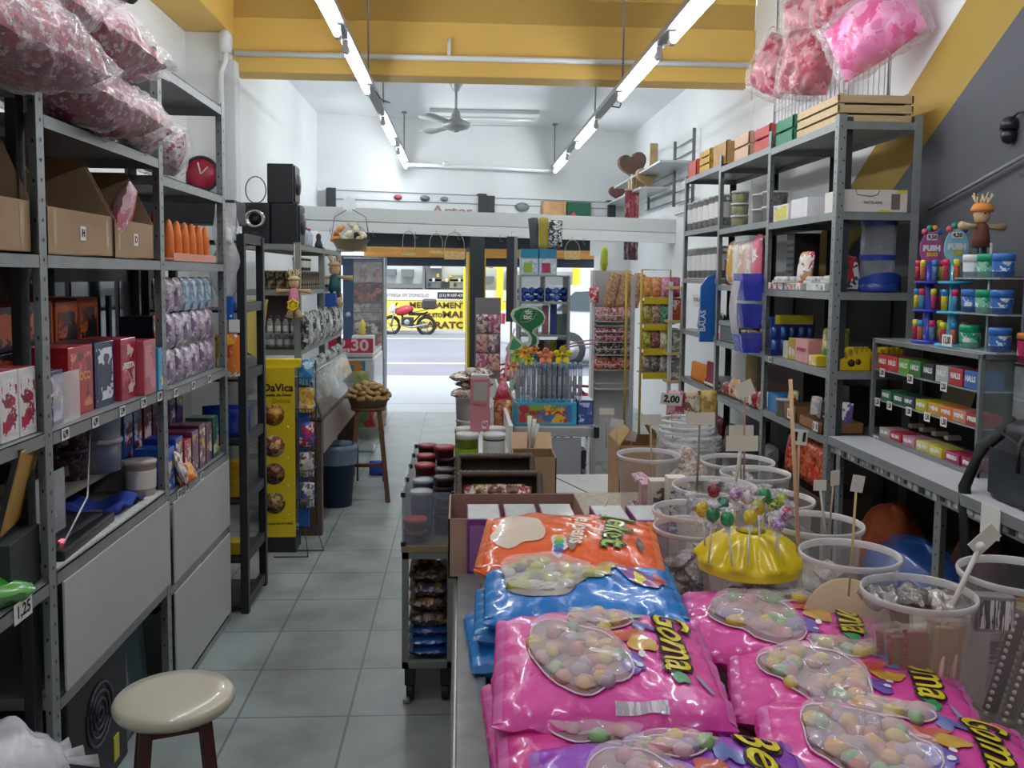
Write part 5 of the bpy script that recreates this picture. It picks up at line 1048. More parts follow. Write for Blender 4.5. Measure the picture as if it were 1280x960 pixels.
B().box((0, 0, 0), (.15, .004, .08), M('b89a7a', .8), T=TR(0, .08, .15) @ RXm(-.9)).obj('flap', t)
# ---- aluminium-edged counter ----
t = thing('glass_counter', 'aluminium-edged counter with black corners under the tall sweet stand', 'counter', (0, 0, 0)); cx0, cx1, cy0, cy1 = .225, .635, 4.16, 5.45
cz = .90
b = B(); b.bb(cx0, cx1, cy0, cy0+.03, cz-.045, cz, ALU).bb(cx0, cx0+.03, cy0, cy1, cz-.045, cz, ALU).bb(cx1-.03, cx1, cy0, cy1, cz-.045, cz, ALU).bb(cx0, cx1, cy1-.03, cy1, cz-.045, cz, ALU); b.obj('top_frame', t, .003)
B().bb(cx0+.01, cx1-.01, cy0+.01, cy1-.01, cz-.008, cz-.002, M('c4ccc8', .2, coat=.5)).obj('glass_top', t)
for (x, y) in ((cx0, cy0), (cx1, cy0), (cx0, cy1), (cx1, cy1)): B().bb(x-.012, x+.022 if x == cx0 else x+.012, y-.012, y+.02, cz-.05, cz+.004, M('1c1e20', .4)).obj('corner_block', t, .004)
for (x, y) in ((cx0+.015, cy0+.015), (cx1-.015, cy0+.015), (cx0+.015, cy1-.015), (cx1-.015, cy1-.015)): B().bb(x-.012, x+.012, y-.012, y+.012, 0, cz-.045, ALU).obj('post', t)
B().bb(cx0+.03, cx1-.03, cy0+.03, cy1-.03, .30, .31, CLEAR('dce4e4', .5)).bb(cx0+.03, cx1-.03, cy0+.03, cy1-.03, .58, .59, CLEAR('dce4e4', .5)).obj('glass_shelf', t)
B().bb(cx0+.20, cx0+.34, cy0+.01, cy0+.014, .1, .85, M('a4a8ac', .5)).obj('grey_panel', t)
for i, (x, z, c1, w_) in enumerate(((.30, .60, 'c03a78', .10), (.41, .60, 'a82c50', .07), (.57, .60, '6a4a78', .07), (.55, .32, '3a3440', .08), (.32, .32, 'b8a8b0', .10))): carton('sweet_box', ['magenta', 'crimson', 'violet', 'dark', 'pale mauve'][i]+' sweet box inside the aluminium-edged counter', 'box', (x, 4.32, z), (w_, .1, .17), ART([c1, c1, 'e0d4dc', c1], 24, .4, i), 0)
# ---- the sweet stand on it ----
Y0 = 4.28
FR = ART(['d8543c', '3aa0c8', '8aa83c', 'e8b83c', 'c83a50', 'a87848', '3a78b8'], 18, .35, 4)
carton('sweet_box', 'long cyan box with fruit prints under the flower-topped tubes', 'box', (.40, Y0+.03, cz), (.30, .16, .105), M('36a8cc', .35, coat=.3), 0, front=FR, text='FRUTAS', tm=M('b03a2c', .4), ts=.22)
carton('sweet_box', 'white and blue box beside the long cyan fruit box', 'box', (.595, Y0+.05, cz), (.075, .16, .115), M('3a5aa0', .35, coat=.3), 0, front=ART(['3a5aa0', '6a6ab0', 'c9d0e8', '3a5aa0'], 24, .35, 6), top=M('dfe4e8', .4))
bead = ART(['b09a80', 'c9b8a0', '7a6a58', 'd8d0c4', '9a8a90', 'e8dcc8'], 150, .4, 7)
src = thing('sweet_tube', 'x', 'tube of sweets', (0, 0, 0), 0, 'clear bead-filled tubes standing on the cyan box'); B().lathe([(.0095, 0), (.0105, .01), (.0105, .13), (.0095, .14)], CLEAR('b8c8dc', .35), 12).obj('tube', src); B().lathe([(.0088, .012), (.0088, .10), (.004, .105)], bead, 10).obj('beads', src); B().lathe([(.011, .14), (.011, .165), (.006, .17)], CLEAR('a8c0dc', .6), 10).obj('stopper', src); B().lathe([(.006, -.02), (.008, 0)], CLEAR('a8b8cc', .7), 8).obj('tip', src)
zt = cz+.127
row(src, [(.272+i*.0245, Y0-.03+.012*(i % 2), zt) for i in range(13)], 'bead-filled clear tube on the long cyan box', ords=ORDL, group='clear bead-filled tubes standing on the cyan box')
def flower(lab, px, py, s, c1, y=4.20, group=None):
    p = P(px, py, Y=y); t = thing('toy_flower', lab, 'toy flower', tuple(p)); m_ = M(c1, .5)
    b = B()
    for k in range(5):
        a = 2*PI*k/5+.3; b.surf(lambda u, v, a=a: ((.25+.75*u)*s*math.cos(a+(v-.5)*1.2*math.sin(PI*(.15+.8*u))), -.008*u-.01*math.sin(PI*v)*u, (.25+.75*u)*s*math.sin(a+(v-.5)*1.2*math.sin(PI*(.15+.8*u)))), 5, 6, m_)
    b.lathe([(s*.3, -.002), (s*.26, .006), (.001, .009)], m_, 12, T=RXm(PI/2)); b.obj('petals', t)
    B().ball((0, -.011, 0), .0045, INK, 8).obj('centre', t)
    B().tube([(0, .004, 0), (0, .006, -.06)], .003, M('b8c8d8', .4), 5).obj('stem', t)
for lab, px, py, s, c1, y in (('orange toy flower in the middle of the tube tops', 682, 445, .042, 'ee9060', 4.19), ('yellow toy flower at the far end of the tube tops', 703, 444, .046, 'dcc820', 4.17), ('yellow-orange toy flower near the green sign', 656, 440, .036, 'f0ac30', 4.20), ('small yellow toy flower below the yellow-orange one', 661, 450, .026, 'd8cc28', 4.17), ('lime green toy flower at the aisle end of the tubes', 646, 445, .034, 'a8c83c', 4.22), ('small peach toy flower hanging lowest by the green sign', 642, 458, .026, 'ecb070', 4.20), ('small orange toy flower between the larger flowers', 668, 437, .024, 'ee8a40', 4.22), ('small teal toy flower between the larger flowers', 669, 446, .018, '4a98a8', 4.20)):
    flower(lab, px, py, s, c1, y)
# tic tac sign: an S-shaped green board with pale edge
t = thing('shelf_sign', 'green and white S-shaped sweet sign on the tall stand', 'sign', (0, 4.36, 0))
def outl(pts): return [((P(px, py, Y=4.36)).x, (P(px, py, Y=4.36)).z) for px, py in pts]
outer = [(660, 382), (671, 384), (679, 390), (682, 397), (680, 404), (674, 409), (667, 413), (667, 416), (673, 421), (674, 428), (670, 433), (660, 438), (654, 441), (662, 455), (660, 470), (640, 490), (636, 480), (650, 462), (646, 450), (634, 444), (632, 436), (642, 419), (648, 424), (654, 428), (660, 427), (661, 421), (656, 414), (648, 407), (641, 401), (638, 393), (641, 387), (649, 383)]
inner = [(661, 384.5), (671, 386.5), (678, 392), (680.5, 398), (678, 403.5), (672, 408), (666, 412), (665, 416), (670.5, 421.5), (671, 428), (667, 432), (659, 435.5), (664, 430), (665, 422), (661, 415), (652, 408), (646, 402), (642, 395), (644, 389), (651, 385.5)]
MT = Matrix(((1, 0, 0, 0), (0, 0, 1, 0), (0, 1, 0, 0), (0, 0, 0, 1)))
B().prism(outl(outer), -.004, .010, M('c9dcc9', .4), T=MT).obj('pale_board', t); B().prism(outl(inner), -.0065, -.004, M('227048', .4), T=MT).obj('green_panel', t)
B().prism(outl([(634, 436), (642, 422), (652, 431), (646, 438)]), -.0065, -.004, M('3f9a70', .4), T=MT).obj('green_patch', t); B().prism(outl([(641, 484), (650, 470), (658, 474), (646, 489)]), -.0065, -.004, M('3f9a70', .4), T=MT).obj('green_patch', t)
q = P(661, 393.5, Y=4.35); b = B(); letter(b, 'tic', .034, M('dce8dc', .4), FRONT(q.x, -.008, q.z+.013), .0006, .001); letter(b, 'tac', .034, M('dce8dc', .4), FRONT(q.x-.006, -.008, q.z-.010), .0006, .001); b.obj('lettering', t)
lf = outl([(651, 403), (651, 395), (655, 389), (662, 386.5), (671, 386.5), (670, 393), (666, 399), (660, 402), (651, 403)]); B().tube([(x, -.0075, z) for x, z in lf[:-1]], .0008, M('dce8dc', .4), 5, closed=True).obj('leaf_outline', t)
B().tube([(.36, .03, cz), (.36, .03, 1.38)], .006, ALU).obj('support_post', t)
# acrylic stand with blue sweets
t = thing('acrylic_stand', 'tall clear acrylic stand holding blue sweets on the counter', 'stand', (0, 0, 0)); AC = CLEAR('cdd6d4', .32, .05, .4); ACF = M('9aa2a2', .35)
xa, xb = P(650, 400, Y=4.42).x, P(711, 400, Y=4.42).x; za, zb = cz, P(680, 345, Y=4.42).z
for x in (xa, xb): B().bb(x-.006, x+.006, 4.42, 4.66, za, zb, ACF).obj('upright', t)
for zz in (za, P(680, 420, Y=4.42).z, P(680, 379, Y=4.42).z, zb): B().bb(xa, xb, 4.42, 4.66, zz-.004, zz+.004, ACF).obj('shelf', t)
B().bb(xa, xb, 4.655, 4.66, za, zb, AC).obj('back_panel', t); B().bb((xa+xb)/2-.002, (xa+xb)/2+.002, 4.42, 4.66, P(680, 379, Y=4.42).z, zb, ACF).obj('divider', t)
z_ = P(680, 379, Y=4.42).z+.006
for i in range(12):
    x = xa+.02+(xb-xa-.04)*((i % 6)/5); tt = thing('wrapped_sweet', 'blue foil sweet in the acrylic stand, %s row, %s' % (['lower', 'upper'][i//6], ORDL[i % 6]), 'sweet', (x, 4.46+.02*(i % 2), z_+.02+.032*(i//6)), i, 'blue foil sweets in the acrylic stand')
    B().lathe([(.014, -.03), (.004, -.018), (.014, -.012), (.02, 0), (.014, .012), (.004, .018), (.014, .03)], M(['2f5ab8', '4a7ac8', '25489a'][i % 3], .25, coat=.6, noise_=.3, scale=60), 10, T=RYm(PI/2)).obj('foil', tt)
zm = P(680, 420, Y=4.42).z+.005
for i, (px, c1, w_, h_) in enumerate(((682, 'c9808a', .03, .14), (692, '3a4a9a', .03, .15), (702, '6a7a78', .05, .10), (668, '9aa890', .04, .10))): carton('sweet_box', ['pink', 'indigo', 'grey-green', 'pale green'][i]+' upright pack on the middle shelf of the acrylic stand', 'pack', (P(px, 400, Y=4.5).x, 4.52, zm), (w_, .05, h_), M(c1, .4, noise_=.15, scale=20), 0)
for i, (px, c1) in enumerate(((676, '7a6a6a'), (684, 'c9b8b0'), (691, 'c9c040'), (700, '2a3a70'), (708, '4a5a98'))): tub('sweet_tube', ['greyish', 'beige', 'yellow', 'navy', 'blue'][i]+' small pot behind the toy flowers', 'pot', (P(px, 435, Y=4.5).x, 4.50, cz+.002), .016, P(px, 418, Y=4.5).z-cz-.03, M(c1, .4, noise_=.2, scale=30), M(c1, .4), seg=12)
for i, (px, c1, cb) in enumerate(((662, '9ab83c', 'c8d0c8'), (685, 'b03a58', 'b8c8d0'))):
    p = P(px, 344, Y=4.44)
    tt = carton('toy_box', ['white and blue box with a green blob print, aisle side', 'white and blue box with a crimson blob print, wall side'][i], 'box', (p.x, 4.50, zb+.004), (.088, .10, .085), M('b4ccd8', .4), 0, front=ART(['c9d8dc', 'a8c4d0', 'dfe8ea'], 50, .4, i))
    B().bb(-.03, .012, -.0525, -.051, .012, .06, M(c1, .5)).obj('colour_patch', tt, .0)
    B().bb(-.042, .042, -.052, .0505, .085, .128, M('3a90b8', .4, noise_=.1)).obj('cyan_lid', tt)
# things above the stand
p = P(685, 310, Y=4.8); o = bagmesh(pillow(.09, .14, .04, seed=5), ART(['e6e6e6', '2a2a2c', 'e6e6e6', '2a2a2c'], 90, .5, 2, metric='CHEBYCHEV'), 14, 12, T=TR(p.x+.01, 4.62, zb+.215) @ RXm(PI/2)).obj('mesh_bag'); tag(o, 'black and white checked bag standing on the cyan-lidded boxes', 'bag')
o = bagmesh(pillow(.05, .16, .03, seed=6), M('b8a840', .4, noise_=.3), 10, 12, T=TR(p.x-.045, 4.58, zb+.215) @ RXm(PI/2)).obj('yellow_packet'); tag(o, 'yellow packet standing beside the black and white checked bag', 'packet')
o = bagmesh(pillow(.05, .16, .03, seed=7), M('55585c', .4, noise_=.3), 10, 12, T=TR(p.x-.09, 4.60, zb+.215) @ RXm(PI/2) @ RZm(.1)).obj('grey_packet'); tag(o, 'dark grey packet at the aisle side of the yellow packet', 'packet')
xx = P(640, 320, Y=5.0).x; t = thing('hanging_banner', 'tall dark narrow banner beside the acrylic stand', 'banner', (xx, 5.0, cz)); B().bb(-.03, .03, 0, .004, .45, .92, M('34383c', .5)).obj('panel', t); B().tube([(0, .01, 0), (0, .01, .95)], .006, ALU).obj('post', t); B().bb(.012, .03, -.002, 0, .5, .92, M('8a9090', .5)).obj('pale_strip', t)
# pink pack rack by the pillar
t = thing('pack_rack', 'narrow rack of pink sweet packs beside the green sign', 'rack', (XY(611, 5.2), 5.20, .895)); B().bb(-.075, .075, .10, .11, 0, .58, M('8a8688', .5)).obj('back_panel', t)
for i in range(3):
    for k in range(2): standing_bag('sweet_pack', 'pink and grey pack on the narrow rack, %s tier, %s' % (['lowest', 'middle', 'upper'][i], ['aisle side', 'wall side'][k]), 'pack', (XY(611, 5.2)-.035+k*.07, 5.26, .90+.14+i*.115), .068, .11, .03, ART([['b86a80', 'e0c8cc', '9a4a68'], ['c9a08a', 'd8b8a8', 'a84058'], ['a89098', 'e0d0c8', '6a4a58']][(i+k) % 3], 50, .4, i*2+k), seed=i+k, nu=8, nv=6, tilt=0)
o = B().tube([(XY(648, 4.4), 4.1, .97), (XY(630, 4.4), 4.15, 1.10), (XY(631, 4.4), 4.2, 1.22), (XY(641, 4.4), 4.2, 1.36)], .004, M('c9a8a0', .5), 6).obj('bent_stick'); tag(o, 'thin pale curved stick beside the green sign', 'stick')
standing_bag('sweet_bag', 'pointed orange and brown sweet bag by the green sign base', 'bag of sweets', (XY(628, 4.3), 4.12, .905), .085, .13, .04, ART(['b8743c', '8a5a30', 'd8a060', 'c84050'], 40, .35, 5), tilt=.1, seed=3)
t = thing('party_hat', 'small pink cone hat above the orange sweet bag', 'hat', (XY(628, 4.4), 4.2, 1.03)); B().lathe([(.042, 0), (.028, .05), (.012, .085), (.001, .10)], ART(['d84a6a', 'e88aa0', 'd84a6a'], 40, .5, 2), 16).obj('cone', t); B().lathe([(.05, -.004), (.05, .004)], M('b0283c', .4), 16).obj('brim', t)
for i, (dy, z1, z2) in enumerate(((.0, .0, .03), (.02, -.02, .0))):
    a = P(705, 432+i*3, Y=4.3); q = P(746, 424+i*5, Y=4.25); o = B().tube([tuple(a), tuple((a+q)/2+Vector((0, 0, .004))), tuple(q)], .004, M('b8889a', .4), 6).obj('pink_straw'); tag(o, ['upper', 'lower'][i]+' thin pink straw sticking out towards the white sweet rack', 'straw')
# ---- red plastic chairs at the doorway ----
def red_chair(lab, p, rz):
    t = thing('plastic_chair', lab, 'chair', p, rz, None); rm = M('b01f30', .35, coat=.4)
    B().surf(lambda u, v: ((u-.5)*.36, -.16+v*.34, .40+.05*abs(2*u-1)**3+.02*v), 12, 10, rm).obj('seat', t).modifiers.new('s', 'SOLIDIFY').thickness = .02
    B().surf(lambda u, v: ((u-.5)*(.36-.06*v), .18+.07*v+.02*abs(2*u-1)**2*-1, .41+v*.34), 12, 10, rm).obj('backrest', t).modifiers.new('s', 'SOLIDIFY').thickness = .02
    for (x, y) in ((-.16, -.15), (.16, -.15), (-.16, .17), (.16, .17)): B().tube([(x, y, .40), (x*1.15, y*1.12, 0)], .016, rm, 8).obj('leg', t)
    for s_ in (-1, 1): B().tube([(s_*.18, -.13, .44), (s_*.19, .0, .56), (s_*.17, .2, .58)], .013, rm, 8).obj('armrest', t)
    return t
red_chair('red plastic chair beyond the green sign, facing the aisle', (.40, 10.3, 0), -1.2)
red_chair('red plastic chair beside the white sweet rack, facing the wall', (1.17, 8.7, 0), 1.9)
# ================= RIGHT SIDE =================
RX, RB = 1.67, 2.05; YR = [3.99, 4.92, 5.87, 6.78]
rt = [2.33, 2.33, 2.36]
rs = [[2.30, 1.90, 1.535, 1.19, .90], [2.30, 1.90, 1.555, 1.22, .92, .55], [2.30, 1.93, 1.56, 1.24, .92, .55]]
rs = [[2.305, 1.905, 1.545, 1.185, .88], [2.32, 1.92, 1.56, 1.20, .84], [2.34, 1.95, 1.60, 1.22, .86]]
rl = ['grey slotted rack bay holding pale crates on top, by the white bench', 'grey slotted rack bay with a blue cup dispenser on its post', 'grey slotted rack bay next to the yellow wire rack']
RR = []
for k in range(3):
    t = thing('metal_rack', rl[k], 'rack', (0, 0, 0), 0, 'slotted metal racks along the stair wall'); RR.append(t)
    if k == 0:
        rack_post(RX, YR[0], 2.335, 1, 1, t, w=.034); rack_post(RB, YR[0], 2.335, -1, 1, t, holes=False)
        rack_post(RX+.05, YR[0]+.04, 2.33, 1, 1, t, m=RKD, w=.03, holes=False, name='inner_post')
    rack_post(RX, YR[k+1], 2.40 if k < 2 else 2.36, 1, -1, t, w=.034, holes=k < 1); rack_post(RB, YR[k+1], rt[k], -1, -1, t, holes=False, m=RKD)
    for z in rs[k]: rack_shelf(RX, RB, YR[k]+.004, YR[k+1]-.004, z, t)
    rack_shelf(RX, RB, YR[k]+.004, YR[k+1]-.004, .40, t)
# dark wood panelling behind
b = B(); b.bb(2.10, 2.13, 2.2, 6.1, 0, 1.62, M('2a221d', .6, noise_=.2, scale=3, stretch=(1, 1, 6))); struct(b, 'trim_wood_panelling')
b = B(); 
for y in (2.8, 3.5, 4.3, 5.0, 5.6): b.bb(2.09, 2.101, y, y+.06, 0, 1.62, M('1d1815', .6))
struct(b, 'trim_panelling_batten')
# ---- top of rack ----
woodp = M('c9b088', .6, noise_=.12, scale=8, stretch=(1, 8, 8))
def slat_crate(lab, p, d, m, rz=0, n=3):
    t = thing('wooden_crate', lab, 'crate', p, rz); w, dp, h = d
    for i in range(n):
        z = h*i/n+.004; hh = h/n-.012
        for a in ((-w/2, w/2, -dp/2, -dp/2+.01), (-w/2, w/2, dp/2-.01, dp/2), (-w/2, -w/2+.01, -dp/2, dp/2), (w/2-.01, w/2, -dp/2, dp/2)): B().bb(a[0], a[1], a[2], a[3], z, z+hh, m).obj('slat', t, .002)
    for (x, y) in ((-1, -1), (1, -1), (-1, 1), (1, 1)): B().bb(x*(w/2-.022)-.012, x*(w/2-.022)+.012, y*(dp/2-.022)-.012, y*(dp/2-.022)+.012, 0, h, m).obj('corner_block', t)
    B().bb(-w/2, w/2, -dp/2, dp/2, 0, .006, m).obj('base', t)
    return t
for i in range(3): slat_crate('pale wooden tray on the rack top, '+['lowest', 'middle', 'topmost']+[] if 0 else 'pale slatted wooden tray on the rack top, '+['lowest', 'middle', 'topmost'][i]+' of three', (1.86, 4.30, 2.307+i*.045), (.35, .5, .043), woodp, 0, 1)
slat_crate('green painted wooden crate between red and pale crates', (1.76, 4.72, 2.308), (.16, .25, .135), M('3f8a6a', .6, noise_=.1), 0, 2)
slat_crate('red painted wooden crate beside the green crate', (1.76, 5.08, 2.322), (.16, .26, .135), M('c05048', .6, noise_=.1), 0, 2)
slat_crate('pale pink wooden box on the rack top behind the red crate', (1.78, 5.45, 2.322), (.20, .28, .15), M('cfae90', .6, noise_=.06), 0, 2)
slat_crate('brown marked wooden box on the rack top, third from picture crates', (1.79, 5.95, 2.342), (.20, .30, .15), M('b8925a', .6, noise_=.25, scale=6), 0, 1)
slat_crate('yellow slatted wooden crate with open end on the rack top', (1.78, 6.28, 2.342), (.20, .26, .15), M('cfa84a', .6, noise_=.1), 0, 3)
slat_crate('coral red wooden box at the far end of the rack top', (1.80, 6.62, 2.342), (.24, .22, .12), M('d8604c', .6), 0, 1)
# ---- level 1.90 ----
def tubrow(lab, pts, r, h, body, lid, cont, lb=None, group=None, seg=16):
    src = tub('sweet_tub', 'x', 'tub', (0, 0, 0), r, h, body, lid, label_m=lb, contents=cont, seg=seg, group=group)
    return row(src, pts, lab, group=group)
clr = CLEAR('e4e6e4', .2, .1); lidg = M('c4c8c4', .4)
cin = ART(['6a6058', '8a8074', 'a89c8c', '5a5048'], 50, .5, 1)
z = 1.922
tubrow('grey-brown sweet tub with pale lid on the second level', [(1.75, 5.02, z), (1.75, 5.02, z+.085), (1.75, 5.19, z), (1.75, 5.19, z+.085), (1.92, 5.10, z)], .066, .082, clr, lidg, cin, group='round lidded tubs on the rack second level')
tubrow('yellowish sweet tub with clear lid on the second level', [(1.73, 5.60, z), (1.73, 5.60, z+.075), (1.73, 5.60, z+.15)], .05, .072, clr, lidg, ART(['b8b048', 'c9c480', '9a9438'], 50, .5, 2), group='three small tubs stacked beside the rack post')
lab_w = M('dcdcdc', .5)
tubrow('tall clear tub with white label on the second level', [(1.72, 5.93+.145*i, 1.952) for i in range(6)], .052, .20, clr, lidg, ART(['8a8080', 'b0a8a4', '6a605c', 'a08890', 'c4bcb8'], 60, .5, 3), lb=lab_w, group='tall clear tubs on the rack second level')
tubrow('tall clear tub of dark sweets on the third level', [(1.72, 5.96+.135*i, 1.602) for i in range(6)], .05, .215, clr, lidg, ART(['5a504c', '8a7c78', '3a3230', '9a8c8c', 'b8b0ac'], 60, .5, 4), lb=lab_w, group='tall clear tubs on the rack third level')
tubrow('small clear tub behind, on the third level', [(1.87, 6.1+.2*i, 1.602) for i in range(3)], .06, .12, clr, lidg, ART(['8a8480', 'b8b0ac'], 60, .5, 5), group='small clear tubs behind on the third level')
carton('pastry_box', 'yellow and white box with scalloped end on the second level', 'box', (1.77, 4.73, 1.907), (.18, .22, .085), M('e4e4e0', .4), 0, side=ART(['d8cc3c', 'e8e8e4', 'd8cc3c', 'a8a8a0'], 10, .4, 5))
carton('pastry_box', 'white wrapped box between the yellow box and the post', 'box', (1.77, 4.47, 1.907), (.18, .22, .095), M('e8e8ea', .35, noise_=.08, scale=30), 0)
t = carton('pastry_box', 'long white and yellow carton with a curved line, facing the bench', 'box', (1.86, 4.12, 1.907), (.30, .20, .10), M('e2dcd4', .4), 0)
B().tube([(-.09, -.101, .098), (-.085, -.1015, .078), (-.02, -.1015, .070), (.01, -.1015, .078), (.02, -.101, .098)], .002, M('6a6a68', .5), 4).obj('curved_line', t); b = B(); letter(b, 'PASTELARIA', .016, M('6a5a50', .5), FRONT(-.01, -.102, .042), .0003, .0003); b.obj('lettering', t); B().bb(.075, .115, -.1015, -.1, .012, .082, M('7a6a60', .5)).obj('brown_patch', t); B().bb(.10, .145, -.1016, -.1005, .084, .099, M('d8d03c', .5)).obj('yellow_corner', t); B().bb(.02, .07, -.1016, -.1005, .0, .01, M('d8d03c', .5)).obj('yellow_mark', t)
tub('sweet_tub', 'white capped tub on the second level behind scalloped box', 'tub', (1.93, 4.80, 1.907), .06, .13, clr, lidg, contents=cin)
# ---- level 1.55 ----
z = 1.547
for i, (y, zz, c1) in enumerate(((4.75, 0, ['e8e4dc', 'c03040', 'e8e4dc', '4a8a4a']), (4.50, 0, ['e4e4e0', 'b8bcb4', '5a8a5a', 'c03a40']), (4.20, 0, ['c9ccc8', '8a8c8a', 'e0e0dc']))):
    carton('egg_tray_box', ['white and red low carton on the third level', 'white and green low carton next to the rack post', 'silver low carton past the corner post, third level'][i], 'box', (1.76, y, z), (.18, .22, .035), M('e0deda', .4), 0, side=ART(c1, 22, .4, i))
for i, (x, y, zz) in enumerate(((1.73, 4.72, .036), (1.73, 4.63, .036), (1.74, 4.30, .036), (1.76, 4.14, .0), (1.76, 4.14, .04))):
    tt = thing('egg_carton', ['white', 'pale', 'silver', 'grey', 'light grey'][i]+' moulded sweet tray on the third rack level', 'tray', (x, y, z+zz)); b = B(); b.box((0, 0, 0), (.14, .10, .012), M('d0d2d0', .4))
    for a in range(4):
        for c_ in range(3): b.lathe([(.016, .01), (.013, .028), (.001, .034)], M('d4d6d4', .4), 8, ((a-1.5)*.034, (c_-1)*.032, 0))
    b.obj('tray', tt)
standing_bag('milk_carton', 'white, red and brown gable pack on the third level', 'pack', (1.72, 4.45, z+.036), .10, .16, .05, ART(['e8e4e0', 'c83038', 'e8e4e0', 'b89060'], 16, .4, 6), rz=-PI/2+.3, tilt=.15)
standing_bag('milk_carton', 'white and red gable pack leaning past the corner post', 'pack', (1.80, 4.12, z+.0), .10, .17, .05, ART(['e4e4e0', 'c83038', 'e8e4e0', '3a4a4a'], 14, .4, 7), rz=.3, tilt=.2)
t = thing('cup_dispenser', 'tall clear dispenser cylinder with blue collars and a blue base', 'dispenser', (1.93, 4.12, z)); bl = M('1c3f9a', .35, coat=.4)
B().lathe([(.105, 0), (.108, .012), (.10, .06), (.001, .062)], bl, 28).obj('base', t); B().surf(lambda u, v: (.106*math.cos(PI+PI*u), .106*math.sin(PI+PI*u), .04+.05*v*math.sin(PI*u)), 16, 3, bl).obj('chute', t)
B().shell([(.076, .06), (.078, .33)], CLEAR('c9ccd8', .22, .05, .5), 28).obj('cylinder', t)
for zz in (.145, .305): B().shell([(.080, zz), (.081, zz+.025)], bl, 28).obj('collar', t)
B().lathe([(.082, .33), (.086, .345), (.001, .345)], bl, 28).obj('lid', t)
# bay 2, level 1.56
z = 1.562
for i, (y, c1, h) in enumerate(((5.72, 'd8a848', .28), (5.60, 'd8d0d0', .27), (5.48, 'd8b898', .27), (5.36, 'd8c0b8', .27), (5.22, 'e0708a', .30))):
    standing_bag('snack_bag', ['tall yellow', 'tall white', 'tall beige', 'tall pale pink', 'tall bright pink'][i]+' snack bag standing on the third rack level', 'bag of snacks', (1.73, y, z), .13, h, .06, ART([c1, c1, 'e8e4d8', c1], 12, .4, i), rz=-PI/2, seed=i, tilt=.02)
tub('sweet_tub', 'red-labelled pot beside the tall yellow snack bag', 'tub', (1.76, 5.82, z), .045, .17, M('a8706a', .4), lidg, seg=14)
t = thing('black_box_stack', 'tall black ribbed box beyond the blue scoops dispenser', 'box', (1.85, 4.84, 1.547)); B().box((0, 0, 0), (.14, .12, .30), M('1c1e22', .5)).obj('box', t, .004)
for k in range(7): B().bb(-.071, -.0705, -.05, .05, .03+k*.036, .05+k*.036, M('4a4e52', .4)).obj('rib', t)
# blue cup dispenser on the post (hanging at aisle side)
t = thing('straw_dispenser', 'blue translucent dispenser filled with cups, hanging on the rack post', 'dispenser', (1.62, 5.02, 1.19)); bt = CLEAR('1c30c0', .72, .08, .25)
for zz, w_ in ((.29, .15), (.14, .13), (.0, .11)):
    b = B(); b.add([(-.055, -.09, zz), (.04, -.09, zz), (.04, .06, zz), (-.055, .06, zz), (-.075, -.10, zz+w_), (.045, -.10, zz+w_), (.045, .07, zz+w_), (-.075, .07, zz+w_)], [(3, 2, 1, 0), (0, 1, 5, 4), (1, 2, 6, 5), (2, 3, 7, 6), (3, 0, 4, 7)], bt); b.obj('blue_cup', t)
B().surf(lambda u, v: (-.08-.02*math.sin(PI*v), -.09+.14*u, .10+.30*v), 6, 8, CLEAR('c9c4c8', .45, .1, bump=.5)).obj('clear_sleeve', t)
# blue sign panel on the post
t = thing('blue_panel', 'upright glossy blue panel with white letters on the rack end', 'panel', (1.60, 5.92, 1.18)); ot = [(0, 0), (.10, 0), (.10, .42), (.085, .45), (.04, .43), (.0, .37)]
b = B(); b.prism([(x-.02, z_) for x, z_ in ot], -.012, .012, M('1f66b8', .3, coat=.4), T=Matrix(((1, 0, 0, 0), (0, 0, 1, 0), (0, 1, 0, 0), (0, 0, 0, 1)))); b.obj('board', t, .003); b = B(); letter(b, 'BALAS', .05, M('dfe8f0', .4), TR(.0, -.0135, .14) @ RYm(-PI/2) @ RXm(PI/2), .0004, .001); b.obj('lettering', t)
# bay 3, levels
z = 1.222
for i, y in enumerate((6.0, 6.13, 6.26)): standing_bag('snack_bag', 'green striped snack bag on the fourth level, '+ORD[i], 'bag of snacks', (1.74, y, z), .13, .15, .06, ART(['3a8a4a', '1f5a38', '8ac070', 'e0e8e0'], 40, .4, i), rz=-PI/2, seed=i)
standing_bag('snack_bag', 'indigo and white snack bag past the green bags', 'bag of snacks', (1.74, 6.42, z), .14, .20, .06, ART(['3a3a80', 'c9c8d8', '2a2a58'], 30, .4, 3), rz=-PI/2, seed=7)
carton('display_card', 'white card with drawn letters on the fourth level', 'card', (1.675, 6.30, 1.40), (.01, .34, .09), M('dcdcd8', .5), 0, text='DUO', face='l', tm=M('5a5a58', .5))
z = .862
src = thing('candle', 'x', 'sweet tube', (0, 0, 0), 0, 'orange sweet tubes low on the far rack'); B().lathe([(.022, 0), (.024, .02), (.02, .12), (.015, .13)], M('e08a28', .5, noise_=.2), 10).obj('tube', src)
row(src, [(1.72, 6.2+.06*i, z) for i in range(7)], 'orange sweet tube low on the far rack', group='orange sweet tubes low on the far rack')
src = thing('candle', 'x', 'sweet tube', (0, 0, 0), 0, 'dark red sweet tubes beside the orange ones'); B().lathe([(.026, 0), (.028, .04), (.016, .06), (.014, .16), (.010, .17)], M('8a2430', .4), 10).lathe([(.029, .01), (.029, .03)], M('e0dcd8', .5), 10).obj('tube', src)
row(src, [(1.71, 5.94+.065*i, z) for i in range(4)], 'dark red sweet bottle beside the orange tubes', group='dark red sweet tubes beside the orange ones')
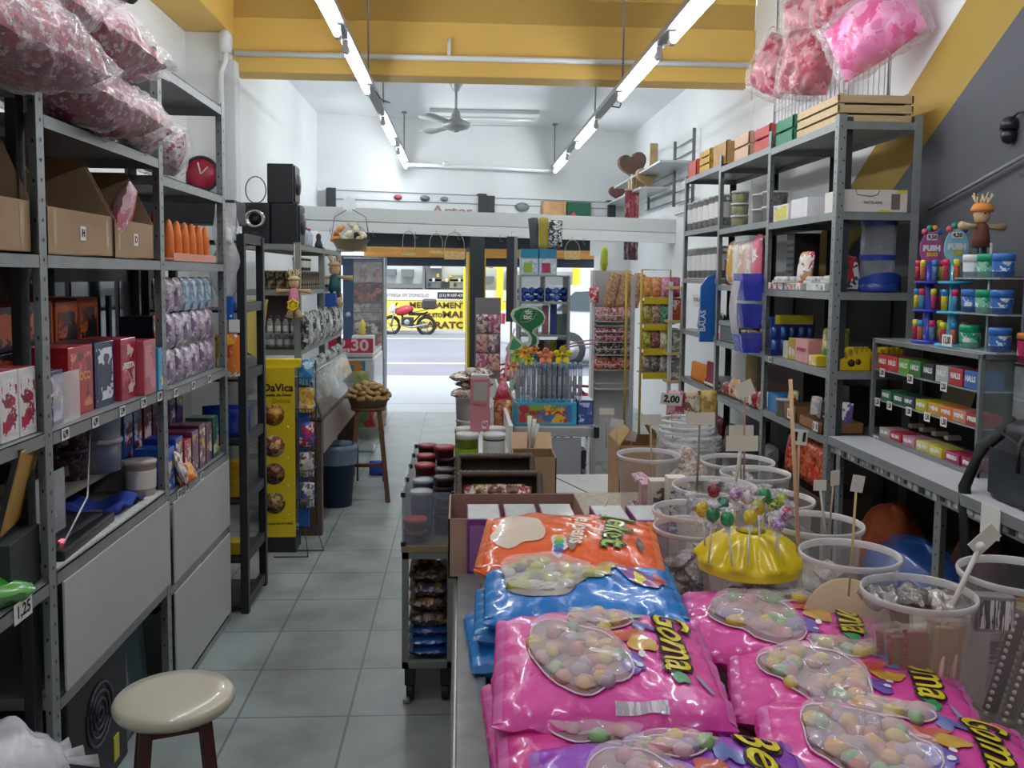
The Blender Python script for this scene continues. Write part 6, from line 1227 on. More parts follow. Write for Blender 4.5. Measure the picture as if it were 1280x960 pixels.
# bay 2 lower
z = 1.202
t = thing('shoe_stand', 'grey tray with small figures on the middle rack level', 'tray', (1.74, 5.55, z+.10)); B().bb(-.07, .06, -.2, .2, -.1, .0, M('5a5e60', .5)).bb(-.075, .065, -.22, .22, 0, .03, M('8a8e90', .4)).obj('tray', t, .006)
for i in range(3): tt = thing('toy_figure', 'small pale and dark toy on the grey tray, '+ORD[i], 'toy', (1.73, 5.45+i*.1, z+.131)); B().ball((0, 0, .022), .022, M(['c9b8a8', '6a5a50', 'c0b8b0'][i], .5), 10).ball((0, -.01, .035), .012, M('3a302c', .5), 8).obj('body', tt)
for i, (y, c1) in enumerate(((5.78, ['a84858', 'e0d8d8']), (5.68, ['3a8a90', 'c9d8d8', '5a9aa0']), (5.42, ['8a2a30', 'e8d8c8', 'b8a040']), (5.30, ['c9a83c', 'e8e0b8', '6a5a30']), (5.18, ['e8e4dc', '8a3038', 'c9c0b8']), (5.06, ['d85a78', 'f0c8d0', 'b03058']))):
    carton('cup_pack', ['pink', 'teal', 'maroon', 'yellow', 'white', 'bright pink'][i]+' small printed pack at the rack edge, middle level', 'pack', (1.71, y, z), (.06, .10, .095), ART(c1, 40, .4, i), 0)
z = .842
carton('brown_board', 'dark brown wooden board standing inside the middle bay', 'board', (1.95, 5.4, z), (.02, .80, .34), M('4a342a', .6, noise_=.2, scale=4, stretch=(1, 1, 8)), 0)
for i, (y, c1, h) in enumerate(((5.75, 'b8503c', .09), (5.60, 'd8a878', .13), (5.42, 'e0c8a8', .12), (5.22, 'a82c30', .10), (5.05, 'b03038', .12))):
    standing_bag('snack_bag', ['rusty red', 'orange and cream', 'cream', 'deep red', 'crimson'][i]+' snack bag on the low middle rack level', 'bag of snacks', (1.74, y, z), .15, h, .07, ART([c1, c1, 'e8dcd0', '8a3028'], 22, .4, i), rz=-PI/2, seed=i)
# bay 1 level 1.185
z = 1.187
t = thing('blister_display', 'dark blue display card of wrapped sweets with a yellow top', 'display', (1.80, 4.83, z)); B().box((0, 0, 0), (.24, .03, .21), M('1c2f78', .4, coat=.3)).obj('card', t, .003); B().bb(-.10, .11, -.017, -.015, .17, .22, M('c9b83a', .4)).obj('yellow_header', t)
for k in range(10): B().surf(lambda u, v, k=k: (-.10+.05*(k % 5)+.034*(u-.5), -.017-.014*math.sin(PI*u)*math.sin(PI*v), .03+.07*(k//5)+.055*v), 5, 6, M(['3a6ab0', '2a4a90'][k % 2], .25, coat=.6)).obj('wrapped_sweet', t)
for i, (x, y, d, c1, lab) in enumerate(((1.735, 4.66, (.06, .07, .09), 'c9c4a0', 'silver and yellow crinkled pack before the dark blue display'), (1.76, 4.58, (.10, .10, .11), 'b8a030', 'brown and yellow open carton on the fourth rack level'), (1.76, 4.42, (.12, .17, .115), 'd89a98', 'pink sweet carton with a red stripe on the fourth level'), (1.75, 4.25, (.12, .10, .05), 'd8c030', 'low yellow carton at the corner post'))):
    carton('sweet_box', lab, 'box', (x, y, z), d, M(c1, .4, noise_=.1), 0, side=ART([c1, c1, 'e8d8d0', c1], 24, .4, i) if i != 2 else None, text='SWEET' if i == 2 else None, face='l', tm=M('b03040', .4), ts=.2)
standing_bag('snack_bag', 'olive green snack bag leaning behind the corner post', 'bag of snacks', (1.80, 4.25, z+.05), .12, .15, .05, ART(['8a8a3a', '4a8a4a', 'b8a858'], 30, .4, 8), rz=-.5, tilt=.5)
YC = M('d8b818', .45)
for i, x in enumerate((1.80, 1.95)):
    tt = thing('comb_tray', ['yellow stepped cardboard tray with dark print past the corner post', 'yellow stepped cardboard tray next to the gum showcase'][i], 'tray', (x, 4.09, z))
    pts = [(-.07, 0), (.07, 0), (.07, .10), (.02, .10), (-.02, .075), (-.07, .05)]
    B().prism(pts, -.07, .07, YC, T=Matrix(((1, 0, 0, 0), (0, 0, 1, 0), (0, 1, 0, 0), (0, 0, 0, 1)))).obj('tray', tt, .002)
    for k in range(5): B().bb(-.05+k*.024, -.04+k*.024, -.0725, -.05, .055+.01*min(k, 3), .085+.012*min(k, 2), M('a88a14', .5)).obj('divider', tt)
    if i == 0: B().lathe([(.018, 0), (.001, .001)], M('4a3020', .5), 8, T=FRONT(-.02, -.0712, .035)).lathe([(.014, 0), (.001, .001)], M('4a3020', .5), 8, T=FRONT(.012, -.0712, .04)).obj('dark_print', tt)
price(RR[0], RX-.004, 4.78, 1.168, 'l', '1,50')
# bay 1 level .88
z = .882
carton('sweet_box', 'blue box with a round clear lid on the low rack level', 'box', (1.75, 4.78, z), (.12, .16, .10), M('2c78b8', .4), 0); tub('sweet_tub', 'round pale clear lid tub standing before the blue box', 'tub', (1.715, 4.66, z), .045, .09, CLEAR('c9c0b8', .6), CLEAR('d8d0c8', .7))
open_box('cardboard_box', 'brown open box with a white price tag on the low level', 'box', (1.76, 4.50, z), (.16, .18, .08), M('8a6444', .8)); open_box('cardboard_box', 'flat brown tray box at the near end of the low level', 'box', (1.78, 4.22, z), (.2, .28, .05), M('9a6a44', .8))
for i, (y, c1) in enumerate(((4.62, 'e0c83c'), (4.38, 'c9c9d8'), (4.30, '2a2a38'), (4.16, '6a5aa0'))): standing_bag('snack_bag', ['yellow and red', 'silver', 'black and white', 'violet and white'][i]+' little pack poking out of the low brown boxes', 'pack', (1.74+.03*i, y, z+.03), .07, .11, .03, ART([c1, 'e8e4e0', c1, 'c04038' if i == 0 else c1], 26, .4, i), rz=-PI/2+.4, seed=i)
carton('dark_carton', 'dark see-through bag of items at the back of low level', 'bag', (1.95, 4.45, z), (.1, .3, .2), M('2a2c2c', .4, noise_=.3), 0)
price(RR[0], RX-.006, 4.45, z+.04, 'l', '3,00', .07, .05); price(RR[0], RX-.006, 4.12, z+.03, 'l', '11', .06, .045)
# lower level: orange bags, coloured goods
for i, (y, c1) in enumerate(((4.15, 'd8502c'), (4.28, 'c8442c'), (4.41, 'd86038'), (4.55, 'b83c2c'))): standing_bag('snack_bag', 'orange-red crinkled snack bag under the low rack level, '+ORD[i], 'bag of snacks', (1.74, y, .59), .14, .22, .07, ART([c1, 'e87a50', '8a2c20', c1], 50, .35, i), rz=-PI/2+.2, seed=i)
t = open_box('cardboard_box', 'brown box lifting the orange snack bags', 'box', (1.80, 4.35, .402), (.25, .6, .18), M('4a3a30', .8))
for i in range(5): standing_bag('snack_bag', ['grey', 'dark green', 'brown', 'red', 'slate'][i]+' bag in the shade of the lowest rack level', 'bag of snacks', (1.76, 4.98+.36*i, .402), .2, .26, .1, M(['6a6c70', '2c4a38', '5a4034', '7a2c30', '3a4450'][i], .4, noise_=.3, scale=12), rz=-PI/2, seed=i)
# ---- white bench (work table) ----
t = thing('white_bench', 'white-topped bench on slotted angle legs beside the stair wall', 'bench', (0, 0, 0)); BW = M('d0d4d8', .35, coat=.2)
B().bb(RX, 2.12, 1.2, 3.98, .875, .893, BW).obj('worktop', t, .003)
b = B(); b.bb(RX-.003, RX, 1.2, 3.98, .855, .893, RK); b.bb(RX, RX+.04, 1.2, 3.98, .86, .872, RK); b.obj('top_edge', t)
b = B(); b.bb(RX+.012, RX+.016, 1.2, 3.98, .82, .86, RK); rs_ = random.Random(2)
for k in range(60): y = 1.25+k*.045; b.bb(RX+.008, RX+.012, y, y+rs_.uniform(.01, .035), .825+rs_.uniform(0, .01), .85, M('c9ccca', .6) if k % 3 else RKD)
b.obj('slotted_rail', t)
rack_post(RX+.02, 3.08, .86, 1, -1, t, w=.045, w2=.045); rack_post(RX+.02, 3.93, .86, 1, -1, t); rack_post(2.08, 3.08, .86, -1, -1, t, holes=False); rack_post(2.08, 1.25, .86, -1, 1, t, holes=False); rack_post(RX+.02, 1.25, .86, 1, 1, t)
rack_shelf(RX+.03, 2.09, 1.2, 3.95, .30, t, m=RKD)
def heap(lab, cat, p, d, m, seed, name='plastic_bag'):
    t = thing(name, lab, cat, p); w, dp, h = d
    def f(u, v):
        a = 2*PI*u; r_ = math.sin(PI*v*.5); nn = noise.noise(Vector((math.cos(a)*1.5+seed, math.sin(a)*1.5, v*3)))*.25+1; return (w/2*math.cos(a)*r_*nn, dp/2*math.sin(a)*r_*nn, h*math.cos(PI*v*.5)**.7*(1+.3*(nn-1))+.001)
    B().surf(f, 26, 10, m).obj('bag', t); return t
heap('large blue plastic bag heaped on the shelf under the white bench', 'plastic bag', (1.86, 3.45, .303), (.34, .75, .24), M('27509a', .35, coat=.4, noise_=.2, scale=10, bump=.3, bscale=30), 1)
heap('orange and brown cloth behind the blue bag under the bench', 'cloth', (1.92, 3.86, .303), (.28, .30, .30), M('a04a20', .7, noise_=.4, scale=9), 4, 'folded_cloth')
heap('dark red cloth heap under the bench beside the leg', 'cloth', (1.98, 3.25, .303), (.2, .3, .36), M('4a1c18', .8, noise_=.3), 6, 'folded_cloth')
heap('pale clear bag lying below the blue bag', 'plastic bag', (1.72, 2.95, .303), (.10, .45, .10), M('8a98a8', .4, noise_=.2), 9)
carton('yellow_box', 'yellow box on the shelf under the bench, near the leg', 'box', (1.86, 2.70, .303), (.20, .22, .26), M('c9a81c', .5), 0)
heap('black bag heap under the near end of the bench', 'plastic bag', (1.88, 2.1, .303), (.36, .8, .4), M('20211f', .5, noise_=.3), 12)
# ---- gum showcase ----
t = thing('gum_showcase', 'glass showcase of chewing gum with grey frame on the bench', 'showcase', (0, 0, 0)); gx0, gx1, gy0, gy1, gz0, gz1 = 1.86, 2.09, 3.12, 3.96, .894, 1.34
def gyy(y): return 3.96-(4.14-y)*1.13
gm = M('85898a', .4, metal=.4); GG = CLEAR('c9d4d4', .10, .03, .35)
for (x, y) in ((gx0, gy0), (gx0, gy1), (gx1, gy0), (gx1, gy1)): B().bb(x-.008, x+.008, y-.008, y+.008, gz0, gz1, gm).obj('upright', t)
for z in (gz0, gz1-.018): B().bb(gx0-.008, gx0+.008, gy0, gy1, z, z+.018, gm).bb(gx1-.008, gx1+.008, gy0, gy1, z, z+.018, gm).bb(gx0, gx1, gy0-.008, gy0+.008, z, z+.018, gm).obj('frame_rail', t)
for z in (gz0+.008, 1.065, 1.20, gz1-.003): B().bb(gx0, gx1, gy0, gy1, z, z+.005, M('9aa4a4', .2) if z < 1.3 else M('b0bab8', .15)).obj('glass_shelf', t)
b = B(); b.bb(gx0, gx1, gy0-.002, gy0+.001, gz0, gz1, GG); b.obj('glass_side', t)
gums = [('c83a44', 'red', 'HALLS', 4.09), ('c83a44', 'light red', 'HALLS', 4.01), ('6aa83c', 'lime', 'HALLS', 3.92), ('3a7a3a', 'green', 'HALLS', 3.835), ('1c1e20', 'black', 'HALLS', 3.74), ('b8bcc0', 'silver', 'HALLS', 3.65), ('b03038', 'crimson', 'HALLS', 3.56), ('3a6ab0', 'blue', 'HALLS', 3.47)]
for c1, nm_, st, y in gums: carton('gum_box', '%s chewing sweet box on the upper showcase shelf' % nm_, 'box', (1.92, gyy(y), 1.206), (.10, .09, .065), M(c1, .35, coat=.2, noise_=.12, scale=30), 0, text=st, face='l', ts=.45, tm=M('f0f0ee', .4))
for i, (c1, nm_, y, st) in enumerate((('2a7a50', 'green', 4.05, 'FREE'), ('1f5a3c', 'dark green', 3.95, 'FREEGELLS'), ('3a4a58', 'slate', 3.87, 'MINT'), ('c9c030', 'yellow', 3.78, 'MINI'), ('d8a83c', 'amber', 3.69, 'MINI'), ('e07a28', 'orange', 3.61, 'MINI'), ('d89080', 'salmon', 3.53, 'MINI'), ('a82c2c', 'brick red', 3.45, 'FREE'))): carton('gum_box', '%s gum carton on the middle showcase shelf' % nm_, 'box', (1.915, gyy(y), 1.071), (.09, .088, .045), M(c1, .35, coat=.2, noise_=.15, scale=30), 0, text=st, face='l', ts=.5, tm=M('f0f0ee', .4))
for i, (c1, nm_, y, st) in enumerate((('b8a8a8', 'greyish pink', 4.05, 'GUM'), ('c03040', 'bright red', 3.96, 'GUM'), ('c98aa0', 'pale pink', 3.86, 'GUM'), ('d8d080', 'pale yellow', 3.76, 'GUM'), ('d8cc50', 'lemon', 3.67, 'GUM'), ('b02c60', 'magenta', 3.56, 'FREEGELLS'), ('a02450', 'deep magenta', 3.46, 'FREE'))): carton('gum_box', '%s gum carton on the bottom showcase shelf' % nm_, 'box', (1.915, gyy(y), .908), (.09, .095, .04), M(c1, .35, coat=.2, noise_=.2, scale=30), 0, text=st, face='l', ts=.5, tm=M('f0f0ee', .4))
for i, y in enumerate((3.85, 3.75, 3.65, 3.55)): carton('paper_slip', 'pale cardboard divider leaning on the bottom shelf, '+ORD[3-i], 'card', (2.01, y, .952), (.06, .03, .018), M('b8b0a0', .6), 0)
for k in range(5): o = B().bb(0, .004, -.02, .02, 0, .11, M('8a8678', .6), T=TR(2.0, 3.45+k*.045, 1.09) @ RXm(.5)).obj('stick_pack'); tag(o, 'dark stick pack leaning behind the yellow gum cartons, '+ORD[k], 'pack', 'stick packs in the showcase')
for (y, z, st) in ((4.05, 1.20, '2,00'), (3.83, 1.20, '2,00'), (3.60, 1.20, '2,50'), (4.08, 1.065, '1,50'), (3.98, 1.065, '1,50'), (3.83, 1.065, '1,00'), (3.70, 1.065, '1,50'), (3.59, 1.065, '1,50'), (4.08, .895, '1,50')): price(t, gx0-.010, gyy(y), z-.004, 'l', st, .045, .036)
# second, nearer glass case with blue boxes
t = thing('gum_showcase', 'glass showcase with blue sweet boxes, nearest on the bench', 'showcase', (0, 0, 0))
for z in (.90, 1.07, 1.18, 1.31): B().bb(1.97, 2.10, 2.5, 3.10, z, z+.006, M('8fa0a4', .2)).obj('glass_shelf', t)
b = B()
for (x, y) in ((2.09, 2.5), (1.98, 2.5), (2.09, 3.09)): B().bb(x-.006, x+.006, y-.006, y+.006, .893, 1.316, gm).obj('upright', t)
B().bb(1.969, 1.972, 2.5, 3.10, .9, 1.3, GG).obj('glass_front', t)
carton('gum_box', 'long blue chewing sweet box with white letters in the near showcase', 'box', (2.03, 2.93, 1.187), (.09, .30, .08), M('24608a', .35, coat=.2), 0, text='HALLS', face='l', ts=.5, side=M('1f4a70', .35))
carton('gum_box', 'pink and white box on the middle of the near showcase', 'box', (2.03, 2.98, 1.077), (.09, .14, .05), M('d84a80', .4), 0); carton('gum_box', 'pale blue box in the near showcase behind the black bag', 'box', (2.03, 2.86, 1.077), (.09, .14, .05), M('6aa0c8', .4), 0)
carton('gum_box', 'dull brown box on the floor of the near showcase', 'box', (2.03, 2.95, .907), (.09, .3, .1), M('6a5a44', .5), 0)
price(t, 1.965, 3.06, 1.055, 'l', '1,50', .06, .045)
# ---- on top of the showcase ----
gt = gz1+.003
def topstand(lab, p, c1, nlev, signc, st, price_st, tubs):
    t = thing('sweet_stand', lab, 'stand', p); t.scale = (.84,)*3; m_ = M(c1, .35, coat=.3)
    B().lathe([(.075, 0), (.075, .012), (.03, .02), (.022, .14), (.02, .40)], m_, 24).obj('base_column', t)
    for z in (.15, .29)[:nlev]: B().lathe([(.02, z), (.072, z+.004), (.072, z+.014), (.02, z+.018)], m_, 24).obj('tier', t)
    def o2(u): a = 2*PI*u; return (.058*math.cos(a)*(1-.15*math.sin(a)), .47+.085*math.sin(a))
    pts = [o2(i/24) for i in range(24)]
    B().prism(pts, -.003, .003, M(signc, .4), T=Matrix(((1, 0, 0, 0), (0, 0, 1, 0), (0, 1, 0, 0), (0, 0, 0, 1)))).obj('sign_board', t)
    for k, cc in enumerate(('d8607a', '3aa088', 'e0a83c', '4a6ac8')): B().lathe([(.016, -.003), (.016, .003)], M(cc, .4), 12, T=FRONT(-.036+.024*k, .0, .555+(.008 if k in (1, 2) else -.008))).obj('sweet_print', t)
    b = B(); letter(b, 'PUSH', .036, M('f0f0f4', .4), FRONT(0, -.005, .465), .0008, .003); letter(b, st, .024, M('e8c83c', .4), FRONT(.004, -.005, .435), .0008, .002); b.obj('lettering', t)
    b = B(); b.bb(-.026, .026, -.006, -.004, .505, .535, PAPER); letter(b, price_st, .026, INK, FRONT(0, -.007, .52), .0003, .001); b.obj('price_tag', t)
    k = 0
    for zi, z in enumerate((.014, .168, .308)[:nlev+1]):
        for a in tubs:
            x, y = .055*math.cos(a), .055*math.sin(a); c2 = ['c03a50', 'd84a80', '5a9ac0', 'e0d040', '6a8aa8', 'c86a40'][(k*5+zi) % 6]; k += 1
            b = B(); b.lathe([(.013, 0), (.014, .07), (.009, .08)], M(c2, .35, coat=.3, noise_=.2, scale=40), 12, (x, y, z)); b.lathe([(.0145, .068), (.0145, .095), (.01, .10)], M(['d8386a', 'e8d838', '3a8ac8'][k % 3], .35), 12, (x, y, z)); o = b.obj('lolly_tube'); o.scale = (.84,)*3
            tag(o, '%s lolly tube, %s tier of %s stand, %s' % ([ 'red', 'pink', 'sky blue', 'yellow', 'grey blue', 'rust'][(k*5-5+zi) % 6], ['lowest', 'middle', 'upper'][zi], 'dark blue' if c1[0] == '2' else 'cyan', ORDL[(k-1) % len(tubs)]), 'lolly', 'lolly tubes on the push stands'); o.location = p
    return t
topstand('dark blue tiered lolly stand with a round pink sign', (1.94, 3.66, gt), '2a3ab8', 2, 'b85a98', 'DUO', '9,50', (2.6, 3.6, 4.6, 5.6))
topstand('cyan tiered lolly stand with a round pale blue sign', (1.935, 3.46, gt), '3ab0d8', 2, '8ac8e0', 'POP', '4,50', (3.4, 4.3, 5.2, 6.1))
t = thing('acrylic_stand', 'clear acrylic step stand of gum pots on the showcase', 'stand', (0, 0, 0)); AA = CLEAR('c9d4d8', .35, .04, .4)
for z in (gt, gt+.135, gt+.265): B().bb(1.885, 2.02, 3.08, 3.37, z, z+.006, AA).obj('shelf', t)
for (x, y) in ((1.95, 3.25), (2.01, 3.13)): B().tube([(x, y, gt), (x, y, gt+.62 if y < 3.2 else gt+.4)], .006, M('c4ccd0', .15, metal=.6), 8).obj('rod', t)
B().tube([(2.01, 3.13, gt+.62), (2.03, 3.15, gt+.65), (2.09, 3.31, gt+.655)], .008, M('c4ccd0', .15, metal=.6), 8).obj('curved_top', t)
pots = [('e0e4e8', 'b0b8c8', 'white-capped'), ('18a070', '8ac8b0', 'green-capped'), ('3a78c8', '3a68b0', 'blue-capped')]
for zi, z in enumerate((gt+.007, gt+.142, gt+.272)):
    for k, y in enumerate((3.325, 3.23, 3.135)):
        kk = (k if zi == 2 else [2, 1, 2][k] if zi == 1 else [1, 1, 2][k])
        if zi == 0 and k == 1: continue
        cc, bc, nm_ = pots[kk]
        tub('gum_pot', '%s gum pot, %s tier of clear stand, %s' % (nm_, ['lowest', 'middle', 'top'][zi], ['near the cyan stand', 'in the middle', 'near the rod'][k]), 'pot', (1.93, y, z), .035, .085, M(bc, .3, coat=.4, noise_=.2, scale=40), M(cc, .35), lh=.028, label_m=ART([bc, 'dce4ec', cc], 40, .35, k), seg=20)
t = tub('gum_pot', 'large magenta sweet pot with an orange lid by the showcase edge', 'pot', (1.985, 3.03, 1.317), .045, .105, M('b02058', .3, coat=.4), M('d8843a', .35), lh=.02, label_m=ART(['b02058', 'c83070', 'e8c0c8', 'b02058'], 24, .35, 3), seg=24)
price(RR[0], 1.86, 3.36, gt+.03, 'l', '13,00', .07, .045)
d_ = doll('straw doll with orange cap hanging from the clear rod', (1.955, 3.33, 1.77), 1.35, '6a3a2a', 'd8c9a0', .2, 1.0)
B().lathe([(.03, .068), (.03, .076), (.022, .09), (.001, .094)], M('e08a3a', .7), 14).obj('orange_cap', d_)
t = thing('security_camera', 'small black dome camera on the grey stair wall', 'camera', tuple(P(1262, 160, X=2.13))); B().ball((0, 0, -.03), .032, M('15171a', .3), 14).lathe([(.001, -.01), (.035, -.005), (.035, .02), (.02, .04), (.001, .045)], M('1d1f22', .4), 16).obj('dome', t); B().tube([(.0, 0, .03), (-.0, -.05, .05), (.0, -.3, .02)], .005, M('1d1f22', .5), 6).obj('cable', t)
o = B().tube([tuple(P(1160, 262, X=2.12)), tuple(P(1280, 195, X=2.12))], .008, M('85898c', .5), 6).obj('cable_conduit'); tag(o, 'thin grey diagonal conduit on the grey stair wall', 'conduit')
# ---- black bag on the bench ----
t = thing('shoulder_bag', 'black shoulder bag with a strap lying on the white bench', 'bag', (1.855, 2.66, .893), .0); BL = M('23292e', .5, noise_=.15, scale=10); BLK = M('14171a', .6)
def bagf(u, v):
    a = 2*PI*u; sx_ = abs(math.cos(a))**.55*math.copysign(1, math.cos(a)); sy_ = abs(math.sin(a))**.55*math.copysign(1, math.sin(a)); r_ = (1-.22*v)*(1 if v < .9 else 1-(v-.9)*5)
    return (sx_*.12*r_*(1+.05*math.sin(v*7)), sy_*.24*r_, .005+.27*min(v, .97)+.01*noise.noise(Vector((a, v*4, 1))))
B().surf(bagf, 36, 14, BL).obj('body', t)
B().surf(lambda u, v: (-.128+.012*math.sin(PI*u)*math.sin(PI*v), -.19+.36*u, .02+.15*v), 10, 6, M('2c3338', .5)).obj('front_pocket', t)
B().tube([(-.10, -.2, .25), (-.05, -.21, .28), (.05, -.2, .28)], .006, M('6a6c6e', .4), 5).tube([(-.06, .05, .27), (-.14, -.0, .20), (-.15, -.02, .12)], .008, BLK, 6).tube([(-.105, -.16, .24), (-.12, .0, .19), (-.11, .17, .23)], .005, BLK, 5).obj('zip', t)
B().tube([(-.02, .20, .25), (-.10, .26, .15), (-.165, .24, .02), (-.175, .20, -.14), (-.17, .16, -.34), (-.165, .14, -.50)], .022, BLK, 6).obj('strap', t); B().tube([(0, -.12, .27), (-.02, -.06, .33), (-.02, .06, .33), (0, .12, .27)], .013, BLK, 8).obj('handle', t)
t = thing('paper_tag', 'white price card hanging in front of the black bag', 'price sign', (1.665, 2.70, .80)); B().bb(-.004, 0, -.05, .05, 0, .10, PAPER).obj('card', t)
# ---- wall ladder shelves with wooden hearts ----
t = thing('wire_wall_rack', 'grey wire ladder rack on the far stair wall', 'rack', (0, 0, 0)); wm = M('7a7c7e', .4, metal=.4)
for px, ya, yb in ((868, 160, 262), (844, 177, 258), (811, 235, 262)):
    a = P(px, ya, X=2.09); q = P(px, yb, X=2.09); B().tube([(2.09, a.y, q.z), (2.09, a.y, a.z)], .016, wm, 6).obj('upright', t)
for k in range(7):
    a = P(868, 172+k*15, X=2.12); q = P(812, 200+k*15, X=2.12)
    if k > 0 or 1: B().tube([(2.12, a.y, a.z), (2.12, (a.y+P(845, 180, X=2.12).y)/1 if 0 else P(846, 180, X=2.12).y, a.z)], .007, wm, 5).obj('rung', t)
for k in range(4): a = P(843, 215+k*12, X=2.12); B().tube([(2.12, a.y, a.z), (2.12, P(808, 230, X=2.12).y, a.z)], .007, wm, 5).obj('rung', t)
gs = M('c4c9ca', .3, coat=.3)
hs = []
for i, (px0, px1, py, X) in enumerate(((862, 812, 202, 1.78), (826, 788, 201, 1.72), (835, 795, 234, 1.78), (795, 770, 235, 1.75))):
    a = P(px0, py, X=2.10); q = P(px1, py, X=2.10); yn, yf = min(a.y, q.y)-.1, max(a.y, q.y)-.4
    zz = P(px0, py+3, X=2.1).z if i not in (1, 3) else hs[i-1][2]+ .0
    if i == 1: yn, yf, zz = hs[0][1]+.05, hs[0][1]+1.0, hs[0][2]
    if i == 3: yn, yf, zz = hs[2][1]+.05, hs[2][1]+1.0, hs[2][2]
    hs.append((yn, yf, zz)); o = B().bb(1.80, 2.11, yn, yf, zz, zz+.02, gs).obj('wall_shelf', bevel=.003); tag(o, ['white wall shelf nearest on the wire rack, upper', 'white wall shelf holding the large wooden heart', 'white wall shelf with wooden pieces, lower', 'white wall shelf at the far lower end with small heart'][i], 'shelf', 'white shelves on the wire wall rack')
def heart(lab, p, s, rz, m):
    t = thing('wooden_heart', lab, 'ornament', p, rz); pts = []
    for k in range(28):
        a = 2*PI*k/28; pts.append((s*.0625*16*math.sin(a)**3*.8, s*.0625*(13*math.cos(a)-5*math.cos(2*a)-2*math.cos(3*a)-math.cos(4*a))*.8))
    mn = min(q[1] for q in pts); B().prism([(x, y-mn) for x, y in pts], -.03, .03, m, T=RXm(PI/2) @ RZm(.25)).obj('heart', t, .004); return t
dkw = M('6a4c40', .6, noise_=.15); ltw = M('b89a70', .6, noise_=.15)
heart('large dark wooden heart box standing on the upper wall shelf', (1.93, hs[1][0]+.25, hs[1][2]+.02), .21, .25, dkw)
heart('small round dark wooden heart on the far lower shelf', (1.90, hs[3][0]+.35, hs[3][2]+.02), .13, .25, dkw)
heart('pale wooden heart on the lower wall shelf', (1.93, hs[2][0]+.2, hs[2][2]+.02), .15, .3, ltw)
for i, (dx, dy, w_, h_) in enumerate(((1.86, .55, .1, .18), (1.90, .75, .16, .14))): 
    t = thing('wooden_rack', ['pale wooden slatted holder on the lower wall shelf', 'brown wooden bowl holder on the lower wall shelf'][i], 'ornament', (dx, hs[2][0]+dy, hs[2][2]+.02), .1)
    for k in range(4): B().bb(-w_/2+k*w_/3-.008, -w_/2+k*w_/3+.008, -.03, .03, 0, h_*(1-.12*(k % 2)), ltw).obj('slat', t)
t = thing('wooden_cutout', 'tall pale wooden board with carved holes on the upper shelf', 'ornament', (1.90, hs[0][0]+.25+.5, hs[0][2]+.02), .1); B().bb(-.04, .04, -.012, .012, 0, .26, ltw).obj('board', t, .004)
# maroon hanging sign by the corner
t = thing('hanging_poster', 'tall maroon poster hanging beside the far wall shelves', 'poster', (XY(788, 9.6), 9.6, 0)); z1 = P(788, 238, Y=9.6).z; z0_ = P(788, 325, Y=9.6).z
B().bb(-.075, .075, 0, .01, z0_, z1, ART(['8a2c3c', 'a84050', '7a2030', 'c08088'], 12, .5, 3, stretch=(3, 1, .6))).bb(-.075, .075, -.002, 0, z0_, z0_+.3, ART(['3a3236', '8a2c3c', '5a4a50', 'b8a8a8'], 20, .5, 4, stretch=(3, 1, .6))).obj('sheet', t); B().bb(-.08, .08, -.004, .012, z1, z1+.02, M('c9c4c4', .5)).obj('top_bar', t)
o = B().bb(XY(737, 9.12), XY(769, 9.12), 9.115, 9.125, P(750, 320, Y=9.12).z, 2.0, M('dfe4e2', .5)).obj('paper_card'); tag(o, 'blank white card hanging from the shelf above the white sweet rack', 'card')
o = B().lathe([(.02, 0), (.035, .06), (.03, .16), (.015, .2)], M('b8c83a', .5), 10, (XY(755, 7.71), 7.71, P(760, 338, Y=7.6).z)).obj('green_bottle'); tag(o, 'small lime bottle standing on the white sweet rack', 'bottle')
# ---- white pegboard sweet rack ----
wy = 7.6; wx0, wx1 = XY(742, wy), XY(792, wy)
t = thing('pegboard_rack', 'white pegboard rack with wire pockets of wrapped sweets', 'rack', (0, 0, 0)); PB = M('cbcaca', .5)
B().bb(wx0, wx1, wy+.10, wy+.12, .0, P(760, 338, Y=wy).z, PB).bb(wx0-.01, wx0+.015, wy, wy+.12, .0, P(760, 338, Y=wy).z, M('dcdedd', .5)).obj('pegboard', t)
ym = M('c9a83a', .5); wwm = M('c4c6c6', .4)
for k, py in enumerate((402, 415, 428, 444, 463, 487)):
    z = P(760, py, Y=wy-.1).z; b = B()
    for q in (0, .05): b.tube([(wx0+.02, wy+.1, z+q+.02), (wx0+.02, wy-.1, z+q), (wx1, wy-.1, z+q), (wx1, wy+.1, z+q+.02)], .004, wwm, 5)
    b.bb(wx0+.02, wx1, wy-.1, wy+.1, z-.003, z, wwm); b.obj('wire_pocket', t)
sw = [(['b87a80', 'e0c8c8', '8a4a50', 'd8a0a0'], 'pink and white', 402), (['b84858', 'e8d8d8', '8a2c38', 'd88a90'], 'red and white', 428), (['5a4444', 'c9c0c0', '3a2c2c', '8a6a6a'], 'dark brown', 444), (['c84a38', 'e0886a', '8a2c28', 'e8d0c8'], 'orange-red', 463)]
for cols, nm_, py in sw:
    z = P(760, py, Y=wy-.1).z
    for k in range(5): standing_bag('sweet_bag', '%s wrapped sweets in the white rack pocket, %s' % (nm_, ORDL[k]), 'bag of sweets', (wx0+.05+k*.062, wy-.03, z), .075, .12, .06, ART(cols, 60, .35, k), seed=k, nu=8, nv=6, tilt=.15, group='sweet bags in the white rack')
popc = ART(['c9a080', 'b88a6c', 'd8b898', 'a87858'], 60, .6, 1)
for k in range(3): standing_bag('snack_bag', 'long brown snack bag at the top of white rack, '+ORDL[k], 'bag of snacks', (wx0+.12+k*.105, wy-.02, P(760, 385, Y=wy-.1).z), .10, .30, .07, popc, seed=k, tilt=-.05).rotation_euler.y = .22
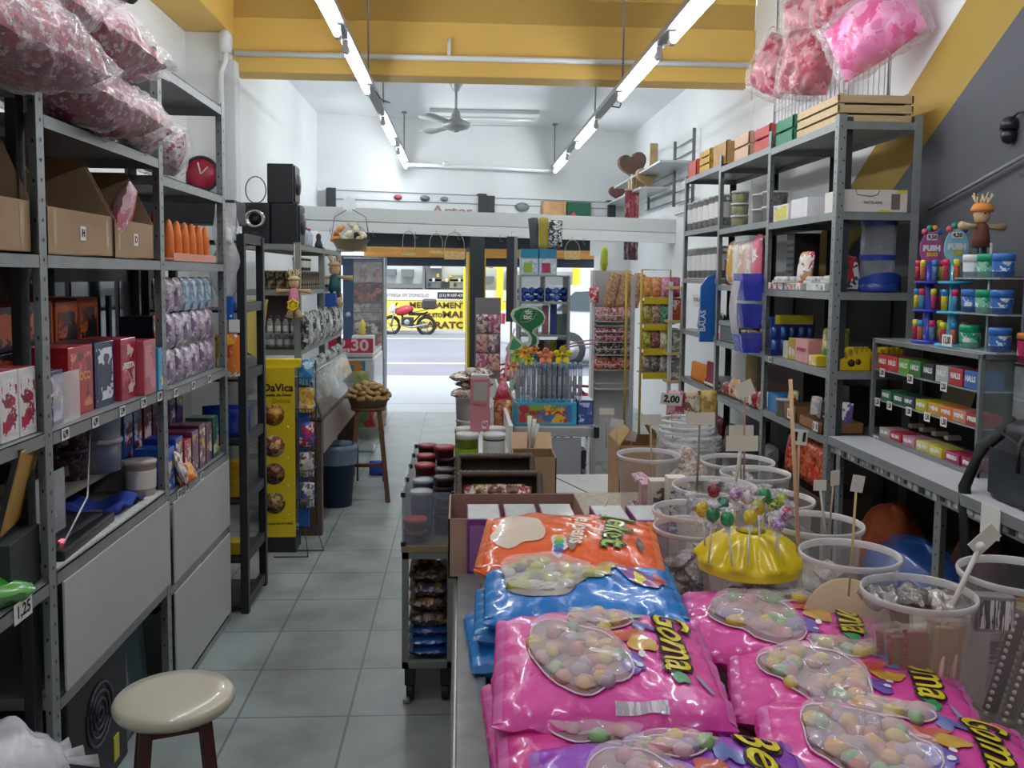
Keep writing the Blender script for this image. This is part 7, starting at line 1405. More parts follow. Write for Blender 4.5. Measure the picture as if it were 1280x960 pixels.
standing_bag('snack_bag', 'small red and white bag at the upper white rack corner', 'bag of snacks', (wx0, wy-.04, P(745, 378, Y=wy).z), .08, .13, .05, ART(['c83040', 'e8d8d8', 'c83040'], 40, .4, 4), seed=2)
# ---- yellow wire rack ----
yy = 7.1; yx0, yx1 = XY(784, yy), XY(845, yy)
t = thing('yellow_wire_rack', 'yellow wire rack hung with colourful sweet bags', 'rack', (0, 0, 0)); zt_ = P(800, 337, Y=yy).z
for (x) in (yx0, yx0+.12): B().tube([(x, yy, .15), (x, yy, 1.12), (x-.0, yy, 1.18), (x, yy+.02, zt_)], .010, ym, 8).obj('post', t)
B().tube([(yx0+.12, yy, zt_), (yx1-.02, yy+.1, zt_), (yx1-.02, yy+.1, .15)], .006, ym, 6).obj('post', t)
for py in (372, 405, 436, 466): z = P(800, py, Y=yy).z; B().bb(yx0+.12, yx1, yy, yy+.16, z-.004, z, M('9a7a3a', .5)).bb(yx0+.14, yx1-.05, yy-.004, yy, z-.05, z, M('c9b41c', .5)).obj('shelf', t)
B().bb(yx0+.045, yx0+.075, yy+.04, yy+.06, .1, zt_-.05, M('bfc1c0', .5)).obj('slotted_upright', t)
bb_ = [(346, 372, [(['e8a050', 'f0b878', 'd88840'], 'orange'), (['e89a60', 'e8b080', 'c87840'], 'peach orange'), (['d890b0', 'e0b0c8', 'c87098'], 'pink'), (['a84060', 'c06880', '8a3048'], 'raspberry')]), (376, 405, [(['b8a840', 'c9c080', '8a8a30'], 'olive yellow'), (['b89880', 'd0b8a8', '8a6a58'], 'beige brown'), (['4a9a78', '8ac0a8', '2a6a50'], 'green'), (['d89878', 'e8b8a0', 'b87058'], 'salmon')]), (410, 436, [(['c0c038', 'dcdc70', '8a8a30'], 'lime'), (['9a6058', 'b88880', '6a4040'], 'reddish brown'), (['d8d8c8', 'd0c838', 'e8e8e0'], 'white and yellow'), (['d4d4c4', 'c9c040', 'e8e8e0'], 'cream and yellow')]), (441, 466, [(['a89890', 'c9b8b0', '6a5a54'], 'greyish'), (['7a6a68', 'a89898', '4a3c3c'], 'dark mauve'), (['b8b0ac', '8a8480', 'd8d0cc'], 'silver grey'), (['9a9088', '6a6460', 'c9c0b8'], 'taupe')])]
for li, (pt, pb, it) in enumerate(bb_):
    z0_ = P(800, pb, Y=yy).z; h = P(800, pt, Y=yy).z-z0_
    for k, (cols, nm_) in enumerate(it):
        standing_bag('sweet_bag', '%s sweet bag on the yellow wire rack, %s tier' % (nm_, ['top', 'second', 'third', 'fourth'][li]), 'bag of sweets', (yx0+.17+k*.075, yy+.05, z0_+.002), .085, h, .06, ART(cols, 50, .35, k), seed=k+li, nu=8, nv=6)
t = thing('narrow_rack', 'narrow white rack with small tan shelves beside the last grey rack', 'rack', (0, 0, 0)); nx0, nx1 = XY(838, 6.95), XY(853, 6.95)
for x in (nx0, nx1): B().bb(x-.012, x+.012, 6.90, 6.94, 0, P(845, 352, Y=6.95).z, M('c9cccb', .5)).obj('upright', t)
for py in (358, 400, 440, 475): z = P(845, py, Y=6.95).z; B().bb(nx0-.02, nx1+.02, 6.88, 7.05, z-.02, z, M('cfb67c', .5)).obj('shelf', t)
for i, (py, c1) in enumerate(((400, 'a84a28'), (440, '7a8a6a'), (475, '8a8480'))): carton('sweet_box', ['brick orange', 'grey-green', 'taupe'][i]+' box on the narrow white rack', 'box', (XY(846, 6.95), 6.98, P(845, py, Y=6.95).z+.001), (.09, .1, .17), M(c1, .4), 0, front=ART([c1, 'd8d0c8', c1], 24, .4, i))
t = thing('bag_pile', 'striped grey and white plastic bags piled behind the glass jar', 'plastic bags', (1.35, 5.2, 0)); B().bb(-.14, .16, -.12, .16, 0, .60, M('4a3e34', .7)).obj('stand', t)
B().surf(lambda u, v: (.20*math.cos(2*PI*u)*math.cos(PI/2*v)**.6, .17*math.sin(2*PI*u)*math.cos(PI/2*v)**.6, .60+.20*v+.012*math.sin(v*26+u*6)), 24, 26, ART(['d8d4d8', 'b0acb4', 'e8e4e8', '9a94a0'], 6, .4, 2, stretch=(1, 1, 8))).obj('bags', t)
for i, (dx, c1) in enumerate(((-.1, ['c0506a', 'e0b0b8']), (0, ['d8c0a0', '8a5a40', 'e8e0d0']), (.1, ['d8b868', 'b09048']))): standing_bag('sweet_bag', ['pink', 'cream and brown', 'mustard'][i]+' sweet bag standing on the striped plastic bags', 'bag of sweets', (1.35+dx, 5.18, .78), .1, .17, .05, ART(c1, 30, .4, i), seed=i, tilt=.1*(i-1))
# ---- candy sacks on a wall grid ----
t = thing('wall_grid', 'white wire grid hanging on the wall beneath pink sacks', 'wire grid', (0, 0, 0)); wg = M('c4c6c8', .4)
ga = P(975, 138, X=2.11); gb = P(1115, 60, X=2.11)
yA, yB = 4.45, 6.1
b = B()
zg0, zg1 = 2.50, 3.6
for k in range(28): y = yA+(yB-yA)*k/27; b.tube([(2.11, y, zg0), (2.11, y, zg1)], .003, wg, 4)
for k in range(6): z = zg0+(zg1-zg0)*k/5; b.tube([(2.105, yA, z), (2.105, yB, z)], .004, wg, 4)
b.obj('wire_grid', t); B().tube([(2.10, yA, zg0), (2.10, yB, zg0), (2.10, yB, zg1), (2.10, yA, zg1)], .006, wg, 6, closed=True).obj('frame', t)
PKS = [ART(['b84a5c', 'c9707c', 'a03a4c', 'd89aa4'], 12, .5, i, .3, .1) for i in range(2)]; HP = ART(['e04a98', 'e878b0', 'd83a88', 'f09ac8'], 8, .5, 3, .3, .1)
def wsack(lab, px, py, Y_, w, h, m, roll, seed):
    p = P(px, py, Y=Y_); t = thing('candy_sack', lab, 'bag of sweets', tuple(p), 0, 'pink sacks hung on the wall grid'); t.rotation_euler = (PI/2, roll, -.9)
    bagmesh(pillow(w*.86, h*.84, .19, seed=seed, wr=.16, pw=.6, fold=.2), m, 20, 16).obj('sweets', t); bagmesh(pillow(w, h, .22, seed=seed+.4, wr=.18, pw=.55, fold=1.4), FILM, 28, 20).obj('clear_film', t)
wsack('clear sack of deep rose sweets lowest beside the yellow beam', 970, 82, 5.6, .32, .42, PKS[0], .5, 21)
wsack('clear sack of rose sweets hanging in the middle of wall grid', 1010, 78, 5.0, .36, .42, PKS[1], .2, 22)
wsack('clear sack of dusty rose sweets above the middle sack', 1012, 22, 5.1, .34, .36, PKS[0], -.2, 23)
wsack('large clear sack of bright pink sweets nearest on the grid', 1092, 38, 4.25, .50, .36, HP, -.45, 24)
wsack('clear sack of dark rose sweets high between the others', 1050, 8, 4.6, .30, .26, PKS[1], .1, 25)
o = B().bb(2.145, 2.149, 6.75, 6.95, P(928, 132, X=2.14).z, P(928, 108, X=2.14).z, PAPER).obj('paper_card'); tag(o, 'white paper with a black number on the wall under the beam', 'card')
# ================= DISPLAY TABLE =================
TZ = .82
t = thing('display_table', 'long display table with a speckled beige top carrying sweet bags', 'table', (0, 0, 0))
top_m = M('a69c88', .45, noise_=.28, scale=60, coat=.2)
B().prism([(0, .62), (1.42, .62), (1.42, 2.05), (.98, 2.05), (.98, 3.22), (0, 3.22)], TZ-.03, TZ, top_m).obj('tabletop', t, .004)
foil = M('9c9ea0', .35, metal=.7, bump=.5, bscale=30)
B().bb(-.005, .05, .63, 2.25, TZ, TZ+.025, M('8f9294', .4, metal=.6, noise_=.2, scale=20)).obj('edge_guard', t, .002)
B().bb(.012, .022, .66, 3.2, .12, TZ-.03, foil).obj('side_panel', t); B().bb(1.38, 1.39, .66, 2.0, .1, TZ-.03, M('8b8d8a', .5)).obj('side_panel', t)
for (x, y) in ((.02, .66), (.02, 1.9), (.02, 3.18), (1.36, .66), (1.36, 2.0), (.94, 3.18)): rack_post(x-.015, y, TZ-.03, 1, 1, t, name='leg')
B().tube([(-.006, .64, TZ-.012), (-.006, 3.2, TZ-.012)], .010, M('a4a6a6', .35, metal=.6)).obj('edge_rail', t)
B().bb(.0, .95, 2.1, 3.2, .35, .37, WHT).obj('lower_shelf', t)
for i, (y, z, c1) in enumerate(((1.5, .45, 'c05078'), (1.9, .42, 'b04a60'), (2.3, .50, 'd06a90'), (2.75, .46, 'b85a70'), (1.2, .46, 'c84a78'))): 
    tt = thing('sweet_bag', '%s sweet bag hanging on the aisle side of the table, %s' % (['rose', 'dusty red', 'pale pink', 'brick pink', 'hot pink'][i], ORD[i]), 'bag of sweets', (.0, y, z)); bagmesh(pillow(.16, .22, .02, seed=i), M(c1, .3, coat=.5, noise_=.3, scale=20), 12, 10, T=RZm(PI/2) @ RXm(PI/2)).obj('pouch', tt)
# ---- big sweet bags ----
def PL(col, nz=.10): return M(col, .28, noise_=nz, scale=7, bump=.75, bscale=19, coat=.6)
CANDY = [['d8b848', 'c87860', '8ab070', 'c9a0a8', 'd08a98', '9a90b0'], ['c98a80', 'd8c070', '9ab890', 'b8a0b0', 'd0a8a0', 'e0b070']]
FILMW = CLEAR('ece6ea', .15, .06, bump=1.0, bscale=11, edge=.4)
def patch(S, cx, cy, rx, ry, mat, off=.002, f=None, nr=5, na=28, rot=0, b=None):
    b = b or B(); f = f or (lambda a: 1)
    def fn(u, v):
        a = 2*PI*u; r_ = f(a)*v; x, y = rx*r_*math.cos(a), ry*r_*math.sin(a); c, s_ = math.cos(rot), math.sin(rot)
        return S(min(.995, max(.005, cx+x*c-y*s_)), min(.995, max(.005, cy+x*s_+y*c)), off)
    return b.surf(fn, na, nr, mat)
def drape(S, w, h, st, size, cx, cy, rot, mat, off, b=None, bold=0, width=None, wave=0):
    b = b or B(); vs, fs = textmesh(st, size, 0, bold); 
    if not vs: return b
    k = width/(max(v[0] for v in vs)-min(v[0] for v in vs)) if width else 1
    c, s_ = math.cos(rot), math.sin(rot); nv = []
    for v in vs:
        X, Y = v[0]*k, v[1]+wave*math.sin(v[0]*k*18); x, y = X*c-Y*s_, X*s_+Y*c; nv.append(S(min(.995, max(.005, cx+x/w)), min(.995, max(.005, cy+y/h)), off))
    return b.add(nv, fs, mat)
def blob(seed, k=.12): return lambda a: 1+k*math.sin(3*a+seed)+k*.6*math.sin(5*a+seed*2)
def gummy_bag(lab, p, rot, w, h, tk, col, seed, word='Goma', wcol='e0cc1c', scheme='pink', simple=False):
    t = thing('sweet_bag', lab, 'bag of sweets', p); t.rotation_euler = rot
    S = pillow(w, h, tk, seed=seed, wr=.09, pw=.42)
    m_ = PL(col); bagmesh(S, m_, 52, 36).obj('pouch', t)
    e = M({'pink': 'e070b8', 'blue': '3a90d8', 'orange': 'f08858', 'purple': 'b07ad0'}[scheme], .35, coat=.4)
    for s_ in (0, 1): B().surf(lambda u, v, s_=s_: S(.005+.035*u if s_ == 0 else .96+.035*u, .02+.96*v, .0015+.001*math.sin(v*160)), 3, 60, e).obj('sealed_end', t)
    if simple: return t, S
    rs_ = random.Random(seed)
    if scheme in ('pink', 'purple'):
        for (cx, cy, rx, ry, rr, n) in (((.36, .44, .21, .33, .35, 34), (.50, .80, .16, .12, -.2, 12))):
            f = blob(seed, .07); o = patch(S, cx, cy, rx, ry, M('a08088', .5, noise_=.2), .002, f, rot=rr).obj('window', t)
            b = B(); c_, s2 = math.cos(rr), math.sin(rr)
            for i in range(n):
                a = rs_.uniform(0, 2*PI); r_ = math.sqrt(rs_.random())*.86; x, y = rx*r_*math.cos(a), ry*r_*math.sin(a); q = S(cx+x*c_-y*s2, cy+x*s2+y*c_, .003)
                b.lathe([(.016, -.004), (.015, .005), (.009, .011), (.001, .012)], M(rs_.choice(CANDY[seed % 2]), .45, noise_=.1), 9, q, sx=rs_.uniform(.8, 1.2))
            oo = b.obj('jelly_sweets', t); oo['kind'] = 'stuff'
            patch(S, cx, cy, rx*1.0, ry*1.0, FILMW, .016, f, nr=10, rot=rr).obj('film', t)
            ring = [];
            for i in range(40):
                a = 2*PI*i/40; x, y = rx*f(a)*math.cos(a), ry*f(a)*math.sin(a); ring.append(S(min(.99, max(.01, cx+x*c_-y*s2)), min(.99, max(.01, cy+x*s2+y*c_)), .004))
            B().tube(ring, .0016, M('ecd4e0', .35), 5, closed=True).obj('window_outline', t)
        for (cx, cy, rx, ry, c1, rr, k) in ((.60, .36, .055, .10, '6a4ab0', .2, .1), (.665, .52, .07, .07, 'd8a83c', .1, .1), (.60, .60, .07, .05, 'c8503c', .3, .25), (.69, .70, .05, .07, '6a78c0', .2, .3), (.63, .86, .07, .05, '7ab068', 0, .2), (.80, .26, .035, .06, '2a9a58', .3, .15)):
            patch(S, cx, cy, rx, ry, M(c1, .35, coat=.4, noise_=.15, scale=30), .0035, blob(seed+cx*9, k), rot=rr).obj('printed_shape', t)
        for q in ((.635, .34), (.655, .42)): patch(S, q[0], q[1], .016, .022, M('e8e8ec', .3), .005, None, 2, 14).obj('printed_spot', t)
        b = drape(S, w, h, word, .088, .83, .60, -PI/2-.12, M('20140c', .4), .0045, bold=.0055, width=h*.62, wave=.008); b.obj('lettering_outline', t)
        drape(S, w, h, word, .088, .83, .60, -PI/2-.12, M(wcol, .35, coat=.4), .006, bold=.001, width=h*.60, wave=.008).obj('lettering', t)
        B().surf(lambda u, v: S(.50+.22*u, .035+.055*v, .003), 10, 3, ART(['d8d0d8', 'b8a8b8', 'e4dce4'], 140, .4, seed, stretch=(1, .1, .1))).obj('barcode_strip', t)
        patch(S, .90, .22, .012, .08, M('9aa0b8', .3), .004, rot=.3).obj('small_logo', t)
    elif scheme == 'blue':
        f = blob(seed, .08)
        patch(S, .30, .52, .23, .34, M('b0a8a4', .4, noise_=.3, scale=20), .002, f).obj('window', t)
        b = B()
        for i in range(26):
            a = rs_.uniform(0, 2*PI); r_ = math.sqrt(rs_.random())*.85; q = S(.30+.23*r_*math.cos(a), .52+.34*r_*math.sin(a), .003); b.lathe([(.016, -.004), (.014, .006), (.001, .011)], M(rs_.choice(['c8d060', 'a8b848', 'd8d8c8', 'c89080', '5a5a50']), .4), 9, q)
        b.obj('jelly_sweets', t)['kind'] = 'stuff'; patch(S, .30, .52, .23, .34, FILMW, .016, f, nr=10).obj('film', t)
        for (cx, cy, rx, ry, c1, rr, k) in ((.26, .50, .10, .09, '9ab030', .2, .25), (.36, .46, .045, .07, 'dfe4e0', .1, .1), (.37, .46, .018, .03, '2a3a40', 0, 0), (.58, .62, .13, .13, 'c9b050', -.3, .2), (.60, .74, .16, .10, 'b06aa8', .1, .2), (.56, .50, .09, .06, '8a9a50', -.4, .2), (.80, .50, .07, .17, '8a3090', .5, .1), (.80, .48, .03, .08, 'd8d030', 0, .15), (.90, .46, .035, .10, 'b83a3a', 0, .2)):
            patch(S, cx, cy, rx, ry, M(c1, .35, coat=.4, noise_=.15, scale=30), .0035+.001*(rx < .05), blob(seed+cx*9, k), rot=rr).obj('printed_shape', t)
    elif scheme == 'orange':
        patch(S, .20, .50, .15, .30, M('dcc8b4', .35, coat=.6, noise_=.08, bump=.3, bscale=20), .002, blob(2, .10)).obj('window', t)
        drape(S, w, h, 'Jellybeans', .058, .56, .48, -PI/2-.1, M('f0ddc8', .35), .0045, bold=.0015, width=h*.50).obj('lettering', t)
        drape(S, w, h, 'Tutti frutti', .030, .665, .55, -PI/2-.1, M('f4e4d4', .35), .0045, width=h*.32).obj('lettering', t)
        drape(S, w, h, 'Jelket', .085, .765, .53, -PI/2-.12, M('2a4a14', .4), .0045, bold=.0055, width=h*.70).obj('lettering_outline', t)
        drape(S, w, h, 'Jelket', .085, .765, .53, -PI/2-.12, M('96b43c', .35, coat=.4), .006, bold=.001, width=h*.68).obj('lettering', t)
        patch(S, .44, .24, .045, .13, M('ead8e4', .35), .004, blob(1, .18)).obj('printed_shape', t)
        for k, c1 in enumerate(('6a4aa0', '3a90b8', '5ab070', 'd8c040')): patch(S, .44, .17+.045*k, .028, .03, M(c1, .35), .0052).obj('printed_shape', t)
        patch(S, .51, .28, .03, .10, M('a08078', .4, noise_=.3, scale=60), .004, blob(5, .05)).obj('printed_shape', t)
        patch(S, .885, .32, .018, .13, M('6a6a70', .35, noise_=.3, scale=60), .004).obj('small_logo', t)
    return t, S
PINK, HOT = 'e0409c', 'e64aa8'
gummy_bag('pink sweet bag at the bottom of the front stack, mostly covered', (.23, 1.42, .855), (.0, 0, .05), .37, .34, .085, PINK, 3, simple=True)
gummy_bag('pink sweet bag second from top of the front stack', (.245, 1.38, .89), (.06, 0, .0), .38, .33, .08, PINK, 4, simple=False)
gummy_bag('blue sweet bag under the topmost blue bag, its end showing beside rail', (.215, 1.80, .855), (0, 0, .06), .40, .29, .085, '1f78c8', 5, scheme='blue', simple=True)
gummy_bag('second blue sweet bag under the topmost blue bag', (.23, 1.82, .90), (0, 0, -.03), .40, .29, .075, '1f78c8', 6, scheme='blue', simple=True)
gummy_bag('bright blue sweet bag with green jelly window, before the orange bag', (.25, 1.80, .95), (.10, 0, -.04), .40, .30, .085, '1c7fd4', 7, scheme='blue')
gummy_bag('bright orange bag with green lettering on the purple cartons', (.25, 2.01, .982), (.08, .0, -.12), .41, .34, .085, 'f0611c', 8, scheme='orange')
gummy_bag('large hot pink bag with jelly window, on top of the front stack', (.245, 1.46, .94), (.10, .0, -.06), .375, .35, .085, HOT, 9)
gummy_bag('purple bag with blue and yellow print at the very front', (.30, 1.13, .885), (.05, .0, .03), .40, .32, .10, '9a4ac8', 10, word='Beijo', scheme='purple')
gummy_bag('pink bag hidden below the purple bag at the front', (.28, 1.08, .850), (0, 0, 0), .38, .30, .06, PINK, 11, simple=True)
gummy_bag('hot pink sweet bag farthest in the second stack, before the lollipop pot', (.625, 1.665, .915), (.10, .02, -.24), .39, .28, .085, HOT, 12)
gummy_bag('hot pink sweet bag in the middle of the second stack', (.665, 1.465, .89), (.10, .03, -.26), .40, .28, .085, HOT, 13)
gummy_bag('hot pink sweet bag nearest in the second stack', (.655, 1.255, .875), (.10, .03, -.24), .41, .28, .09, HOT, 15)
gummy_bag('pink bag lowest under the nearest bag of the second stack', (.63, 1.10, .85), (0, 0, -.15), .39, .28, .075, PINK, 14, simple=True)
# blue lettering on the purple bag
# ---- clear plastic pots ----
POT = CLEAR('d6d2d2', .09, .08, edge=.40); RIM = CLEAR('e2dede', .55, .1, .3)
def pot(lab, px, py, Y_, wpx, h, seg=36, mat=None, taper=.80, name='plastic_pot', z=TZ, rimh=None):
    """open clear tub whose rim is centred at the given spot of the display table"""
    p = P(px, py, Y=Y_); r = wpx/2/FPX*Y_*.985; zz = p.z; h = zz-z
    t = thing(name, lab, 'pot', (p.x, p.y, z), 0, None)
    B().shell([(r*taper*.02, .002), (r*taper, .002), (r*taper*1.03, .012), (r*.97, h-.02), (r, h-.012)], mat or POT, seg).obj('pot', t)
    B().shell([(r*.985, h-.014), (r*1.03, h-.012), (r*1.045, h-.004), (r*1.03, h), (r*.99, h-.001), (r*.985, h-.014)], RIM, seg).obj('rim', t)
    t['r_'] = r; return t, r, h, Vector((p.x, p.y, z))
A_, rA, hA, pA = pot('clear plastic pot of wrapped brown bars, beside the nearest pink bag', 1148, 738, 1.52, 142, 0)
B_, rB, hB, pB = pot('clear plastic pot of dark beaded sweet sticks at the picture edge', 1274, 715, 1.52, 148, 0)
C_, rC, hC, pC = pot('clear plastic pot holding a large round wafer', 1062, 690, 1.68, 126, 0)
D_, rD, hD, pD = pot('clear plastic pot behind the round wafer pot', 1020, 652, 1.95, 118, 0)
E_, rE, hE, pE = pot('clear plastic pot half hidden behind the lollipops', 966, 622, 2.22, 104, 0)
F_, rF, hF, pF = pot('clear plastic pot of white wrapped sweets with a card stick', 893, 606, 2.36, 106, 0)
H_, rH, hH, pH = pot('clear plastic pot nearest the orange bag, by the lollipop holder', 868, 657, 2.08, 104, 0)
G_, rG, hG, pG = pot('clear plastic pot nested in the one by the orange bag', 866, 636, 2.10, 102, 0, z=TZ+.04)
I_, rI, hI, pI = pot('clear plastic pot of pink sweets at the far table end', 811, 567, 2.72, 80, 0)
K_, rK, hK, pK = pot('clear plastic pot with a film liner behind the card sticks', 922, 575, 2.72, 92, 0)
L_, rL, hL, pL = pot('clear plastic pot with crumpled film, nearest the rack at the far end', 944, 590, 2.52, 88, 0)
Q_, rQ, hQ, pQ = pot('clear plastic pot under the yellow lollipop holder', 937, 702, 1.85, 128, 0)
# glass jar
p = P(858, 540, Y=2.95); t = thing('glass_jar', 'wide clear jar with a ribbed neck at the far table end', 'jar', (p.x, p.y, TZ)); r = 36/FPX*2.95; h = p.z-TZ+.05
B().shell([(.01, .003), (r, .003), (r*1.05, .03), (r*1.05, h-.07), (r*.95, h-.05)], CLEAR('c8cccc', .18, .05, .5), 32).obj('jar', t)
for k in range(3): B().tube([(r*(.93+.02*(k % 2))*math.cos(2*PI*i/32), r*(.93+.02*(k % 2))*math.sin(2*PI*i/32), h-.045+.018*k) for i in range(32)], .006, CLEAR('e0e4e4', .5, .05), 6, closed=True).obj('neck_ring', t)
def stickpack(name, lab, m1, m2, w, hh, kind):
    t = thing(name, lab, 'sweet bar', (0, 0, 0)); 
    B().bb(-w/2, w/2, -.006, .006, .01, hh-.01, m1).obj('bar', t, .003)
    b = B(); b.bb(-w/2-.005, w/2+.005, -.008, .008, 0, hh, CLEAR('e8dcd4', .10, .12, bump=.5, bscale=60, edge=.3)); b.obj('wrapper', t)
    if kind == 'zip':
        b = B()
        for k in range(int(hh/.012)): b.bb(-w/2-.007, -w/2+.001, -.0095, -.0085, .004+k*.012, .010+k*.012, m2)
        b.obj('striped_edge', t)
    elif kind == 'bead':
        b = B()
        for k in range(int(hh/.013)): b.ball((-w/2-.001, -.009, .008+k*.013), .0042, m2, 6)
        b.obj('bead_edge', t)
    else:
        B().lathe([(.011, 0), (.001, .001)], m2, 14, T=TR(0, -.0085, hh*.45) @ RXm(PI/2) @ Matrix.Diagonal((.8, 4.2, 1, 1))).obj('label_print', t)
    return t
def fill(proto, base, r, poses, labf, group):
    for i, (ang, rad, lean, az, spin, dz) in enumerate(poses):
        o = proto if i == 0 else dup(proto)
        o.location = (base.x+rad*r*math.cos(ang), base.y+rad*r*math.sin(ang), base.z+.006+dz)
        o.rotation_euler = (lean*math.sin(az), lean*math.cos(az), spin); o['label'] = labf(i); o['group'] = group
rs_ = random.Random(11)
bar1 = stickpack('wafer_bar', 'x', M('8a4a30', .5, noise_=.15), M('a83c34', .4), .040, .17, 'zip')
fill(bar1, pA, rA, [(3.3, .45, .10, PI, .1, 0), (3.9, .50, .08, PI, .0, 0), (4.4, .45, .05, PI, -.1, .01)], lambda i: 'wrapped brown bar with striped edge in the nearest pot, '+ORDL[i], 'wrapped bars in the nearest pot')
bar2 = stickpack('wafer_bar', 'x', M('b08a5c', .5, noise_=.2), M('e0b8a0', .45), .034, .19, 'oval')
fill(bar2, pA, rA, [(4.9, .50, .10, 0, .1, 0), (5.4, .55, .12, 0, .25, 0), (5.8, .40, .16, 0, -.1, 0), (4.6, .15, .2, 0, .2, .0), (1.5, .4, .1, PI, .1, 0)], lambda i: 'wrapped caramel bar with oval print in the nearest pot, '+ORDL[i], 'wrapped bars in the nearest pot')
bar3 = stickpack('sweet_stick', 'x', M('4a3430', .5, noise_=.2), M('d8ccc8', .35), .026, .20, 'bead')
fill(bar3, pB, rB, [(3.4, .55, .28, .0, .1, 0), (4.0, .55, .32, .0, .1, 0), (4.5, .5, .36, .1, .0, 0), (5.0, .55, .34, .0, .1, 0), (5.5, .5, .3, .1, .2, 0), (2.6, .4, .26, .0, .1, 0), (1.5, .3, .3, 0, .2, 0)], lambda i: 'dark sweet stick with beaded edge in the edge pot, '+ORDL[i], 'beaded sweet sticks in the edge pot')
carton('foil_packet', 'crumpled silver packet with a barcode at the rim of the edge pot', 'packet', (pB.x-rB*.45, pB.y+.0, pB.z+.16), (.065, .03, .065), M('8a8484', .3, metal=.3, noise_=.3, scale=30, bump=.5), -.2, front=ART(['e8e4e4', '2a2426', 'e8e4e4', '2a2426'], 160, .5, 2, stretch=(1, 1, .05)))
for i, (dx, dy, c1) in enumerate(((-.04, .04, '9a9490'), (.02, .05, '88827e'), (.06, .01, 'a8a09a'))):
    tt = thing('foil_packet', 'crumpled silver packet inside the nearest pot, '+ORDL[i], 'packet', (pA.x+dx, pA.y+dy, pA.z+.205), i*.7); bagmesh(pillow(.08, .07, .03, seed=i, wr=.3), M(c1, .25, metal=.5, noise_=.4, scale=50, bump=.6, bscale=60), 16, 12).obj('foil', tt)
# contents of the other pots
t = thing('wafer_disc', 'large round pale wafer standing in a clear pot', 'wafer', (pC.x+.0, pC.y-.01, pC.z+.006+.085)); B().lathe([(.001, -.006), (.094, -.006), (.097, 0), (.094, .006), (.001, .006)], M('c9ae88', .7, noise_=.06), 40, T=TR(0, 0, .012) @ RYm(.25) @ RXm(PI/2-.35)).obj('wafer', t)
def packs(base, r, n, cols, lab, zh, seed, size=(.07, .05, .025), cat='packet'):
    rr = random.Random(seed)
    for i in range(n):
        a = rr.uniform(0, 2*PI); q = r*.45*math.sqrt(rr.random()); tt = thing('sweet_packet', lab+', '+(['lowest', 'second from the bottom', 'third from the bottom', 'fourth from the bottom', 'fifth from the bottom', 'sixth from the bottom', 'seventh from the bottom', 'topmost'][i if i < n-1 else 7]), cat, (base.x+q*math.cos(a), base.y+q*math.sin(a), base.z+.02+zh*i/n), 0)
        tt.rotation_euler = (rr.uniform(-.5, .5), rr.uniform(-.5, .5), rr.uniform(0, 3)); bagmesh(pillow(size[0], size[1], size[2], seed=i+seed, wr=.2), ART(cols, 90, .35, i+seed), 10, 8).obj('pouch', tt)
packs(pD, rD, 5, ['c9c4bc', '8a9a60', 'b0a8a0', 'd8d4d0'], 'small silver and green packet in the pot behind the wafer', .13, 1)
packs(pC, rC, 4, ['9a9490', 'd8d4d4', '6a6468'], 'small silver packet under the round wafer', .07, 2)
packs(pF, rF, 7, ['e0dce0', 'c9b8c8', 'a890a8', 'f0ecf0'], 'white and lilac packet in the card stick pot', .19, 3, (.06, .05, .03))
packs(pG, rG, 4, ['c9c0c4', 'a89aa0', '8a7a84'], 'mauve packet in the nested pot', .10, 4)
packs(pH, rH, 5, ['b0a4a4', '8a7c7c', 'd0c8c8', '6a5c60'], 'greyish packet in the pot nearest the orange bag', .08, 5, (.08, .05, .03))
packs(pI, rI, 7, ['b86a88', 'd8a8bc', '9a4a68', 'e8d0d8'], 'pink packet in the far pot', .16, 6, (.05, .09, .03))
packs(pK, rK, 6, ['d0ccc8', 'a8a4a0', 'e8e4e0', '8a8484'], 'clear and white packet in the film-lined pot', .18, 7, (.08, .07, .03))
packs(pL, rL, 5, ['d8d4d0', 'b0acaa', '8a8888'], 'pale crumpled packet in the pot nearest the rack', .20, 8, (.08, .06, .03))
packs(pE, rE, 4, ['6a4a3c', 'b09a88', '8a6a5a'], 'brown packet in the pot behind the lollipops', .10, 9)
packs(pQ, rQ, 6, ['8a706a', 'b8a8a4', '5a4448', 'd8ccc8'], 'brown and silver packet under the lollipop holder', .15, 10, (.08, .06, .03))
packs(Vector((P(858, 545, Y=2.95).x, 2.95, TZ)), .09, 8, ['c0a088', 'd8c8b8', '9a7a68', 'e0d8d0'], 'beige packet in the wide clear jar', .18, 12, (.09, .07, .04))
for i, (px, py, Y_) in enumerate(((845, 600, 2.5), (823, 600, 2.55), (812, 600, 2.6))):
    carton('pattern_box', ['white box with blue dots between the far pots', 'grey box with a barcode between the far pots', 'pinkish box between the far pots'][i], 'box', (P(px, py, Y=Y_).x, Y_, TZ), (.055, .05, .22-.02*i), M(['dcd4c8', 'c9c0b8', 'c9a0a8'][i], .5), 0, front=ART([['dcd4c8', 'dcd4c8', '3a4a8a', 'dcd4c8'], ['c9c0b8', '5a5450', 'c9c0b8'], ['c9a0a8', 'd8c0c8']][i], 40, .4, i))
carton('carton_box', 'white lined carton behind the two nearest pots', 'box', (pA.x+.155, pA.y+.06, TZ), (.03, .10, .15), M('d8d4d4', .4), 0, front=ART(['d8d4d4', 'd8d4d4', '8a8a98'], 30, .4, 2, stretch=(.1, 1, 2)))
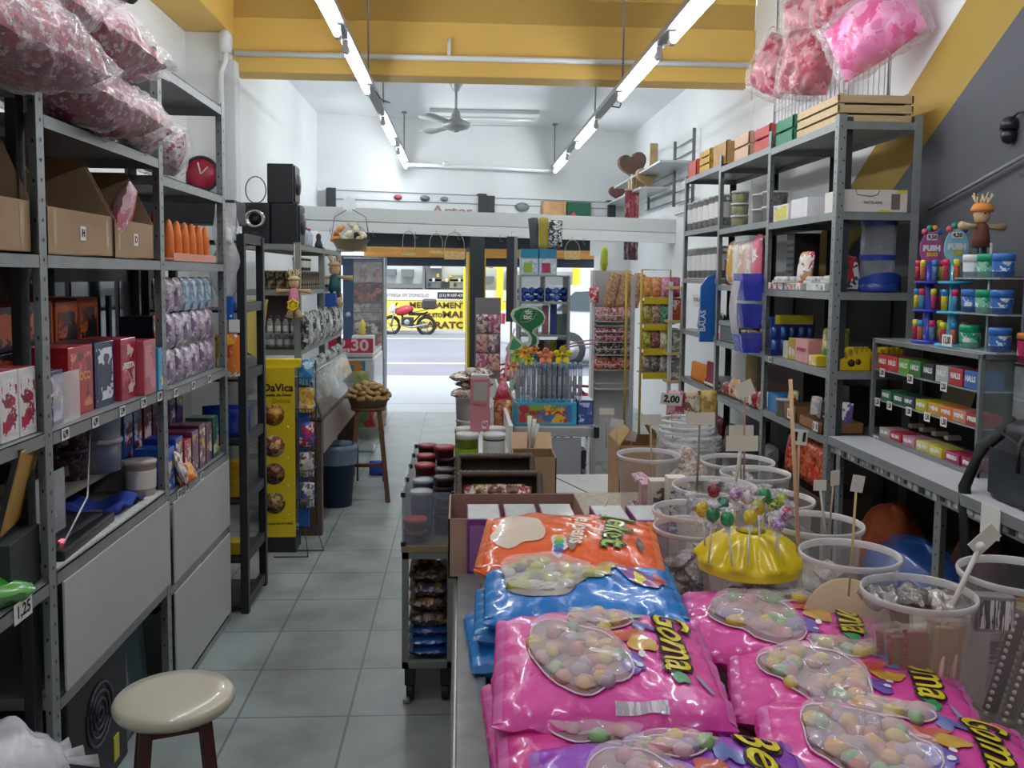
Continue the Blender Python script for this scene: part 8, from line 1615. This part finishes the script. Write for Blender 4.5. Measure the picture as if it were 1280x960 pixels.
# ---- yellow lollipop holder with lollipops ----
rq = rQ; zq = pQ.z+hQ+.001; t = thing('lollipop_holder', 'scalloped yellow plastic holder for lollipops on a clear pot', 'lollipop holder', (pQ.x, pQ.y, zq)); YH = M('e8cc0c', .28, coat=.5)
def hold(u, v):
    a = 2*PI*u; sc_ = math.cos(9*a)
    if v < .25: r_ = rq*1.02+.004; z = -.012+v*4*.022
    else:
        q = (v-.25)/.75; r_ = (rq*1.06)*(1-.72*q**1.1)*(1+.12*sc_*(1-q)); z = .010+.056*math.sin(q*PI/2)*(1+.16*sc_*(1-q)*math.sin(PI*q))
    return (r_*math.cos(a), r_*math.sin(a), z)
B().surf(hold, 108, 16, YH).lathe([(rq*.30, .068), (.001, .072)], YH, 20).obj('scalloped_dome', t)
lol = [(892, 613, 'a02848', '7a1c34'), (920, 617, 'd0b0d8', '9a6ab8'), (956, 619, '1f8a50', '2aa060'), (878, 637, 'd8c030', 'c09020'), (891, 643, '1f7a48', '2a9a5c'), (909, 649, '1c8a48', '38a868'), (938, 646, 'd8b818', 'e8d040'), (972, 654, 'a078c0', 'c8b0e0'), (983, 641, 'b08ac0', 'c03a50'), (977, 625, '9ab83a', 'b8cc60'), (934, 621, 'd8c8dc', 'c05a70'), (866, 629, '9aa4b8', 'c8ccd8'), (903, 630, '2a6a5a', '5a9a88'), (948, 634, 'c8a828', '8a9a30'), (966, 631, '4a7a3a', 'd8d880')]
cn = ['dark red', 'white and purple', 'bright green', 'yellow and brown', 'deep green', 'glossy green', 'golden yellow', 'lilac', 'purple and red', 'lime', 'white and pink', 'pale blue', 'teal', 'mustard', 'moss green']
for i, (px, py, c1, c2) in enumerate(lol):
    fr = (py > 632); a_y = pQ.y+(-.085 if py > 640 else -.03 if fr else .06); p = P(px, py, Y=a_y)
    tt = thing('lollipop', '%s wrapped lollipop stuck in the yellow holder, %s row' % (cn[i], 'front' if py > 632 else 'rear'), 'lollipop', tuple(p), i*1.3)
    tt.rotation_euler = (rs_.uniform(-.25, .25), (px-937)/900+rs_.uniform(-.15, .15), 0)
    lm = ART([c1, c2, c1, 'e4dce8' if i in (1, 7, 8, 10) else c1], 120, .2, i, .8)
    B().ball((0, 0, 0), .0145, lm, 14, sz=1.15).obj('sweet', tt)
    b = B()
    b.surf(lambda u, v: ((.005+.008*v*(1+.35*math.sin(9*2*PI*u)))*math.cos(2*PI*u), (.005+.008*v*(1+.35*math.sin(9*2*PI*u)))*math.sin(2*PI*u), .013+.010*v), 36, 4, CLEAR('e8e8f0', .45, .1)); b.obj('wrapper_frill', tt); b = B(); b.surf(lambda u, v: ((.004+.006*v*(1+.3*math.sin(7*2*PI*u)))*math.cos(2*PI*u), (.004+.006*v*(1+.3*math.sin(7*2*PI*u)))*math.sin(2*PI*u), -.014-.012*v), 24, 3, CLEAR('e8e8f0', .4, .1)); b.obj('wrapper_frill', tt)
    L = p.z-(zq+.045 if not py > 640 else zq+.02)
    B().tube([(0, 0, -.012), (0, 0, -max(.03, L))], .0022, M('e8e4dc', .4), 6).obj('stick', tt)
# ---- price cards on sticks ----
CW = M('ddd6ca', .6)
def csign(lab, px, py, px2, py2, Y_, wpx, hpx, st='', rz=0, tilt=0, ms=None, r=.0025, m=None, Y2=None):
    a = P(px, py, Y=Y_); b_ = P(px2, py2, Y=Y2 or Y_); t = thing('price_sign', lab, 'price sign', tuple(b_)); d = a-b_
    B().tube([(0, 0, 0), d*.5, d+Vector((0, 0, hpx/FPX*Y_*.35))], r, ms or M('b8aa94', .6), 6).obj('stick', t)
    w, h = wpx/FPX*Y_, hpx/FPX*Y_; T = TR(d.x, d.y-.004, d.z) @ RZm(rz) @ RYm(tilt)
    B().box((0, 0, -h/2), (w, .001, h), m or CW, T=T).obj('card', t)
    if st: bb2 = B(); letter(bb2, st, h*.8, INK, T @ FRONT(0, -.0012, 0), .0002, .0012, width=w*.75); bb2.obj('lettering', t)
csign('white price card reading 2,00 above the wide clear jar', 839, 499, 841, 548, 2.9, 29, 15, '2,00', rz=.15, tilt=.12)
csign('blank pale price card above the far pink sweet pot', 813, 524, 815, 610, 2.72, 27, 13, tilt=-.03)
csign('blank white price card between the jar and the taller flags', 875, 523, 871, 612, 2.15, 38, 16, ms=M('8a8478', .6), tilt=-.02)
csign('tallest pale card on a pinkish stick', 931, 486, 930, 600, 2.40, 22, 20, ms=M('c08a80', .6), tilt=-.4)
csign('pale card half hidden behind the front blank card', 926, 538, 926, 600, 2.44, 32, 14)
csign('wide blank white card nearest above the lollipops', 927, 554, 918, 614, 2.10, 42, 20, ms=M('e0dcd4', .5), r=.004)
csign('pale card with dark numbers behind the long wooden stick', 999, 546, 997, 640, 2.0, 20, 20, '11', tilt=.1)
csign('blank card facing sideways above the pot behind the wafer, lower', 1024, 606, 1032, 665, 1.86, 17, 14, ms=M('dcd8d0', .5))
csign('blank card facing sideways above the pot behind the wafer, upper', 1043, 597, 1036, 665, 1.88, 17, 20, rz=.5)
csign('blank twin card on a yellowish wooden stick in the wafer pot', 1071, 604, 1061, 745, 1.66, 20, 22, ms=M('c9b078', .6), rz=.3, tilt=.2)
a, q = P(1225, 683, Y=1.50), P(1170, 800, Y=1.50); t = thing('price_sign', 'white straw with a bent card leaning out of the nearest pot', 'price sign', tuple(q)); d = a-q
B().tube([(0, 0, 0), d*.6, d], .0045, M('dcd4d0', .4), 8).obj('stick', t); B().box((0, 0, 0), (.055, .001, .03), CW, T=TR(d.x+.018, 0, d.z+.0) @ RYm(-.75)).obj('card', t); B().ball((d.x, 0, d.z), .009, M('e8e4e2', .4), 10).obj('knob', t)
a, q = P(988, 474, Y=1.78), P(998, 690, Y=1.74); t = thing('wooden_stick', 'long bare wooden stick standing beside the lollipop holder', 'stick', tuple(q)); B().tube([(0, 0, 0), (a-q)*.5, a-q], .0042, M('d8b48c', .6, noise_=.1), 8).obj('stick', t)
csign('small twin blank cards on a stick in the tan cardboard box', 758, 514, 758, 560, 3.5, 19, 8, ms=M('a8a090', .6))
csign('small tilted blank card beside the tan box flaps', 771, 529, 771, 575, 3.4, 17, 10, tilt=.12)
csign('tiny blank card at the rear flap of the tan box', 789, 545, 789, 575, 3.45, 13, 13, tilt=.15)
for i, (px, px2, tp) in enumerate(((662, 660, 520), (668, 664, 524), (672, 666, 530))): a, q = P(px, tp, Y=3.2), P(px2, 560, Y=3.2); o = B().tube([tuple(q), tuple(a)], [.004, .008], M('dcd8cc', .5), 6).obj('pale_stick'); tag(o, 'pale stick rising from the small tan box, '+ORDL[i], 'stick')
a, q = P(760, 622, Y=2.5), P(748, 655, Y=2.3); o = B().tube([tuple(q), tuple(a)], .003, M('c9a080', .5), 6).obj('pale_stick'); tag(o, 'thin tan stick poking up behind the orange bag', 'stick')
